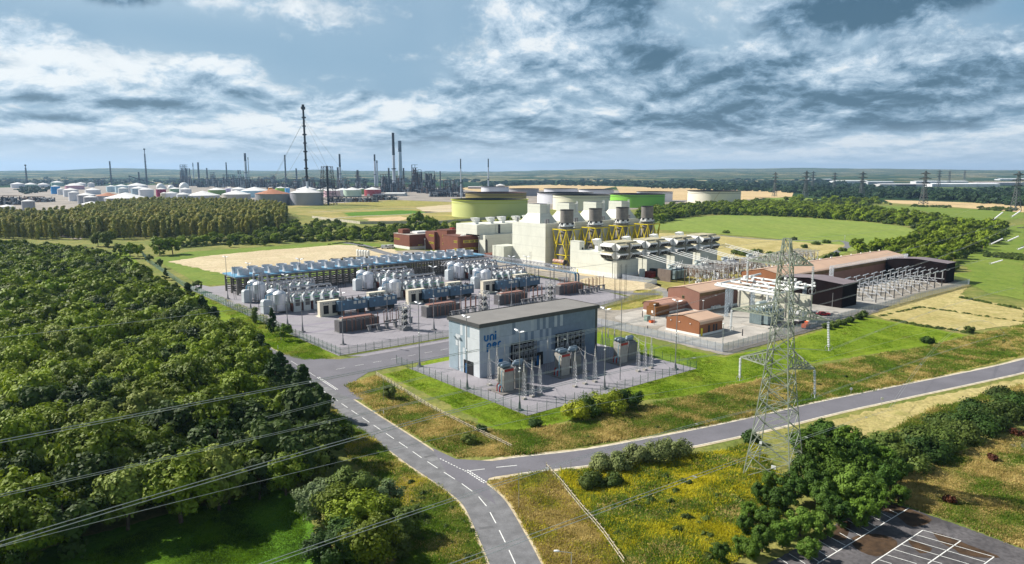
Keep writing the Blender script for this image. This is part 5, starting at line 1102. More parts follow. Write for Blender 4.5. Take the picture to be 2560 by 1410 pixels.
# ---------------------------------------------------------------- white bus ducts in a concrete enclosure
r = THU('blast_wall', 'stained pale concrete wall with panels, right of the white bus ducts', 'wall', 163, 14)
PAN = M('stained_concrete_panel', (.56, .54, .44), .85, 0, .12, .3, streak=.55, lines=[(2, 1.9, .2)])
m = MB(); m.box(0, 0, 0, .6, 34, 11.0); m.build('panel_wall', PAN, r)
for q in range(7): m = MB(); m.box(-.35, q * 5.5, 0, -.02, q * 5.5 + .6, 11.2); m.build('pier', M('pier_grey', (.35, .33, .3), .8), r)
r = THU('bus_duct', 'white tubular bus ducts on tall steel legs by the concrete wall', 'bus duct', 146, 20)
m = MB()
for q in range(3):
    y = 3 + q * 7.5; m.tube((2, y, 11.5), (34, y, 12.5), .45, 10); m.tube((6 + q * 6, y, 4), (6 + q * 6, y, 11.8), .5, 10)
for q in range(4): x = 4 + q * 9; m.tube((x, 0, 12.6), (x, 30, 12.9), .45, 10)
m.tube((0, 28, 13), (44, 34, 13), .5, 10); m.tube((0, 0, 12), (0, 28, 12.8), .5, 10); m.build('duct', WHT, r)
for x, y in ((0, 0), (0, 10), (0, 22), (12, 0), (26, 2), (26, 26), (12, 28)): m = MB(); lattice(m, x, y, 0, 12, 1.1, 1.1, 8, .05); m.build('leg', M('blue_grey_steel', (.30, .36, .42), .5, .3), r)
m = MB(); rdn = random.Random(3)
for q in range(26): x, y = rdn.uniform(1, 40), rdn.uniform(0, 32); m.boxc(x, y, 12.6 + rdn.random(), rdn.uniform(.6, 2.2), rdn.uniform(.5, 1.2), rdn.uniform(.5, 1.3))
m.build('joint_box', WHT, r)
GTR = M('transformer_grey_green', (.20, .26, .27), .55, .2, .15, .6, lines=[(0, .7, .5), (1, .7, .5)], streak=.2)
def bigtrafo(label, u, v, s=1.0, mat=None, bunding=True):
    r = THU('grid_transformer', label, 'transformer', u, v, 'grid transformers with radiators'); r.scale = (s, s, s)
    m = MB(); m.box(0, 0, .6, 12, 5, 6); m.build('tank', mat or GTR, r)
    for q in range(4): m = MB(); m.box(.5 + q * 3, -2.4, 1, 2.8 + q * 3, -.1, 5.6); m.build('radiator', mat or GTR, r)
    m = MB(); m.tube((1, 2.5, 8), (6, 2.5, 8), 1.0, 12); m.build('conservator', M('conservator_white', (.6, .66, .64), .5), r)
    m = MB(); m.box(6.5, .5, 6, 11.5, 4.5, 6.8); [m.tube((7 + q * 2, 2, 6.8), (7.3 + q * 2.1, 1.0, 10.5), .3, 6, .12) for q in range(3)]; m.build('bushing_box', WHT, r)
    if bunding: m = MB(); m.box(-2.5, -4.5, 0, 14, 7, .5); m.build('bund', CONC, r)
    return r
bigtrafo('dark green grey transformer under the white bus ducts', 140, 22, 1.05)
r = THU('radiator_rack', 'white fronted cooler on wheels behind the lattice pylon', 'cooler', 151.5, 12.5); m = MB(); m.m = 0; m.box(0, 0, 2, 6, 3, 5.5); m.m = 1; m.box(.2, .2, .2, 5.8, 2.8, 2); m.build('casing', [M('white_fins', (.7, .7, .68), .6, lines=[(0, .5, .4)]), DKM], r)
r = THU('orange_machine', 'small orange machine parked by the palisade behind the lattice pylon', 'machine', 150, 8.8); m = MB(); m.m = 0; m.boxc(0, 0, .5, 3.4, 1.8, 1.4); m.boxc(.8, 0, 1.9, 1.2, 1.4, .8); m.m = 1; [m.tube((x, -1, .5), (x, 1, .5), .5, 10) for x in (-1, 1)]; m.build('body', [MC['orange_paint'], BLK], r)
# generator transformers between the intake houses and the gantries
for i in range(4):
    nm = ('nearest', 'second', 'third', 'farthest')[i]
    bigtrafo('%s generator transformer in the row beside the air intake houses' % nm, 186 + i * 27.0 + 24, 122 + (2 if i else 0), 1.0, GTR if i != 2 else M('transformer_blue', (.12, .20, .36), .5, .1, .15, .6, lines=[(0, .7, .5)]), False)
    r = THU('fire_wall', '%s dark brown fire wall between generator transformers' % nm, 'wall', 204.5 + i * 27, 118, 'fire walls between transformers'); m = MB(); m.box(0, 0, 0, .7, 9, 6.8); m.build('slab', M('fire_wall_brick', (.17, .13, .11), .8, streak=.4), r)
    r = THU('auxiliary_unit', '%s red and grey auxiliary skid under the intake houses' % nm, 'machine', 196 + i * 27 + 12, 136, 'auxiliary skids'); m = MB(); m.m = 0; m.box(0, 0, 0, 6, 5, 3.4); m.m = 1; m.box(6.2, 0, 0, 9, 5, 4.6); m.m = 2; m.box(1, -1, 0, 4, -.1, 2); m.m = 3; m.box(-3, 3, .3, -.2, 5, 5); m.build('skid', [M('oxide_skid', (.20, .03, .02), .7), DKM, REDP, M('pale_cabinet', (.5, .56, .56), .6)], r)
# ---------------------------------------------------------------- steel gantries of the old switchyard
def portal(m, y0, y1, h, x=0, t_=.16, posts=3, brace=True):
    for i in range(posts):
        y = y0 + (y1 - y0) * i / (posts - 1); m.tube((x, y, 0), (x, y, h), t_ * 1.1, 4)
        if brace and i < posts - 1:
            y2 = y0 + (y1 - y0) * (i + 1) / (posts - 1); m.tube((x, y, .3), (x, y2, h * .9), t_ * .6, 4); m.tube((x, y2, .3), (x, y, h * .9), t_ * .6, 4)
    for dz in (0, .9): m.tube((x, y0, h - dz), (x, y1, h - dz), t_ * .7, 4)
GT = M('gantry_steel', (.50, .50, .50), .55, .3, .15, 1); GTD = M('gantry_brown_post', (.13, .08, .05), .7, 0, .2, 1)
for k, (u, v, n) in enumerate(((204, 92, 5), (232, 96, 5), (262, 98, 6), (296, 100, 5), (326, 104, 4))):
    r = THU('switch_gantry', 'pale steel switch gantry, %s of the five in the old switchyard' % ('nearest', 'second', 'middle', 'fourth', 'farthest')[k], 'gantry', u, v, 'switchyard gantries')
    for i in range(n): m = MB(); portal(m, 0, 16, 9, i * 4.2, .15, 3); m.build('portal_frame', GT if i % 2 else GTD, r)
    m = MB(); 
    for q in range(6):
        m.tube((-1, 1 + q * 2.9, 9.4), (n * 4.2, 1 + q * 2.9, 9.6), .2, 5); 
        for i in range(n): m.tube((i * 4.2 + 1, 1 + q * 2.9, 5), (i * 4.2 + 1.2, 1 + q * 2.9, 9.4), .16, 5)
    m.build('busbar', GT, r)
    m = MB(); rdn = random.Random(k); [m.boxc(rdn.uniform(0, n * 4), rdn.uniform(0, 16), rdn.uniform(0, 6), rdn.uniform(.5, 1.6), rdn.uniform(.4, 1.4), rdn.uniform(.6, 2.6)) for q in range(26)]; m.build('switchgear', M('switchgear_white', (.62, .64, .66), .5), r)
for i in range(4):
    r = THU('conductor_frame', 'set of three white stretched conductors over the %s transformer' % ('nearest', 'second', 'third', 'farthest')[i], 'conductor', 206 + i * 27, 116, 'stretched conductor sets')
    m = MB(); [m.tube((q * 4 - 2, 28, 14), (q * 4, 2, 9.5), .17, 5) for q in range(3)]; [m.tube((q * 4, 2, 9.5), (q * 4 + 3, -16, 9.4), .12, 5) for q in range(3)]; m.build('conductor', WHT, r)
    m = MB(); [m.tube((q * 4, 2, 0), (q * 4, 2, 9.5), .14, 4) for q in range(3)]; m.tube((-1, 2, 9.3), (9, 2, 9.3), .2, 4); m.build('support', DKM, r)
# gantry yard beside the long shed
r = THU('long_gantry', 'long white lattice gantry beam on end towers in front of the longest shed', 'gantry', 236, 42)
m = MB(); L = 86
for y in (0, 2):
    for z in (12.9, 14): m.tube((0, y, z), (L, y, z), .07, 4)
for i in range(34):
    x = L * i / 34; m.tube((x, 0, 12.9), (x + L / 34, 0, 14), .045, 4); m.tube((x, 2, 12.9), (x + L / 34, 2, 14), .045, 4); m.tube((x, 0, 14), (x, 2, 14), .045, 4); m.tube((x, 0, 12.9), (x, 0, 14), .045, 4)
m.build('beam', M('white_steel', (.66, .68, .72), .5, .2), r)
for x in (0, L): m = MB(); lattice(m, x, 1, 0, 14, 1.6, 1.4, 9, .055); m.build('leg', MC['white_steel'], r)
for i in range(9):
    r = THU('disconnector_bay', 'row of silver disconnectors on dark posts, %s from the near end of the gantry yard' % ('first', 'second', 'third', 'fourth', 'fifth', 'sixth', 'seventh', 'eighth', 'ninth')[i], 'switchgear', 228 + i * 9.6, 16, 'disconnector bays')
    for q in range(4): m = MB(); y = 1 + q * 6.2; m.tube((0, y, 0), (0, y, 4.4), .2, 6); m.build('leg', DKM, r); m = MB(); m.tube((0, y, 4.4), (0, y, 8.4), .26, 7, .2); m.build('insulator', SIL, r)
    m = MB()
    for q in range(4): y = 1 + q * 6.2; m.tube((-2.5, y, 8.5), (3.2, y, 8.9), .25, 6); sagwire(m, (3.2, y, 8.9), (9.4, y, 8.6), .6, .07, 5)
    m.tube((0, 0, 4.2), (0, 20, 4.2), .14, 4); [m.tube((0, y, .5), (0, y + 6, 4.2), .09, 4) for y in (1, 7, 13)]; m.build('tube_busbar', MC['white_steel'], r)
# cars
CARP = {}
def car(label, x, y, col, ang, s=1.0, van=False):
    g = G(x, y); r = TH('parked_van' if van else 'parked_car', label, 'van' if van else 'car', g, ang, 'parked vehicles'); r.scale = (s, s, s)
    m = MB(); h = 2.0 if van else .75
    m.prism([(-2.2, -.9), (2.15, -.9), (2.3, -.6), (2.3, .6), (2.15, .9), (-2.2, .9), (-2.3, .6), (-2.3, -.6)], .35, .9)
    zt = 2.1 if van else 1.45
    m.add([(-2.1 if van else -1.7, -.82, .9), (1.5 if van else 1.0, -.82, .9), (1.5 if van else 1.0, .82, .9), (-2.1 if van else -1.7, .82, .9), (-2.05 if van else -1.1, -.7, zt), (.9 if van else .3, -.7, zt), (.9 if van else .3, .7, zt), (-2.05 if van else -1.1, .7, zt)], [(0, 1, 5, 4), (1, 2, 6, 5), (2, 3, 7, 6), (3, 0, 4, 7), (4, 5, 6, 7)])
    m.build('body', M('car_paint_%s' % col, {'white': (.75, .75, .75), 'silver': (.45, .47, .5), 'black': (.03, .03, .035), 'red': (.35, .03, .04), 'blue': (.05, .12, .3)}[col], .25, .2, .03), r)
    m = MB(); z0, z1 = (1.25, 1.95) if van else (.95, 1.35)
    for sy in (-1, 1): m.box(-1.3 if not van else .2, sy * .84 - .02, z0, .55 if not van else 1.0, sy * .84 + .02, z1)
    m.add([(1.03 if not van else 1.45, -.65, z0), (1.03 if not van else 1.45, .65, z0), (.45 if not van else .98, .6, z1), (.45 if not van else .98, -.6, z1)], [(0, 1, 2, 3)]); m.build('window', GLASS, r)
    for x_ in (-1.4, 1.4):
        for sy in (-1, 1): m = MB(); m.tube((x_, sy * .72, .34), (x_, sy * .95, .34), .34, 12); m.build('wheel', BLK, r)
    return r
car('white van parked at the left end of the brown workshop', 963, 622, 'white', R(5), 1.5, True); car('white van parked nearest the brown workshop corner', 978, 621, 'white', R(40), 1.5, True)
car('silver car parked before the brown workshop', 1016, 636, 'silver', R(30), 1.3); car('dark car beside the silver car before the brown workshop', 1034, 638, 'black', R(25), 1.3)
car('dark silver car parked by the concrete wall', 2024, 783, 'silver', R(-10), 1.2); car('red and black car parked before the nearer black hall', 2058, 789, 'red', R(5), 1.2)
car('red car at the foot of the nearest air intake house', 1531, 690, 'red', R(0), 1.0)
for i in range(5):
    g = G(895 + i * 6.5, 640 + i * .7); r = TH('white_silo', '%s of the five small white silos on the sandy ground behind the fan deck' % ('leftmost', 'second', 'middle', 'fourth', 'rightmost')[i], 'silo', g, RZ, 'small white silos'); m = MB(); m.lathe(0, 0, [(1.1, 0), (1.1, 4.2), (.6, 4.8), (.1, 4.9)], 12); autosmooth(m.build('shell', WHT, r, True))
r = TH('rubble_pile', 'dark scrap pile left of the small white silos', 'rubble', G(868, 648), RZ); m = MB(); rdn = random.Random(8); [m.boxc(rdn.uniform(-12, 14), rdn.uniform(-3, 3), 0, rdn.uniform(.6, 3), rdn.uniform(.5, 2), rdn.uniform(.3, 1.3)) for q in range(70)]; m.build('scrap', M('scrap', (.12, .10, .06), .9, var=.4), r)
# ================================================================ big floating roof tanks and the tank farm
def tankcol(name, rgb): return M('tank_' + name, rgb, .6, 0, .05, .02, streak=.10, spec=.2)
def otank(x0, x1, yt, yb, col, rgb, label, rim=None, inner=(.02, .018, .02), stair=False):
    # open topped tank seen from x0 to x1; yb = nearest base pixel
    xc = (x0 + x1) / 2; g = G(xc, yb); d = CDIST(xc, yb); k = math.hypot(*g) / g[1]
    rad = (x1 - x0) / 2 * d / FPX / (1 - (x1 - x0) / 2 / FPX); gc = (g[0] * (1 + rad / math.hypot(*g)), g[1] * (1 + rad / math.hypot(*g))); h = HT(xc, yb, yt)
    r = TH('storage_tank', label, 'storage tank', gc, 0, 'large open topped storage tanks'); mt = tankcol(col, rgb)
    m = MB(); m.m = 0; m.lathe(0, 0, [(rad, 0), (rad, h * .82)], 64); m.lathe(0, 0, [(rad, h * .83), (rad, h)], 64); m.f = [f for f in m.f if len(f) == 4]; m.mi = [0] * len(m.f); autosmooth(m.build('shell', [mt], r, True))
    m = MB(); m.m = 0; m.lathe(0, 0, [(rad + .8, h * .815), (rad + .9, h * .835)], 64); m.lathe(0, 0, [(rad + 1.0, h - .8), (rad + 1.4, h - .5), (rad + 1.4, h), (rad, h)], 64); m.f = [f for f in m.f if len(f) == 4]; m.mi = m.mi[:len(m.f)]; m.build('rim', [rim or M('tank_rim', (.10, .09, .085), .7)], r)
    m = MB(); m.lathe(0, 0, [(rad - .5, h), (rad - .6, h - 5), (rad - 4, h - 5.2), (0, h - 5)], 48); m.build('floating_roof', M('tank_inside_%s' % col, inner, .8, var=.4, scale=.05), r)
    if stair: m = MB(); m.tube((-rad * .35, -rad * .94, 0), (-rad * .05, -rad * 1.01, h), .5, 4); m.build('stair', M('stair_tan', (.5, .38, .2), .7), r)
    return r
YG = (.55, .58, .23)
otank(1164, 1316, 483, 520, 'olive', (.24, .19, .07), 'brownish open tank standing behind the yellow green tank', inner=(.10, .05, .04))
otank(1130, 1319, 501, 545, 'yellow_green', YG, 'large yellow green open topped tank, nearest of the tanks', rim=M('rim_yellow', (.5, .55, .05), .6), stair=False)
otank(1203, 1272, 467, 484, 'white', (.66, .66, .72), 'white tank behind and left of the brownish tank'); otank(1272, 1347, 472, 490, 'grey', (.30, .29, .31), 'grey tank with a dark top, right of the white tank behind the yellow green one')
otank(1360, 1444, 472, 490, 'white', (.66, .66, .72), 'far white tank with a low rim left of centre group'); otank(1447, 1534, 474, 492, 'white', (.66, .66, .72), 'far white tank partly behind the cream tank')
otank(1343, 1482, 483, 510, 'white', (.66, .66, .72), 'white tank with a dark rim left behind the big cream tank'); otank(1382, 1524, 488, 527, 'cream', (.72, .68, .56), 'big cream tank directly behind the square stacks')
otank(1592, 1680, 480, 505, 'white', (.66, .66, .72), 'white tank mostly hidden behind the bright green tank'); otank(1525, 1660, 486, 520, 'green', (.22, .52, .06), 'bright green open topped tank behind the hedges')
otank(1720, 1848, 478, 510, 'cream', (.72, .68, .56), 'cream tank standing alone on the right in front of the stubble', stair=True, inner=(.3, .28, .25))
def ctank(x0, x1, ye, yb, rgbname, rgb, where, cone=6, roof=(.72, .72, .72), cat='storage tank'):
    xc = (x0 + x1) / 2; g = G(xc, yb); d = CDIST(xc, yb); rad = (x1 - x0) / 2 * d / FPX; gl = math.hypot(*g); gc = (g[0] * (1 + rad / gl), g[1] * (1 + rad / gl)); h = HT(xc, yb, ye)
    r = TH('storage_tank', '%s tank %s' % (rgbname, where), cat, gc, 0, 'tanks of the tank farm'); m = MB(); m.lathe(0, 0, [(rad, 0), (rad, h)], 40); m.f.pop(); m.mi.pop(); autosmooth(m.build('shell', tankcol('wall_%s_%d' % (rgbname.replace(' ', '_'), int(rgb[0] * 100)), rgb), r, True))
    m = MB(); m.lathe(0, 0, [(rad * 1.02, h), (rad * .5, h + rad * .5 * cone / 100 * 4), (.3, h + rad * cone / 100 * 4)], 40); m.build('roof', M('roof_%d_%d' % (int(roof[0] * 100), int(roof[2] * 100)), roof, .6, 0, .08, .03, streak=.15), r)
WT, GY, SG = (.66, .66, .70), (.33, .33, .36), (.42, .40, .36)
CT = [(3, 39, 517, 552, 'white', WT, 'at the far left edge, in front of the pipe tracks'), (58, 87, 503, 530, 'grey', GY, 'behind the white tank at the far left'), (130, 150, 466, 485, 'strong blue', (.02, .25, .62), 'at the left of the tank farm'), (166, 209, 464, 474, 'dusty pink', (.55, .30, .38), 'behind the leftmost white tanks'),
      (145, 161, 473, 487, 'white', WT, 'in front of the blue tank'), (161, 195, 475, 492, 'white', WT, 'below the pink tank'), (174, 198, 481, 503, 'white', WT, 'second below the pink tank'), (197, 238, 488, 510, 'grey', GY, 'left of the large pale roofed tank'), (212, 243, 493, 514, 'grey', GY, 'beside the large pale roofed tank'), (215, 250, 475, 486, 'white', WT, 'with a sloping roof behind the grey tanks'), (243, 300, 490, 508, 'pale', (.5, .5, .52), 'with a brown striped roof'), (267, 366, 496, 512, 'pale grey', GY, 'largest and lowest left of the wood'), (205, 256, 511, 532, 'grey', SG, 'half hidden by the left end of the wood'),
      (268, 290, 466, 480, 'pale blue', (.45, .6, .68), 'first of the row behind'), (290, 320, 465, 482, 'pale blue', (.45, .6, .68), 'second of the row behind'), (297, 320, 471, 484, 'pale', (.55, .6, .62), 'in front of the pale blue pair'), (320, 368, 464, 480, 'white', WT, 'with a wide roof in the row behind'), (330, 368, 471, 487, 'grey blue', (.35, .45, .52), 'beneath the wide roofed white tank'), (349, 384, 474, 494, 'white', WT, 'left of the maroon tank'), (392, 415, 473, 492, 'maroon', (.28, .01, .07), 'below the white spheres'),
      (403, 420, 483, 499, 'cream', (.6, .56, .45), 'right below the maroon tank'), (415, 444, 483, 499, 'white', WT, 'second right of the maroon tank'), (443, 475, 486, 500, 'pale', (.52, .54, .56), 'beside the wide pale tank'), (468, 548, 489, 500, 'wide pale grey', (.45, .45, .48), 'behind the wood'), (425, 452, 472, 482, 'dull green', (.22, .36, .22), 'behind the white tanks'), (450, 478, 473, 484, 'white', WT, 'right of the dull green tank'), (522, 564, 475, 488, 'green', (.20, .32, .08), 'behind the wide pale grey tank'), (564, 583, 471, 484, 'lilac', (.52, .46, .66), 'right of the green tank'), (579, 617, 473, 486, 'white', WT, 'with a low roof right of the lilac tank'),
      (557, 626, 486, 502, 'stained', SG, 'left of the rusty roofed tank'), (604, 672, 477, 494, 'light blue', (.42, .62, .74), 'behind the rusty roofed tank'), (640, 725, 485, 514, 'stained grey', (.24, .24, .26), 'with a rusty roof'), (671, 682, 469, 483, 'orange', (.75, .28, .01), 'above the rusty roofed tank'), (690, 714, 470, 484, 'lime green', (.28, .50, .04), 'above the rusty roofed tank'), (713, 725, 470, 485, 'bright blue', (.12, .38, .72), 'above the rusty roofed tank'), (727, 809, 482, 514, 'large stained grey', (.30, .30, .34), 'with a white cone roof before the flare mast'),
      (742, 792, 473, 486, 'white', WT, 'above the large cone roofed tank'), (792, 834, 475, 490, 'pale green', (.48, .58, .45), 'behind the lattice flare'), (810, 851, 477, 493, 'pink', (.62, .42, .46), 'right of the lattice flare'), (840, 875, 475, 490, 'white', WT, 'beside the pink tank'), (859, 904, 475, 493, 'mint', (.46, .58, .46), 'left of the dark red tank'), (896, 912, 472, 486, 'green', (.20, .36, .15), 'between the mint and dark red tanks'), (911, 953, 474, 490, 'dark red', (.32, .05, .06), 'right of the mint tank'),
      (30, 60, 460, 470, 'white', WT, 'far away at the left edge'), (62, 92, 461, 469, 'green', (.32, .48, .38), 'far away near the left flare'), (95, 122, 461, 468, 'white', WT, 'far away, third from left'), (130, 158, 456, 466, 'green grey', (.34, .46, .4), 'far away with a shallow roof'), (190, 215, 459, 467, 'white', WT, 'far away behind the pink tank'), (221, 236, 458, 468, 'white', WT, 'far away beside the dark plant'), (1240, 1262, 463, 475, 'white', WT, 'small and boxy right of the refinery')]
for a in CT: ctank(*a[:7], roof=(.40, .17, .09) if a[6].startswith('with a rusty') or 'brown striped' in a[6] else (.74, .73, .72), cone=7)
def sphere(x0, x1, yt, yb, label):
    xc = (x0 + x1) / 2; g = G(xc, yb); rad = (x1 - x0) / 2 * CDIST(xc, yb) / FPX; h = HT(xc, yb, yt); r = TH('gas_sphere', label, 'gas sphere', g, 0, 'white gas spheres')
    m = MB(); m.lathe(0, 0, [(rad * math.sin(t * math.pi / 12) + .01, h - rad + -rad * math.cos(t * math.pi / 12)) for t in range(13)], 20); m.build('sphere', WHT, r, True); m = MB(); [m.tube((rad * .95 * math.cos(a), rad * .95 * math.sin(a), 0), (rad * .95 * math.cos(a), rad * .95 * math.sin(a), h - rad), .5, 5) for a in (0, 1.05, 2.1, 3.14, 4.2, 5.2)]; m.build('support', WHT, r)
sphere(449, 472, 456, 472, 'large white gas sphere right of the conveyor'); sphere(392, 412, 458, 474, 'white gas sphere above the maroon tank'); sphere(400, 416, 464, 474, 'smaller white sphere in front of the others'); sphere(420, 436, 462, 472, 'white sphere between the two larger ones')
# ================================================================ refinery stacks
CHW = M('chimney_pale', (.42, .47, .55), .7, 0, .1, .02); CHD = M('chimney_dark', (.012, .012, .015), .8, 0, .2, .05); CHG = M('chimney_grey', (.07, .075, .10), .8, 0, .2, .05)
def chimney(x, yt, yb, wpx, lab, split=.7, collar=True, pal=True, dx=0):
    g = G(x, yb); d = CDIST(x, yb); h = HT(x, yb, yt); ra = max(wpx * .5 * d / FPX, .5)
    r = TH('chimney', lab, 'chimney', g, 0, 'refinery chimneys')
    m = MB(); m.lathe(0, 0, [(ra * 1.2, 0), (ra, h * split)], 14); autosmooth(m.build('shaft', CHW if pal else CHG, r, True))
    m = MB(); m.lathe(0, 0, [(ra * 1.02, h * split), (ra * .95, h - 1), (ra * 1.1, h - .8), (ra * 1.1, h), (ra * .3, h)], 14); autosmooth(m.build('dark_top', CHD, r, True))
    if collar: m = MB(); m.lathe(0, 0, [(ra * 1.9, h * .38), (ra * 1.9, h * .38 + 2.5), (ra, h * .38 + 2.5)], 12); m.build('gallery', CHD, r)
    return r
CH = [(279, 403, 463, 3.4, 'thin dark chimney standing alone left of the conveyor', .45, 1, 0), (349, 430, 463, 3.6, 'short dark chimney by the conveyor', .4, 1, 0), (476, 421, 456, 2.4, 'short thin chimney right of the dark tower cluster', .6, 0, 0), (485, 407, 456, 2.2, 'needle thin chimney right of the dark tower cluster', .8, 0, 1), (498, 406, 456, 4.2, 'thick dark chimney second right of the tower cluster', .3, 0, 0), (519, 420, 458, 3.4, 'short dark chimney before the black column pair', .5, 1, 0), (568, 406, 458, 3.2, 'dark chimney between the column pair and the twin chimneys', .4, 1, 0),
      (597, 425, 458, 2.6, 'left of two short pale chimneys', .7, 0, 1), (602, 425, 458, 2.6, 'right of two short pale chimneys', .7, 0, 1), (616.5, 383, 462, 5.4, 'tall pale chimney with a black top and a collar', .75, 1, 1), (623.5, 393, 462, 1.8, 'needle chimney beside the tall collared one', .9, 0, 1), (715, 387, 458, 3.8, 'dark tapering chimney left of the guyed mast', .2, 0, 0), (742, 421, 458, 3.8, 'short dark chimney just left of the guyed mast', .5, 1, 0), (851.5, 385, 466, 4.8, 'grey chimney with a long black top right of the lattice flare', .6, 1, 1), (846, 418, 468, 4.6, 'short dark chimney beside the grey one right of the lattice flare', .5, 0, 0), (895, 425, 468, 5.5, 'stubby dark column between the grey chimney and the pale pair', .3, 0, 0),
      (938.5, 386, 468, 4.4, 'pale chimney with a black cap, left of a pair', .8, 1, 1), (944, 401, 468, 3.4, 'stepped pale column touching the black capped chimney', .9, 0, 1), (986, 332, 478, 6.6, 'tallest refinery chimney with black upper third and collar', .62, 1, 1), (1001.5, 352, 458, 8.6, 'broad pale chimney with a black top beside the tallest', .74, 0, 1), (973, 420, 472, 4.4, 'rusty column left of the tallest chimney', .5, 0, 0), (1010, 420, 474, 4, 'thin column right of the broad chimney', .5, 0, 0), (1101, 428, 470, 3, 'short dark stack at the right end of the refinery', .5, 0, 0), (1152.5, 397, 496, 2.8, 'thin mast left of two beyond the yellow green tank', .75, 1, 1), (1221, 397, 481, 2.8, 'thin mast right of two beyond the yellow green tank', .75, 1, 1)]
for a in CH: chimney(*a[:5], a[5], bool(a[6]), bool(a[7]))
# thin flare stacks
def flare(x, yt, yb, lab):
    g = G(x, yb); h = HT(x, yb, yt); d = CDIST(x, yb); w_ = 3.0 * d / FPX; r = TH('flare_stack', lab, 'flare stack', g, 0); m = MB(); lattice(m, 0, 0, 0, h * .85, w_ * 1.1, w_ * .7, 14, .35); m.build('lattice', CHG, r); m = MB(); m.tube((0, 0, 0), (0, 0, h), w_ * .28, 6); m.tube((0, 0, h - 7), (0, 0, h - 1), w_ * .75, 8); m.build('flare_pipe', CHD, r)
flare(68.5, 411, 466, 'lattice flare stack at the far left'); flare(367.5, 371, 463, 'tall lattice flare stack left of the spheres')
g = G(770, 512); h = HT(770, 512, 264); r = TH('guyed_flare_mast', 'tallest mast of all, black with rings and guy ropes', 'flare mast', g, 0)
m = MB(); m.m = 0; m.tube((0, 0, h * .24), (-1.5, 0, h), 2.1, 10, 1.8); m.m = 1; m.tube((1.2, 0, 0), (0, 0, h * .24), 2.2, 10); m.build('pipe', [CHD, CHW], r)
for i in range(9): m = MB(); z = h * (.28 + .085 * i); m.tube((-1.2 * (z / h), 0, z), (-1.2 * z / h, 0, z + 2.5), 4.0 if i % 2 else 3.4, 10); m.build('ring', CHD, r)
m = MB(); m.tube((-1.5, 0, h - 6), (-1.5, 0, h - 2), 4, 8); m.tube((-1.5, 0, h - 3), (-1.5, 0, h + 2), 2.4, 8); m.build('tip', CHD, r)
m = MB()
for a in (-1, 1):
    for z, L in ((.86, 105), (.62, 85)): m.tube((0, 0, h * z), (a * L, 40, 0), .18, 4); m.tube((0, 0, h * z), (a * L * .75, -30, 0), .18, 4)
m.build('guy_rope', GREYM, r)
g = G(821, 512); h = HT(821, 512, 416); r = TH('lattice_flare', 'square lattice frame with a dark pipe up its middle, right of the guyed mast', 'flare frame', g, 0)
m = MB(); lattice(m, 0, 0, 0, h, 27, 17, 7, .35); m.build('lattice', DKM, r); m = MB(); m.tube((0, 0, 0), (0, 0, h + 1), 2.0, 10); m.build('flare_pipe', CHD, r)
g = G(322, 441); r = TH('conveyor', 'long dark sloping conveyor between the flare stack and the spheres', 'conveyor', G(330, 462), 0); d = CDIST(330, 462); e = d / FPX
m = MB(); m.bar((-7 * e, 0, HT(322, 462, 440)), (62 * e, 0, HT(392, 462, 460)), 5 * .8); m.build('gallery', CHD, r); m = MB(); [m.tube((x * e, 0, 0), (x * e, 0, z), 1.2, 4) for x, z in ((-5, HT(322, 462, 441)), (10, HT(340, 462, 445)), (30, HT(360, 462, 451)))]; m.build('leg', CHG, r)
# process units
PRC = [M('process_steel_grey', (.05, .055, .07), .7, .3, .3, .05), M('process_steel_pale', (.30, .32, .35), .6, .3, .2, .05), M('process_rust', (.13, .08, .06), .8, 0, .3, .05), DKM]
def unit_(x, yb, yt, wpx, lab, seed, dense=1.0, tall=None):
    g = G(x, yb); d = CDIST(x, yb); e = d / FPX; Wm = wpx * e; h = HT(x, yb, yt); rdn = random.Random(seed); r = TH('process_unit', lab, 'process plant', g, 0, 'refinery process units')
    m = MB(); n = max(2, int(Wm / 9)); lv = max(2, int(h / 9)); m.m = rdn.choice((0, 0, 2)); t_ = .38 + d / 5500
    for i in range(n + 1):
        for y in (0, 14): m.tube((-Wm / 2 + Wm * i / n, y, 0), (-Wm / 2 + Wm * i / n, y, h * rdn.uniform(.5, 1) if rdn.random() < .5 else h), t_, 4, caps=False)
    for k in range(1, lv + 1):
        z = h * k / lv; x0 = -Wm / 2; x1 = Wm / 2 * rdn.choice((1, 1, .4)) 
        for y in (0, 14): m.tube((x0, y, z), (x1, y, z), t_, 4, caps=False)
        m.box(x0, 0, z - .3, x1, 14, z)
    m.build('frame', PRC, r)
    m = MB()
    for i in range(int(wpx * 1.5 * dense)):
        m.m = rdn.choice((0, 1, 1, 2, 3)); xx = rdn.uniform(-Wm / 2, Wm / 2); yy = rdn.uniform(-8, 22); ty = rdn.random(); hh = h * rdn.uniform(.15, .9)
        if ty < .45: m.tube((xx, yy, 0), (xx, yy, hh), rdn.uniform(.7, 2.6), 8)
        elif ty < .75: z = rdn.uniform(2, h * .8); m.tube((xx, yy, z), (xx + rdn.uniform(-12, 12), yy, z), rdn.uniform(.4, 1.6), 6)
        else: m.boxc(xx, yy, 0, rdn.uniform(2, 7), 5, hh * .5)
    m.build('vessels', PRC, r)
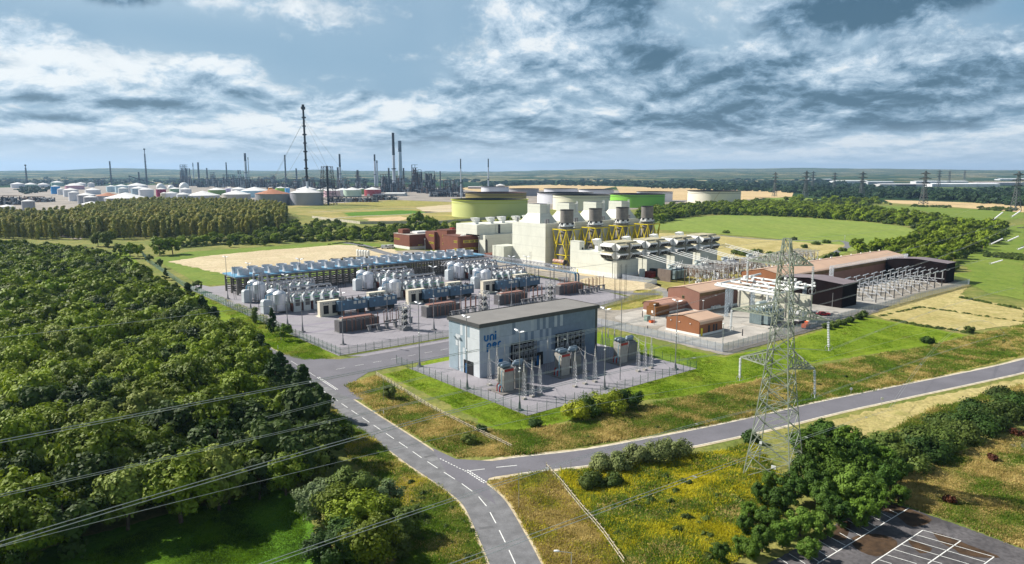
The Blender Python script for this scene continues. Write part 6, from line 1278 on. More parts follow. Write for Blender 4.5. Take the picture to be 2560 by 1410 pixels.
US = [(461, 458, 412, 17, 'dark cluster of tall towers at the left of the refinery', 3.0), (532, 460, 431, 10, 'black pair of tall columns in the refinery', 3), (247, 464, 447, 20, 'dark boxy plant on legs at the far left', 2), (683, 460, 437, 12, 'dark blocky plant left of the guyed mast', 2), (1037, 478, 412, 14, 'tall scaffolded column tower right of the broad chimney', 3.5), (1050, 478, 424, 10, 'lower scaffolded tower beside the tall one', 3), (1075, 480, 428, 24, 'rightmost wide scaffolded process block', 3), (1001, 476, 440, 20, 'tangle of columns at the foot of the two great chimneys', 3), (965, 474, 436, 26, 'plant with a curved pipe left of the great chimneys', 2.5), (895, 470, 430, 8, 'short scaffold tower left of the pale chimney pair', 3)]
rdn = random.Random(77); k = 0
for x in range(440, 1150, 22):
    yb = 466 + (x - 440) / 710 * 16 + rdn.uniform(-3, 4); US.append((x, yb, yb - rdn.uniform(10, 26) - (x > 560) * 4, 26, 'tangled grey process unit, number %s along the refinery from the left' % ('one two three four five six seven eight nine ten eleven twelve thirteen fourteen fifteen sixteen seventeen eighteen nineteen twenty twenty-one twenty-two twenty-three twenty-four twenty-five twenty-six twenty-seven twenty-eight twenty-nine thirty thirty-one thirty-two thirty-three thirty-four thirty-five'.split()[k]), 1.6)); k += 1
for x, yb, yt, wd, nm in ((30, 512, 490, 70, 'low dark pipe works at the far left edge'), (90, 505, 492, 60, 'second pipe works right of the grey tank at far left'), (880, 505, 492, 120, 'white pipe racks in front of the pink tank'), (960, 500, 488, 60, 'pipe racks below the dark red tank'), (1120, 492, 478, 90, 'low blue grey plant left of the brownish tank'), (130, 540, 532, 60, 'pipe tracks by the left sandy lane')): US.append((x, yb, yt, wd, nm, 1.4))
for i, a in enumerate(US): unit_(*a[:5], 200 + i, a[5])
def farshed(x0, x1, yt, yb, rgb, lab, depth=60):
    g0 = G(x0, yb); g1 = G(x1, yb); h = HT((x0 + x1) / 2, yb, yt); r = TH('warehouse', lab, 'warehouse', g0, 0, 'far industrial sheds'); L = g1[0] - g0[0]; m = MB(); m.m = 0; m.box(0, 0, 0, L, depth, h * .8); m.build('wall', [M('shed_wall_%d' % int(rgb[0] * 100), tuple(c * .8 for c in rgb), .7, var=.15, scale=.02)], r)
    m = MB(); m.add([(-1, -1, h * .8), (L + 1, -1, h * .8), (L + 1, depth / 2, h), (-1, depth / 2, h), (L + 1, depth + 1, h * .8), (-1, depth + 1, h * .8)], [(0, 1, 2, 3), (3, 2, 4, 5)]); m.build('roof', M('shed_roof_%d' % int(rgb[0] * 100), rgb, .6, var=.1, scale=.02), r)
FS = [(2085, 2170, 451, 459, (.6, .62, .64)), (2170, 2235, 453, 461, (.5, .52, .54)), (2200, 2330, 459, 466, (.62, .60, .6)), (2290, 2420, 452, 459, (.7, .7, .72)), (2330, 2500, 458, 467, (.78, .78, .8)), (2440, 2560, 455, 463, (.55, .5, .5)), (2440, 2475, 441, 448, (.7, .7, .7)), (2240, 2290, 460, 466, (.4, .25, .2)), (2500, 2600, 446, 454, (.6, .52, .5)), (2020, 2080, 447, 453, (.5, .52, .55)), (918, 960, 484, 490, (.7, .7, .68)), (962, 1010, 482, 490, (.72, .72, .7)), (1170, 1235, 466, 472, (.55, .58, .66))]
for i, a in enumerate(FS): farshed(*a, '%s pale industrial shed, %s' % (('low', 'long', 'wide', 'white roofed')[i % 4], ('far right beyond the trees, first from left' if i == 0 else ['second', 'third', 'fourth', 'fifth', 'sixth', 'standing apart above the others', 'reddish one', 'at the right edge', 'leftmost behind the pylons', 'before the dark red tank', 'right of the dark red tank', 'with a blue tone behind the thin masts'][i - 1] + ' of the far estate')))
# ================================================================ pylons
PYL = M('pylon_steel', (.31, .34, .27), .6, .3, .18, .4); PYLD = M('pylon_dark_steel', (.10, .11, .11), .7, .3, .15, .5)
GLZ = M('white_insulator', (.72, .73, .75), .3, 0, .05, 2)
HWZ = [0, .2, .47, .67, .88, 1]; HWV = [4.7, 3.55, 2.25, 1.6, 1.15, .6]
def pylon_mesh(m, H_, t_, base=8.6, arms=((.565, 12), (.72, 14.5), (.885, 11)), full=True):
    # square tapering tower: base to waist to peak
    zs = [0, .10, .19, .27, .34, .41, .47, .53, .60, .67, .73, .78, .83, .88, .93, 1.0]
    def hw(z): return float(np.interp(z, HWZ, HWV)) * base / 9.4
    def c(k, z): sx, sy = ((-1, -1), (1, -1), (1, 1), (-1, 1))[k % 4]; w_ = hw(z); return (sx * w_, sy * w_, z * H_)
    for a, b in zip(zs, zs[1:]):
        for k in range(4):
            m.tube(c(k, a), c(k, b), t_ * 1.5, 4, caps=False); m.tube(c(k, a), c(k + 1, b), t_, 4, caps=False); m.tube(c(k + 1, a), c(k, b), t_, 4, caps=False)
            if full: m.tube(c(k, b), c(k + 1, b), t_ * .8, 4, caps=False)
    if full:
        for k in range(4):
            for a, b in ((0, .10), (.10, .19)):
                p = Vector(c(k, a)).lerp(Vector(c(k + 1, b)), .5); m.tube(tuple(p), c(k, (a + b) / 2), t_ * .6, 4, caps=False); m.tube(tuple(p), c(k + 1, (a + b) / 2), t_ * .6, 4, caps=False)
        for z in (.10, .27): m.tube(c(0, z), c(2, z), t_ * .7, 4); m.tube(c(1, z), c(3, z), t_ * .7, 4)
def arm_mesh(m, H_, z, L, t_, s):
    w_ = float(np.interp(z, HWZ, HWV)); zb = z * H_; zt = zb + 2.6; tip = (s * L, 0, zb + .25)
    for sy in (-1, 1): m.tube((s * w_, sy * w_, zb), tip, t_ * 1.2, 4, caps=False); m.tube((s * w_ * .9, sy * w_ * .9, zt), tip, t_ * 1.1, 4, caps=False)
    n = 6
    for i in range(n):
        a, b = i / n, (i + 1) / n
        for sy in (-1, 1):
            lo = lambda q, y=sy: (s * (w_ + (L - w_) * q), y * w_ * (1 - q), zb + .25 * q); hi = lambda q, y=sy: (s * (w_ * .9 + (L - w_ * .9) * q), y * w_ * .9 * (1 - q), zt + (zb + .25 - zt) * q)
            m.tube(lo(a), hi(b), t_ * .7, 4, caps=False); m.tube(lo(b), hi(b), t_ * .7, 4, caps=False)
        m.tube((s * (w_ + (L - w_) * a), w_ * (1 - a), zb + .25 * a), (s * (w_ + (L - w_) * b), -w_ * (1 - b), zb + .25 * b), t_ * .7, 4, caps=False)
        m.tube((s * (w_ + (L - w_) * a), -w_ * (1 - a), zb + .25 * a), (s * (w_ + (L - w_) * b), w_ * (1 - b), zb + .25 * b), t_ * .7, 4, caps=False)
def ray(x, y):
    a = (x - CX) / FPX; b = -(y - CY) / FPX; return Vector((a, math.cos(PIT) + b * math.sin(PIT), -math.sin(PIT) + b * math.cos(PIT)))
def at_y(x, y, Y): d = ray(x, y); return Vector((0, 0, HC)) + d * (Y / d.y)
# foreground pylon: base centre and arm direction found from the feet and the arm tips
gp = G(1932, 1190); PY = gp[1] + .5; PXc = at_y(1944, 900, PY).x
HP = at_y(1950, 596, PY).z
ARM_A = R(-38)
r = TH('lattice_pylon', 'large green grey lattice pylon standing in the bushes in the right foreground', 'pylon', (at_y(1930, 1190, PY).x + .3, PY), ARM_A)
PBX = r.location.x
LV = {}
for nm, (yl, xl), (yr, xr) in (('top', (655, 1868), (668, 2033)), ('mid', (773, 1826), (808, 2072)), ('low', (893, 1849), (930, 2037))):
    zc = at_y(1945, (yl + yr) / 2, PY).z; LV[nm] = zc
m = MB(); pylon_mesh(m, HP, .085, 9.2, ()); m.build('tower', PYL, r)
tips = {}
for nm, xl, xr in (('top', 1868, 2033), ('mid', 1826, 2072), ('low', 1849, 2037)):
    zz3 = (LV[nm]) / HP
    for s, xt in ((-1, xl), (1, xr)):
        # arm length so the tip falls where the photograph has it
        L = 5.0
        for _ in range(60):
            tx = PBX + s * L * math.cos(ARM_A); ty = PY + s * L * math.sin(ARM_A); dz = LV[nm] - HC; c_ = ty * math.cos(PIT) - dz * math.sin(PIT); px = CX + FPX * tx / c_; L += (xt - px) * s * .004
        mm = MB(); arm_mesh(mm, HP, zz3, L, .12, s); mm.build('cross_arm', PYL, r); tips[nm, s] = Vector((PBX + s * L * math.cos(ARM_A), PY + s * L * math.sin(ARM_A), LV[nm] + .2))
m = MB(); m.boxc(-.8, -1.2, .45 * 2, .02, .02, .02); m = MB(); m.boxc(1.2, -4.2, 3.0, .9, .1, .7); m.build('warning_plate', WHT, r); m = MB(); m.boxc(-1.5, -4.3, 7.5, .5, .1, .5); m.build('number_plate', WHT, r)
def insul(label, top, bottom, group='white insulator strings on the pylon', rr=.27):
    d = bottom - top; r = TH('insulator_string', label, 'insulator', (top.x, top.y), 0, group, top.z); n = 15; m = MB()
    m.tube((0, 0, 0), tuple(d), .07, 5)
    for i in range(n): a = d * (.06 + .84 * i / n); b = d * (.06 + .84 * (i + .45) / n); m.tube(tuple(a), tuple(b), rr, 9, rr * .7)
    m.build('disc_string', GLZ, r); m = MB(); c = d * .93
    for s in (-1, 1): pts = [(c.x + s * .25 + s * .45 * math.sin(t), c.y, c.z + .5 - .5 * math.cos(t) - .3) for t in [k * math.pi / 6 for k in range(9)]]; m.path(pts, .035, 4)
    m.build('arcing_horn', SIL, r); return bottom
bots = {}
for nm, s, x, y, lb in (('top', -1, 1868, 712, 'upper left'), ('top', 1, 2030, 735, 'upper right'), ('mid', -1, 1826, 828, 'middle left'), ('mid', 1, 2072, 877, 'middle right'), ('low', -1, 1849, 952, 'lower left'), ('low', 1, 2037, 995, 'lower right')):
    t = tips[nm, s]; b = at_y(x, y, t.y); bots[nm, s] = insul('%s white ribbed insulator hanging from the foreground pylon' % lb, t, b)
# conductors: from the pylon towards a tower out of view on the left, and away to the tower at the right edge
CAB = M('aluminium_conductor', (.50, .52, .53), .4, .5, .1, 1); CABD = M('dark_conductor', (.05, .05, .055), .5, .3, .1, 1)
def conductor(label, A, left, right, pair, r_=.035, mat=CAB, dl=(-.62, -.785)):
    # A: attachment; left: list of (px, py) passed on the way left; each pixel fixes plan distance and height on the vertical plane of travel
    m = MB()
    def plane_pts(A, pts, dx, dy):
        out = []
        for x, y in pts:
            d = ray(x, y); n = (-dy, dx); t = (A.x * n[0] + A.y * n[1]) / (d.x * n[0] + d.y * n[1]); out.append(Vector((0, 0, HC)) + d * t)
        return out
    for side, pts, dr in (('l', left, dl), ('r', right, (.70, .714))):
        if not pts: continue
        q = plane_pts(A, pts, *dr); S = [0] + [math.hypot(p.x - A.x, p.y - A.y) for p in q]; Zv = [A.z] + [p.z for p in q]
        co = np.polyfit(S, Zv, min(2, len(S) - 1)); smax = S[-1] * (1.25 if side == 'l' else 1.0); n = 40; P = []
        for i in range(n + 1): s_ = smax * i / n; z = float(np.polyval(co, s_)) - (float(np.polyval(co, 0)) - A.z) * max(0, 1 - s_ / 20); P.append((A.x + dr[0] * s_, A.y + dr[1] * s_, z))
        for o in ((0, pair) if pair else (0,)):
            m.path([(x - dr[1] * o, y + dr[0] * o, z) for x, y, z in P], r_, 5)
        if pair:
            for i in range(6, n, 9):
                x, y, z = P[i]; m.tube((x, y, z), (x - dr[1] * pair, y + dr[0] * pair, z), .05, 4)
    return tag(m.build('power_line', mat), label, 'power line', 'conductors of the foreground pylon')
conductor('single earth wire across the top of the woodland from the pylon peak', Vector((PBX, PY, HP)), [(1180, 700), (520, 790), (0, 838)], [(2300, 560), (2540, 470)], 0, .014)
conductor('upper twin conductor crossing the clad building front to the upper right insulator', bots['top', 1], [(1500, 812), (1120, 900), (640, 975), (0, 1095)], [(2300, 660), (2540, 560)], .4, .02)
conductor('twin conductor from the upper left insulator above the lawn', bots['top', -1], [(1400, 850), (1120, 925)], [(2200, 640), (2500, 560)], .4, .016)
conductor('twin conductor crossing the transformers to the middle left insulator', bots['mid', -1], [(1500, 895), (1120, 990), (760, 1070), (0, 1230)], [(2200, 720), (2500, 640)], .4, .02)
conductor('pale twin conductor crossing the near fence corner towards the middle right insulator', bots['mid', 1], [(1700, 885), (1330, 990), (860, 1120), (0, 1326)], [(2300, 790), (2540, 720)], .42, .02)
conductor('single pale wire across the dark woodland below the twin conductors', bots['low', -1], [(1500, 1010), (860, 1150), (0, 1368)], [(2200, 860), (2480, 790)], 0, .018)
conductor('lowest twin conductor crossing the road junction to the lower right insulator', bots['low', 1], [(1760, 1050), (1180, 1240), (860, 1330), (640, 1410)], [(2300, 900), (2540, 830)], .42, .02)
conductor('thin twin wire over the ragwort bank in the foreground', Vector((PBX + 6, PY - 30, 24)), [(1480, 1280), (1150, 1400)], [(2100, 1020), (2540, 880)], .35, .014)
# tension pylon at the right edge
g = G(2618, 782)
r = TH('lattice_pylon', 'dark tension pylon cut by the right edge of the photograph', 'pylon', g, R(-35)); H2 = 50
m = MB(); pylon_mesh(m, H2, .13, 15, ()); m.build('tower', PYLD, r)
for z in (.56, .72, .88):
    for s in (-1, 1): m = MB(); arm_mesh(m, H2, z, 12 + (z == .72) * 2, .11, s); m.build('cross_arm', PYLD, r)
for k, (x, y, x2, y2) in enumerate(((2508, 530, 2484, 549), (2552, 527, 2528, 543), (2508, 596, 2474, 612), (2548, 590, 2516, 604), (2508, 650, 2474, 660), (2560, 618, 2544, 624))):
    a = at_y(x, y, g[1] - 6); b = at_y(x2, y2, g[1] - 9); insul('%s long white tension insulator of the right edge pylon' % ('top left', 'top right', 'middle left', 'middle right', 'bottom left', 'rightmost')[k], a, b, 'tension insulators at the right edge', .3)
# distant pylons
def dpyl(x, yb, yt, lab, first=[None]):
    g = G(x, yb); h = HT(x, yb, yt)
    if first[0] is None:
        r = TH('lattice_pylon', lab, 'pylon', g, R(20), 'distant pylons'); m = MB(); pylon_mesh(m, 50, .26, 9, (), False); m.build('tower', PYLD, r)
        for z in (.62, .76, .90):
            for s in (-1, 1): m = MB(); arm_mesh(m, 50, z, 9 + (z == .76) * 2, .2, s); m.build('cross_arm', PYLD, r)
        r.scale = (1, 1, h / 50); first[0] = r
    else: dup(first[0], (*g, 0), R(10), lab, 'distant pylons', (h / 50 if h < 90 else 1.5, h / 50 if h < 90 else 1.5, h / 50))
for x, yb, yt, lb in ((1936, 491, 430, 'distant pylon nearest the stubble field on the left of the row'), (2013, 494, 427, 'second distant pylon, at the edge of the small green field'), (2031, 472, 428, 'smaller pylon close right of the second'), (2085, 474, 431, 'faint fourth pylon before the far sheds'), (2153, 496, 429, 'distant pylon alone above the hedges'), (2308, 510, 427, 'distant pylon standing in the right stubble field'), (2346, 468, 425, 'faint pylon behind the white roofed sheds'), (2372, 462, 427, 'fainter pylon right of the white roofed sheds'), (2538, 527, 428, 'large dark pylon near the right edge by the stubble'), (2410, 455, 425, 'faintest far pylon on the horizon')): dpyl(x, yb, yt, lb)
# street lamps and small posts near the roads
def street(label, x, y, yt, arm=(-1, 0), L=1.8):
    g = G(x, y); h = HT(x, y, yt); r = TH('street_lamp', label, 'street lamp', g, 0, 'street lamps along the roads'); m = MB(); m.tube((0, 0, 0), (0, 0, h), .09, 6, .06); m.tube((0, 0, 0), (0, 0, 1.2), .14, 6); m.build('pole', STEEL, r)
    m = MB(); m.tube((0, 0, h), (arm[0] * L, arm[1] * L, h + .15), .05, 5); m.build('arm', STEEL, r); m = MB(); m.lathe(0, 0, [(.05, -.1), (.22, -.05), (.2, .12), (.02, .18)], 8); m.build('lamp_head', WHT, r, True, loc=(arm[0] * L, arm[1] * L, h + .15)).scale = (2.2, 1, 1); return r
street('street lamp whose head reaches into view at the bottom, right of the road', 1428, 1440, 1382, (-1, .1), 2.2)
post('slim_pole', 'slim pole with a white foot in the dry grass right of the road bend', 1297, 1276, 1176, .05, STEEL)
post('slim_pole', 'slim pole by the side road near the left willow bushes', 1427, 1172, 1148, .06, STEEL)
street('street lamp on the verge beside the hedge trees left of the yard', 688, 812, 768, (-1, .2)); street('street lamp in the left verge at the end of the forest', 327, 655, 626, (-1, 0)); street('street lamp beside the round tree on the left verge', 703, 850, 806, (-1, 0))
post('slim_pole', 'slim pole beside the small willow at the entrance road', 960, 1015, 945, .05, STEEL)
for x, y, yt, lb in ((959, 1039, 1027, 'white marker post beside the main road in the dry grass'), (695, 873, 863, 'white marker post on the verge by the yard corner')): post('marker_post', lb, x, y, yt, .14, WHT, 'marker post')
for x, y, yt, lb in ((2204, 1014, 996, 'round white backed road sign at the near edge of the side road'), (2127, 986, 972, 'round road sign at the far edge of the side road')):
    g = G(x, y); h = HT(x, y, yt); r = TH('road_sign', lb, 'road sign', g, 0); m = MB(); m.tube((0, 0, 0), (0, 0, h), .05, 6); m.build('pole', STEEL, r); m = MB(); m.tube((0, -.05, h), (0, -.1, h), .38, 16); m.build('sign_face', WHT, r)
# wooden rail fences
RAIL = M('weathered_rail', (.46, .40, .30), .9, var=.2, scale=3)
def railfence(label, pts, h=1.25, rails=3):
    P = pix(pts); r = TH('rail_fence', label, 'rail fence', P[0]); x0, y0 = P[0]; m = MB(); posts = []
    for a, b in zip(P, P[1:]):
        for k in range(rails): z = h * (k + .6) / rails; m.tube((a[0] - x0, a[1] - y0, z), (b[0] - x0, b[1] - y0, z), .07, 4)
        L = math.hypot(b[0] - a[0], b[1] - a[1]); n = int(L / 2.4) + 1; posts += [(a[0] + (b[0] - a[0]) * i / n - x0, a[1] + (b[1] - a[1]) * i / n - y0) for i in range(n)]
    m.build('rail', RAIL, r); pm_ = None
    for x, y in posts[:100]:
        if pm_ is None: q = MB(); q.boxc(0, 0, 0, .16, .16, h + .1); o = q.build('post', RAIL, r, loc=(x, y, 0)); pm_ = o.data
        else: o = bpy.data.objects.new('post', pm_); COL.objects.link(o); o.parent = r; o.location = (x, y, 0)
railfence('weathered rail fence between the rough grass and the bright lawn', [(940, 938), (1012, 982), (1080, 1024), (1160, 1066), (1196, 1084)])
railfence('short piece of rail fence ending in the dry grass near the junction', [(1196, 1084), (1240, 1104), (1280, 1124)])
railfence('pale rail fence running down through the ragwort from the side road', [(1366, 1172), (1400, 1208), (1460, 1282), (1482, 1306), (1510, 1340), (1560, 1412)], 1.3, 2)
r = TH('palisade_fence', 'low concrete bund wall below the yellow green tank', 'wall', G(1000, 560), 0)
m = MB(); P = pix([(780, 545), (900, 560), (1100, 558), (1320, 540)]); x0, y0 = G(1000, 560)
for a, b in zip(P, P[1:]): m.add([(a[0] - x0, a[1] - y0, 0), (b[0] - x0, b[1] - y0, 0), (b[0] - x0, b[1] - y0, 3), (a[0] - x0, a[1] - y0, 3), (a[0] - x0, a[1] - y0 + .6, 3), (b[0] - x0, b[1] - y0 + .6, 3), (b[0] - x0, b[1] - y0 + .6, 0), (a[0] - x0, a[1] - y0 + .6, 0)], [(0, 1, 2, 3), (3, 2, 5, 4), (4, 5, 6, 7)])
m.build('wall', M('bund_wall', (.5, .46, .36), .85, var=.2, scale=.3), r); r.name = 'bund_wall'
# ================================================================ trees
rd = random.Random(11); OC = Vector((0, 0, HC))
forest_px = [(-120, 600), (120, 612), (235, 622), (285, 640), (312, 655), (372, 688), (470, 745), (500, 762), (560, 800), (622, 852), (655, 890), (690, 925), (735, 970), (790, 1010), (815, 1065), (815, 1095), (770, 1115), (690, 1135), (550, 1160), (390, 1198), (190, 1258), (0, 1320), (-200, 1380)]
fpoly = [G(x, y, 9.0) for x, y in forest_px]
pts = fillpoly(fpoly, 6.6, rd)
def cdist(p): return math.hypot(p[0], p[1])
pts.sort(key=cdist)
near = pts[:290]; rest = pts[290:]
print('forest', len(pts))
KIN = ['broadleaf tree in the dark woodland at the left']
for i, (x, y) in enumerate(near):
    kind = 'oak' if rd.random() < (.45 if i < 120 else .82) else 'under'  # nearest trees get shade-darkened leaves more often, painting the dark wood edge
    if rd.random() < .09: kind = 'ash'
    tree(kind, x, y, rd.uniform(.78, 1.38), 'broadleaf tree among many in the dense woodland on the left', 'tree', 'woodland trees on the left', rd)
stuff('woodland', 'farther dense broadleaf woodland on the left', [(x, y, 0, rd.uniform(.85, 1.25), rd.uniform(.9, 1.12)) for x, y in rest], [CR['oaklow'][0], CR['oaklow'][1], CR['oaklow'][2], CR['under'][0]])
pines = [(505, 775), (535, 800), (585, 825), (618, 858), (655, 890), (668, 905), (700, 930), (722, 955), (690, 960), (760, 985), (785, 1012), (800, 1040), (770, 1050), (745, 1010), (470, 745), (440, 730)]
for i, (x, y) in enumerate(pines): g = G(x, y, 6); tree('pine', g[0], g[1], rd.uniform(.85, 1.1), 'dark pine tree at the road edge of the woodland', 'tree', 'pines along the woodland edge', rd)
# the lit flat topped pine and the sparse trees inside the shade
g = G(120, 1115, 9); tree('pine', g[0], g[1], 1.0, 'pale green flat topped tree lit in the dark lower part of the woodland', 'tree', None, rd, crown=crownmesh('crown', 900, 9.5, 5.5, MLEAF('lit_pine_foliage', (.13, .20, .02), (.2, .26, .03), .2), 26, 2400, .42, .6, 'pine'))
g = G(395, 1180, 6); tree('under', g[0], g[1], .7, 'russet leaved young tree deep in the shaded woodland', 'tree', None, rd, crown=crownmesh('crown', 901, 8, 3, L_RUST, 14, 1200, .4))
# foreground clump by the road
fg = [(800, 1300, .9, L_SILV, 'silvery'), (890, 1290, 1.0, L_SCRUB, 'rear'), (960, 1290, .8, L_SILV, 'pale rear'), (1010, 1350, .7, L_SCRUB, 'right'), (850, 1330, 1.0, L_OAK, 'mid green'), (900, 1350, 1.05, L_OAK, 'tall mid green'), (955, 1340, .9, L_OAK, 'rounded green'), (860, 1420, 1.0, L_DARK, 'dark'), (830, 1440, .9, L_DARK, 'dark front'), (930, 1430, .95, L_OAK, 'front green'), (985, 1400, .6, L_SCRUB, 'small')]
for i, (x, y, s, mt, nm) in enumerate(fg):
    g = G(x, y); tree('oak', g[0], g[1], s * .95, '%s broadleaf tree of the clump left of the road in the foreground' % nm, 'tree', 'foreground clump by the road', rd, crown=crownmesh('crown', 950 + i, 10.5, 5.0, mt, 46, 7000, .25, .0), zs=.9)
fr = [(2010, 1150, 9, 'rear near-pylon'), (2060, 1135, 10, 'highest rear'), (2110, 1150, 9, 'rear middle'), (2165, 1165, 8, 'rear sloping'), (1925, 1225, 5, 'pylon foot'), (1900, 1265, 5, 'left flank'), (1870, 1310, 4.5, 'left flank lower'), (1905, 1380, 5, 'bottom flank'), (1850, 1385, 4, 'bottom outlying'), (2015, 1215, 9, 'dark leafy'), (2060, 1200, 11, 'tall dark'), (2110, 1205, 10.5, 'broad dark'), (2160, 1225, 9, 'mid green'), (2200, 1240, 8.5, 'rounded'), (2130, 1270, 9, 'light green slender'), (2060, 1290, 8, 'bushy'), (2180, 1290, 7.5, 'low dark'), (1950, 1290, 7, 'dark spreading'), (2000, 1340, 6.5, 'bright edged'), (1920, 1330, 6, 'small rounded'), (2050, 1350, 6, 'pale leafed front'), (2240, 1215, 7, 'thinning'), (1880, 1400, 4.5, 'low front'), (1800, 1410, 4, 'lowest front'), (2020, 1400, 5, 'bright front'), (1985, 1260, 8, 'inner dark'), (2095, 1240, 9, 'inner tall'), (2150, 1180, 8, 'rear left'), (2205, 1185, 7, 'rear right'), (2040, 1255, 8, 'inner left'), (2150, 1320, 6, 'car park side'), (2095, 1315, 7, 'inner front'), (1955, 1370, 5.5, 'front left'), (1860, 1340, 4, 'outlying left'), (2245, 1265, 5, 'outlying right')]
MR = [MLEAF('thicket_foliage', (.06, .13, .012), (.11, .19, .018), .5, (.16, .24, .02)), MLEAF('thicket_dark_foliage', (.035, .085, .01), (.07, .13, .014), .4), MLEAF('thicket_light_foliage', (.10, .19, .02), (.15, .24, .03), .3)]
TC = [crownmesh('crown', 1000 + i, 10.5, 4.6, MR[i % 3], 46, 6400, .27, .0) for i in range(6)]
for i, (x, y, h_, nm) in enumerate(fr): g = G(x, y); tree('oak', g[0], g[1], h_ / 12, '%s tree of the thicket right of the foreground pylon' % nm, 'tree', 'thicket beside the pylon', rd, crown=TC[(2 if 'light' in nm or 'bright' in nm or 'pale' in nm else i % 2) + 3 * (i % 2)])
# hedge running up the right edge and other bushes, each with its own look
def bush(x, y, w_, h_, mat, label, n=2600, sz=.22, name='bush', nb=18, group=None):
    g = G(x, y); cw = crownmesh('crown', int(x * 7 + y), h_, w_ / 2, mat, nb, n, sz, 0, 'bush'); r = TH(name, label, 'bush', g, rd.uniform(0, 6.28), group); c = bpy.data.objects.new('crown', cw); COL.objects.link(c); c.parent = r; m = MB(); m.tube((0, 0, -.1), (0, 0, h_ * .5), .09, 5, .04); m.build('stem', BARK, r); return r
bush(1440, 1046, 9, 5.2, L_BRIGHT, 'yellow green bush at the left end of the row below the mesh fence', 3600); bush(1478, 1038, 10, 6.6, MLEAF('olive_bush_foliage', (.04, .09, .01), (.10, .16, .015), .2), 'darker olive bush in the middle of the row below the mesh fence', 3800); bush(1522, 1030, 12, 7.6, L_BRIGHT, 'large bright yellow green bush below the mesh fence', 4600); bush(1575, 1018, 8, 7.0, L_DARK, 'round dark green bush at the right end of the row below the mesh fence', 4200)
bush(1338, 1068, 4, 2.6, L_DARK, 'small dark bush under the fence corner', 1400); bush(1203, 1080, 3.2, 2.4, L_DARK, 'small spiky bush at the end of the rail fence', 900); bush(1172, 1108, 4.2, 3.4, MLEAF('young_tree_foliage', (.13, .18, .03), (.18, .22, .04), .2), 'young tree standing in the rough grass left of the rail fence', 1500)
r = bush(975, 1000, 4.2, 5.6, MLEAF('willow_dark_foliage', (.11, .15, .03), (.15, .19, .04), .2), 'small drooping willow beside the entrance road', 2400, .2)
bush(1875, 1108, 4.6, 4.0, L_DARK, 'round dark bush left of the pylon at the road edge', 2600)
for i, (x, y, w_, h_) in enumerate(((1500, 1172, 6, 4), (1545, 1175, 7, 5), (1590, 1160, 7, 5.6), (1640, 1152, 8, 6.2), (1690, 1140, 7, 6), (1480, 1218, 6, 4.2), (1530, 1215, 5, 3.4))): bush(x, y, w_, h_, L_WILLOW if i < 5 else L_SCRUB, '%s willow bush of the clump before the side road' % ('leftmost', 'second', 'middle', 'fourth', 'rightmost', 'lower left dark', 'lower right dark')[i], 3400, .2, group='willow clump before the side road')
for i, (x, y, w_, h_) in enumerate(((2260, 1170, 11, 5.5), (2310, 1145, 11, 5), (2350, 1120, 12, 5), (2390, 1100, 12, 5.2), (2430, 1080, 13, 5.2), (2470, 1065, 12, 5), (2510, 1045, 13, 5.2), (2550, 1028, 13, 5.2), (2290, 1105, 11, 4), (2360, 1070, 12, 4), (2440, 1035, 12, 4), (2520, 1000, 12, 4), (2215, 1125, 10, 4.4))): bush(x, y, w_, h_, (L_SCRUB, L_DARK, L_SCRUB)[i % 3], '%s bush along the hedge climbing to the right edge' % ('first', 'second', 'third', 'fourth', 'fifth', 'sixth', 'seventh', 'last', 'low pale left', 'low pale second', 'low pale third', 'low pale last', 'grassy left')[i], 3600, .27, group='hedge bushes to the right edge')
for x, y, lb in ((2480, 1150, 'dark red shrub on the straw bank at the right'), (2545, 1090, 'dark red shrub at the right edge'), (2350, 1115, 'dark red shrub in the middle of the bank'), (2374, 1256, 'small red shrub above the car park')): bush(x, y, 2.6 if x < 2540 else 4, 1.8, MLEAF('red_foliage_%d' % x, (.07, .022, .01), (.11, .035, .014), .2), lb, 500, .2)
for i, (x, y) in enumerate(((2065, 822), (2085, 818), (2103, 812), (2125, 806), (2145, 798), (2158, 792))): bush(x, y, 5, 3.0, L_SCRUB, '%s bush outside the palisade fence' % ('first', 'second', 'third', 'fourth', 'fifth', 'last')[i], 1000, .3, group='bushes outside the palisade')
bush(2318, 858, 5.5, 3.2, L_DARK, 'lone dark bush between the lawn and the rough meadow', 1600); bush(2424, 832, 5, 3.4, L_SCRUB, 'lone bush on the hedge line right of the lawn', 1200)
for i, (x, y, w_) in enumerate(((2040, 612, 9), (2065, 608, 9), (2105, 628, 8), (2085, 640, 9), (2070, 650, 9), (1865, 640, 13), (1890, 634, 13), (1840, 636, 10), (1925, 640, 9), (1815, 583, 9), (2010, 620, 7), (1985, 600, 6))): bush(x, y, w_, 5 if w_ > 9 else 3.6, L_SCRUB, '%s bush in the scrub beyond the switchyard' % ('first', 'second', 'third', 'fourth', 'fifth', 'large left', 'large right', 'left low', 'ninth', 'lone upper', 'small brown', 'small upper')[i], 700, .5, group='scrub bushes beyond the switchyard')
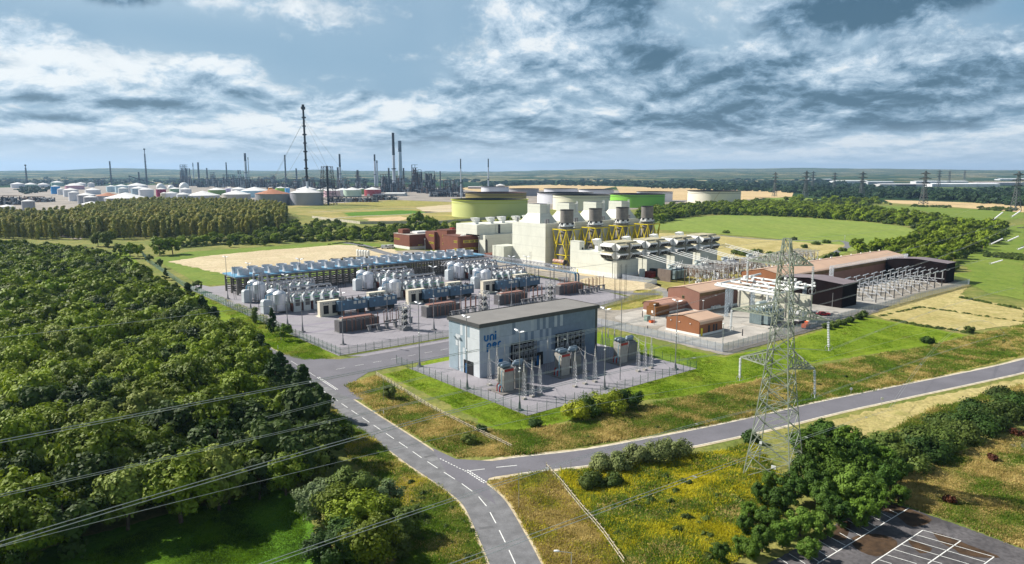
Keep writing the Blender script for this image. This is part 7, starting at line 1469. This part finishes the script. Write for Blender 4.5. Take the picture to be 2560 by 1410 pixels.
# verge trees by the green fence
for i, (x, y, h_, mt, nm, kd) in enumerate(((682, 838, 9.6, MLEAF('fir_foliage', (.02, .055, .012), (.035, .075, .014), .2), 'conical dark green tree by the green fence', 'cone'), (710, 852, 7, MLEAF('round_tree_foliage', (.11, .19, .015), (.15, .24, .02), .2), 'round bright green tree nearest the yard corner', 'round'), (637, 808, 6.5, MLEAF('wispy_foliage', (.10, .15, .03), (.15, .19, .04), .2), 'wispy yellow green tree left of the conical tree', 'poplar'), (493, 730, 6, L_SCRUB, 'sparse bush by the fence near the paved yard', 'round'), (415, 700, 7, L_PINE, 'dark pine standing out of the woodland edge', 'pine'), (398, 672, 6, L_SCRUB, 'small tree on the verge between road and fence', 'round'), (375, 660, 6, L_SCRUB, 'smaller tree further up the verge', 'round'))):
    g = G(x, y); tree('oak', g[0], g[1], 1, nm, 'tree', None, rd, crown=crownmesh('crown', 1100 + i, h_, h_ * (.3 if kd != 'round' else .46), mt, 22, 1900, .26, .12, kd), trunk=trunkmesh(h_, .12, i, BARK, 3))
# trees behind the sandy field and round the station
for i, (x, y, h_) in enumerate(((400, 638, 15), (432, 636, 14), (345, 640, 9), (325, 645, 11), (300, 640, 10), (270, 618, 13), (245, 616, 12), (575, 618, 6), (610, 612, 7), (640, 612, 6), (660, 614, 8), (700, 608, 8), (735, 606, 7), (775, 602, 8), (820, 600, 9), (850, 600, 8), (1040, 582, 20), (1075, 580, 18), (1060, 592, 14), (1100, 590, 12), (1010, 590, 13), (975, 594, 11), (880, 592, 10), (920, 592, 9))):
    g = G(x, y); tree('oaklow', g[0], g[1], h_ / 10.5, '%s rounded tree in the line behind the sandy field' % (('first second third fourth fifth sixth seventh eighth ninth tenth eleventh twelfth thirteenth fourteenth fifteenth sixteenth tall-left tall-right twentieth-from-left low-right farther-left farther-mid small-left small-right').split()[i]), 'tree', 'trees behind the sandy field', rd)
# poplar wood: front ranks one by one, the mass behind as one wood
pop = []
for k in range(118): x = -10 + k * 6.1 + rd.uniform(-3, 3); pop.append((x, 596 + rd.uniform(-8, 3) - (x > 420) * 2 - (x > 600) * 22))
for i, (x, y) in enumerate(pop):
    g = G(x, y); tree('pop' if rd.random() < .7 else 'popg', g[0], g[1], rd.uniform(.8, 1.1), 'autumn tinted poplar in the front of the tall wood', 'tree', 'front ranks of the poplar wood', rd)
wood = [(-60, 592), (-60, 562), (60, 556), (150, 556), (205, 548), (250, 530), (310, 522), (400, 518), (500, 520), (620, 524), (700, 532), (720, 548), (712, 572), (620, 586), (300, 592)]
wp = fillpoly([G(*p) for p in wood], 8.2, rd); print('wood', len(wp))
stuff('poplar_wood', 'mass of the tall yellowing poplar wood behind its front ranks', [(x, y, 0, rd.uniform(.8, 1.1), rd.uniform(.9, 1.12)) for x, y in wp], CR['pop'] + CR['popg'])
# tree belts: sampled so they look evenly full from the site
def belt(name, label, poly, n, smin, smax, meshes, rdd=rd):
    xs = [p[0] for p in poly]; ys = [p[1] for p in poly]; out = []
    while len(out) < n:
        x = rdd.uniform(min(xs), max(xs)); y = rdd.uniform(min(ys), max(ys))
        if inpoly(x, y, poly): g = G(x, y); k = 1 + max(0, (math.hypot(*g) - 900) / 2600); out.append((g[0], g[1], -.3, rdd.uniform(smin, smax) * k ** .8, rdd.uniform(.8, 1.15) / k ** .45))
    return stuff(name, label, out, meshes)
FARM = CR['far'] + CR['farr']
belt('hedge_belt', 'dark hedge belt behind the sandy field and below the tanks', [(440, 606), (600, 596), (720, 585), (860, 578), (1010, 570), (1180, 560), (1290, 556), (1290, 566), (1130, 590), (1000, 606), (860, 602), (700, 608), (560, 614), (450, 620)], 420, .5, .95, CR['oaklow'][:2] + CR['scrub'])
belt('hedge_belt', 'scrub growing between the poplar wood and the hedge belt', [(560, 606), (640, 582), (740, 560), (820, 552), (880, 562), (830, 580), (700, 600)], 160, .5, .9, CR['oaklow'][:2] + CR['scrub'])
# right hand belt: nearer trees one by one
rb = [(1655, 560), (1700, 546), (1780, 537), (1900, 540), (2050, 547), (2180, 556), (2260, 566), (2285, 574), (2310, 590), (2250, 612), (2200, 620), (2140, 634), (2180, 650), (2250, 660), (2320, 690), (2400, 682), (2390, 655), (2440, 632), (2490, 610), (2520, 585), (2490, 565), (2420, 566), (2300, 545), (2200, 532), (2080, 522), (1960, 516), (1850, 512), (1700, 520), (1600, 530), (1590, 548)]
rpoly = [G(*p) for p in rb]; rp = fillpoly(rpoly, 9.5, rd); rp.sort(key=cdist); print('right belt', len(rp))
for i, (x, y) in enumerate(rp[:230]): tree('scrub' if rd.random() < .55 else 'oaklow', x, y, rd.uniform(.75, 1.25) if rd.random() < .6 else rd.uniform(.6, .9), 'hedge tree in the winding belt on the right', 'tree', 'trees of the winding belt on the right', rd, name='hedge_tree')
stuff('hedge_belt', 'farther part of the winding tree belt on the right', [(x, y, 0, rd.uniform(.7, 1.3), 1.0) for x, y in rp[230:]], CR['oaklow'][:2] + CR['scrub'])
belt('tree_belt', 'dark tree belt beyond the stubble on the right', [(1545, 462), (1700, 452), (1900, 448), (2060, 452), (2200, 470), (2330, 480), (2560, 478), (2620, 520), (2500, 512), (2330, 500), (2180, 494), (2120, 505), (2060, 498), (2000, 484), (1850, 478), (1640, 472)], 1500, .8, 1.5, FARM)
belt('tree_belt', 'tree belt between the green fields on the right', [(1870, 512), (1990, 500), (2110, 500), (2200, 505), (2230, 512), (2120, 520), (1960, 520)], 160, .8, 1.2, CR['oaklow'][:2] + CR['scrub'])
belt('tree_belt', 'short hedge in front of the right stubble field', [(2270, 513), (2380, 516), (2382, 520), (2268, 517)], 60, .5, .8, CR['scrub']); belt('tree_belt', 'hedge at the right edge below the stubble', [(2450, 518), (2540, 522), (2540, 530), (2440, 524)], 50, .5, .9, CR['scrub'])
belt('tree_belt', 'hedge island in the right hand pasture', [(2458, 634), (2560, 640), (2600, 650), (2560, 652), (2458, 642)], 70, .45, .7, CR['scrub'])
belt('tree_belt', 'tree belt behind the open tanks', [(1200, 458), (1350, 452), (1545, 452), (1640, 462), (1480, 466), (1340, 462), (1210, 468)], 420, .7, 1.3, FARM)
belt('tree_belt', 'dark tree belts beyond the refinery', [(-80, 452), (200, 448), (500, 450), (900, 447), (1200, 450), (1200, 457), (700, 458), (300, 460), (-80, 466)], 900, .9, 1.6, FARM)
belt('tree_belt', 'far copses on the plain', [(-200, 440), (2700, 437), (2700, 447), (1500, 447), (-200, 448)], 1300, .8, 1.8, FARM)
belt('tree_belt', 'low shrubs in the far left tank farm', [(30, 470), (120, 468), (140, 478), (60, 486)], 60, .6, 1.0, FARM)
belt('bramble', 'dark bramble patches among the ragwort and long grass', [(1420, 1210), (1700, 1180), (1860, 1180), (1860, 1400), (1600, 1400), (1500, 1290)], 60, .12, .34, CR['scrub'])
belt('bramble', 'low brambles on the verge left of the main road', [(900, 1120), (980, 1180), (1130, 1260), (1190, 1330), (1190, 1410), (1050, 1410), (1040, 1300), (960, 1190)], 45, .1, .3, CR['scrub'])
belt('bramble', 'weeds on the rough meadow beside the side road', [(1300, 1085), (1600, 1040), (1900, 970), (2300, 890), (2540, 840), (2540, 880), (2000, 1000), (1500, 1100)], 70, .08, .22, CR['scrub'])
# hedge rows on the straw meadow
def hedgeline(label, pts, n, s0, s1):
    P = pix(pts); out = []; L = [0]
    for a, b in zip(P, P[1:]): L.append(L[-1] + math.hypot(b[0] - a[0], b[1] - a[1]))
    for i in range(n):
        q = rd.random() * L[-1]; k = max(j for j in range(len(P) - 1) if L[j] <= q); t = (q - L[k]) / (L[k + 1] - L[k]); out.append((P[k][0] + (P[k + 1][0] - P[k][0]) * t + rd.uniform(-.6, .6), P[k][1] + (P[k + 1][1] - P[k][1]) * t + rd.uniform(-.6, .6), -.3, rd.uniform(s0, s1), .8))
    stuff('hedge_row', label, out, CR['scrub'])
hedgeline('low hedge row crossing the straw meadow', [(2196, 792), (2300, 768), (2420, 785), (2560, 806)], 90, .12, .3); hedgeline('low hedge row at the lawn edge of the straw meadow', [(2230, 800), (2300, 815), (2380, 826), (2430, 835)], 80, .15, .35); hedgeline('low hedge row below the right pasture', [(2400, 745), (2440, 752), (2560, 775)], 70, .15, .4)
hedgeline('clipped hedge behind the sandy field', [(440, 622), (560, 612), (700, 606), (840, 600)], 160, .3, .45); hedgeline('clipped hedge by the station entrance', [(820, 612), (870, 606), (905, 612)], 50, .25, .4); hedgeline('clipped hedge in front of the brown workshop', [(895, 616), (930, 622), (985, 615)], 60, .25, .4)
# ---------------------------------------------------------------- tall grass and ragwort tufts
def tufts(name, label, polys, n, h0, h1, mats, wid=.35, weights=None, seed=3):
    rng = np.random.default_rng(seed); rdd = random.Random(seed); PT = []
    for poly, frac in polys:
        xs = [p[0] for p in poly]; ys = [p[1] for p in poly]; k = int(n * frac); c = 0
        while c < k:
            x = rdd.uniform(min(xs), max(xs)); y = rdd.uniform(min(ys), max(ys))
            if inpoly(x, y, poly):
                g = G(x, y)
                if keepoff(*g): PT.append(g); c += 1
                else: k -= 1
    PT = np.array(PT); k = len(PT); nb = 8; base = np.repeat(PT, nb, 0) + rng.normal(size=(k * nb, 2)) * wid * .9; N = k * nb
    cl = np.repeat(np.sin(PT[:, 0] * .35 + 1.3 * np.sin(PT[:, 1] * .22)) * .5 + .5, nb)
    h = (h0 + (h1 - h0) * rng.random(N)) * (.4 + .6 * cl); a = rng.random(N) * 6.283; dx, dy = np.cos(a) * wid * .17, np.sin(a) * wid * .17; lx, ly = rng.normal(size=N) * h * .5, rng.normal(size=N) * h * .5
    V = np.stack([np.stack([base[:, 0] - dx, base[:, 1] - dy, np.full(N, .02)], 1), np.stack([base[:, 0] + dx, base[:, 1] + dy, np.full(N, .02)], 1), np.stack([base[:, 0] + dx * .5 + lx, base[:, 1] + dy * .5 + ly, h], 1), np.stack([base[:, 0] - dx * .6 + lx, base[:, 1] - dy * .6 + ly, h * .9], 1)], 1).reshape(-1, 3)
    F = np.arange(N * 4).reshape(-1, 4); me = npmesh(name, V, F, mats); fx, fy = PT[:, 0], PT[:, 1]; fld = np.sin(.16 * fx + 2.2 * np.sin(.11 * fy)) * np.sin(.19 * fy + 1.9 * np.sin(.13 * fx)) + .5 * np.sin(.5 * fx + 1.3 * np.sin(.6 * fy)) + rng.normal(size=k) * .55; rk = fld.argsort().argsort() / k; pal = np.repeat(np.searchsorted(np.cumsum(weights or [1 / len(mats)] * len(mats))[:-1], rk), nb)
    me.polygons.foreach_set('material_index', pal.astype(np.int32)); o = bpy.data.objects.new(name, me); COL.objects.link(o); return tag(o, label, None, None, 'stuff')
MAINP = [(x, y) for x, y in main]; SIDEP = [(x, y) for x, y in side]
def dline(x, y, P): return min((x - a) ** 2 + (y - b) ** 2 for a, b in P) ** .5
def keepoff(x, y): return dline(x, y, MAINP[:80]) > 4.9 and dline(x, y, SIDEP) > 5.2
def MG(name, a, b): 
    if name in MC: return MC[name]
    m = M(name, a, .9, 0, .2, .25, rgb2=b, spec=.05); t = NT(m.node_tree); p = t.n['Principled BSDF']; tr = t.new('ShaderNodeBsdfTranslucent'); t.link(p.inputs[0].links[0].from_socket, tr.inputs[0]); x = t.new('ShaderNodeMixShader'); x.inputs[0].default_value = .5
    t.link(p.outputs[0], x.inputs[1]); t.link(tr.outputs[0], x.inputs[2]); t.link(x.outputs[0], t.n['Material Output'].inputs[0]); return m
S1, S2, S3, S4, S5 = MG('straw_blades', (.50, .39, .12), (.68, .54, .22)), MG('green_blades', (.20, .24, .04), (.30, .32, .06)), MG('brown_seed_heads', (.33, .25, .08), (.44, .33, .12)), MG('ragwort_yellow', (.55, .50, .02), (.68, .60, .05)), MG('fresh_green_blades', (.12, .22, .02), (.19, .29, .04))
tufts('tall_grass', 'rough straw coloured grass between the main road and the lawn', [([(865, 965), (940, 938), (1012, 985), (1100, 1035), (1215, 1075), (1300, 1078), (1420, 1062), (1900, 950), (1900, 1040), (1600, 1090), (1330, 1134), (1150, 1142), (1100, 1120), (960, 1040)], 1)], 20000, .3, .9, [S1, S2, S3, S5], .5, [.38, .26, .08, .28])
tufts('tall_grass', 'rough meadow grass beyond the side road on the right', [([(1900, 950), (2150, 895), (2330, 865), (2440, 838), (2560, 812), (2560, 885), (2300, 950), (2050, 1005), (1900, 1038)], 1)], 12000, .3, .8, [S1, S2, S3, S5], .6, [.27, .28, .05, .4], 4)
tufts('ragwort', 'yellow flowering ragwort and weeds around the foreground pylon', [([(1400, 1180), (1700, 1150), (1880, 1110), (1980, 1220), (1930, 1340), (1800, 1420), (1560, 1420), (1480, 1300)], 1)], 17000, .4, 1.15, [S4, S2, S5, S1], .42, [.42, .16, .34, .08], 5)
tufts('tall_grass', 'dry ochre grass between the road bend and the rail fence', [([(1222, 1205), (1366, 1176), (1480, 1310), (1560, 1420), (1350, 1420), (1290, 1300)], 1)], 9000, .3, .85, [S1, S3, S4, S2], .42, [.42, .27, .13, .18], 6)
tufts('tall_grass', 'green verge weeds left of the main road', [([(810, 1000), (870, 1050), (1000, 1150), (1150, 1250), (1215, 1330), (1240, 1420), (1000, 1420), (1030, 1320), (960, 1200), (880, 1150), (850, 1090)], 1)], 12000, .25, .8, [S5, S2, S1, S4], .42, [.5, .27, .17, .06], 7)
tufts('tall_grass', 'straw bank grass between the hedge and the car park at the right', [([(2240, 1200), (2400, 1130), (2560, 1080), (2560, 1370), (2420, 1315), (2270, 1262), (2200, 1240)], 1)], 9000, .2, .6, [S1, S3, S2, S5], .42, [.5, .1, .22, .18], 8)
tufts('tall_grass', 'green brambles below the hedge at the right edge', [([(2180, 1110), (2320, 1030), (2560, 960), (2560, 1040), (2380, 1110), (2230, 1180)], 1)], 7000, .4, 1.3, [S5, S2, S1], .5, [.4, .4, .2], 9)
tufts('tall_grass', 'shaded meadow grass at the bottom left', [([(200, 1400), (420, 1300), (680, 1238), (760, 1270), (760, 1410), (300, 1412)], 1)], 9000, .12, .35, [MG('shade_green_blades', (.12, .24, .015), (.17, .30, .02)), MG('shade_green_blades_deep', (.05, .11, .012), (.08, .15, .015))], .35, None, 10)  # blades carry the meadow's shade in their green
tufts('tall_grass', 'mown grass tussocks on the lawn around the compound', [([(965, 934), (1024, 922), (1318, 1041), (1745, 922), (1690, 895), (1500, 860), (1640, 865), (1810, 895), (1900, 880), (2165, 800), (2290, 818), (2400, 840), (2000, 910), (1900, 945), (1750, 985), (1600, 1000), (1410, 1050), (1260, 1075), (1100, 1000)], 1)], 14000, .08, .22, [MG('lawn_blades', (.15, .26, .012), (.19, .31, .016)), MG('lawn_blades_deep', (.11, .20, .01), (.14, .24, .012)), MG('lawn_blades_straw', (.28, .30, .05), (.34, .34, .07))], .45, [.45, .35, .2], 12)
tufts('tall_grass', 'lush grass on the verge between the woodland road and the green fence', [([(640, 842), (700, 885), (760, 900), (835, 896), (770, 850), (640, 775), (500, 722), (420, 690), (500, 745), (590, 800)], 1)], 6000, .12, .35, [MC['lawn_blades'], MC['lawn_blades_deep'], MC['lawn_blades_straw']], .45, None, 13)
# ---------------------------------------------------------------- haze over the plain
hz = MB(); hz.box(-14000, -900, -1.5, 14000, 22500, 330); hm = bpy.data.materials.new('haze'); hm.use_nodes = True; t = NT(hm.node_tree); t.n.remove(t.n['Principled BSDF']); pv = t.new('ShaderNodeVolumePrincipled'); pv.inputs['Color'].default_value = (.42, .67, 1.0, 1); pv.inputs['Density'].default_value = 4.4e-5; pv.inputs['Anisotropy'].default_value = .2; t.link(pv.outputs[0], t.n['Material Output'].inputs['Volume'])
tag(hz.build('haze', hm), kind='stuff')
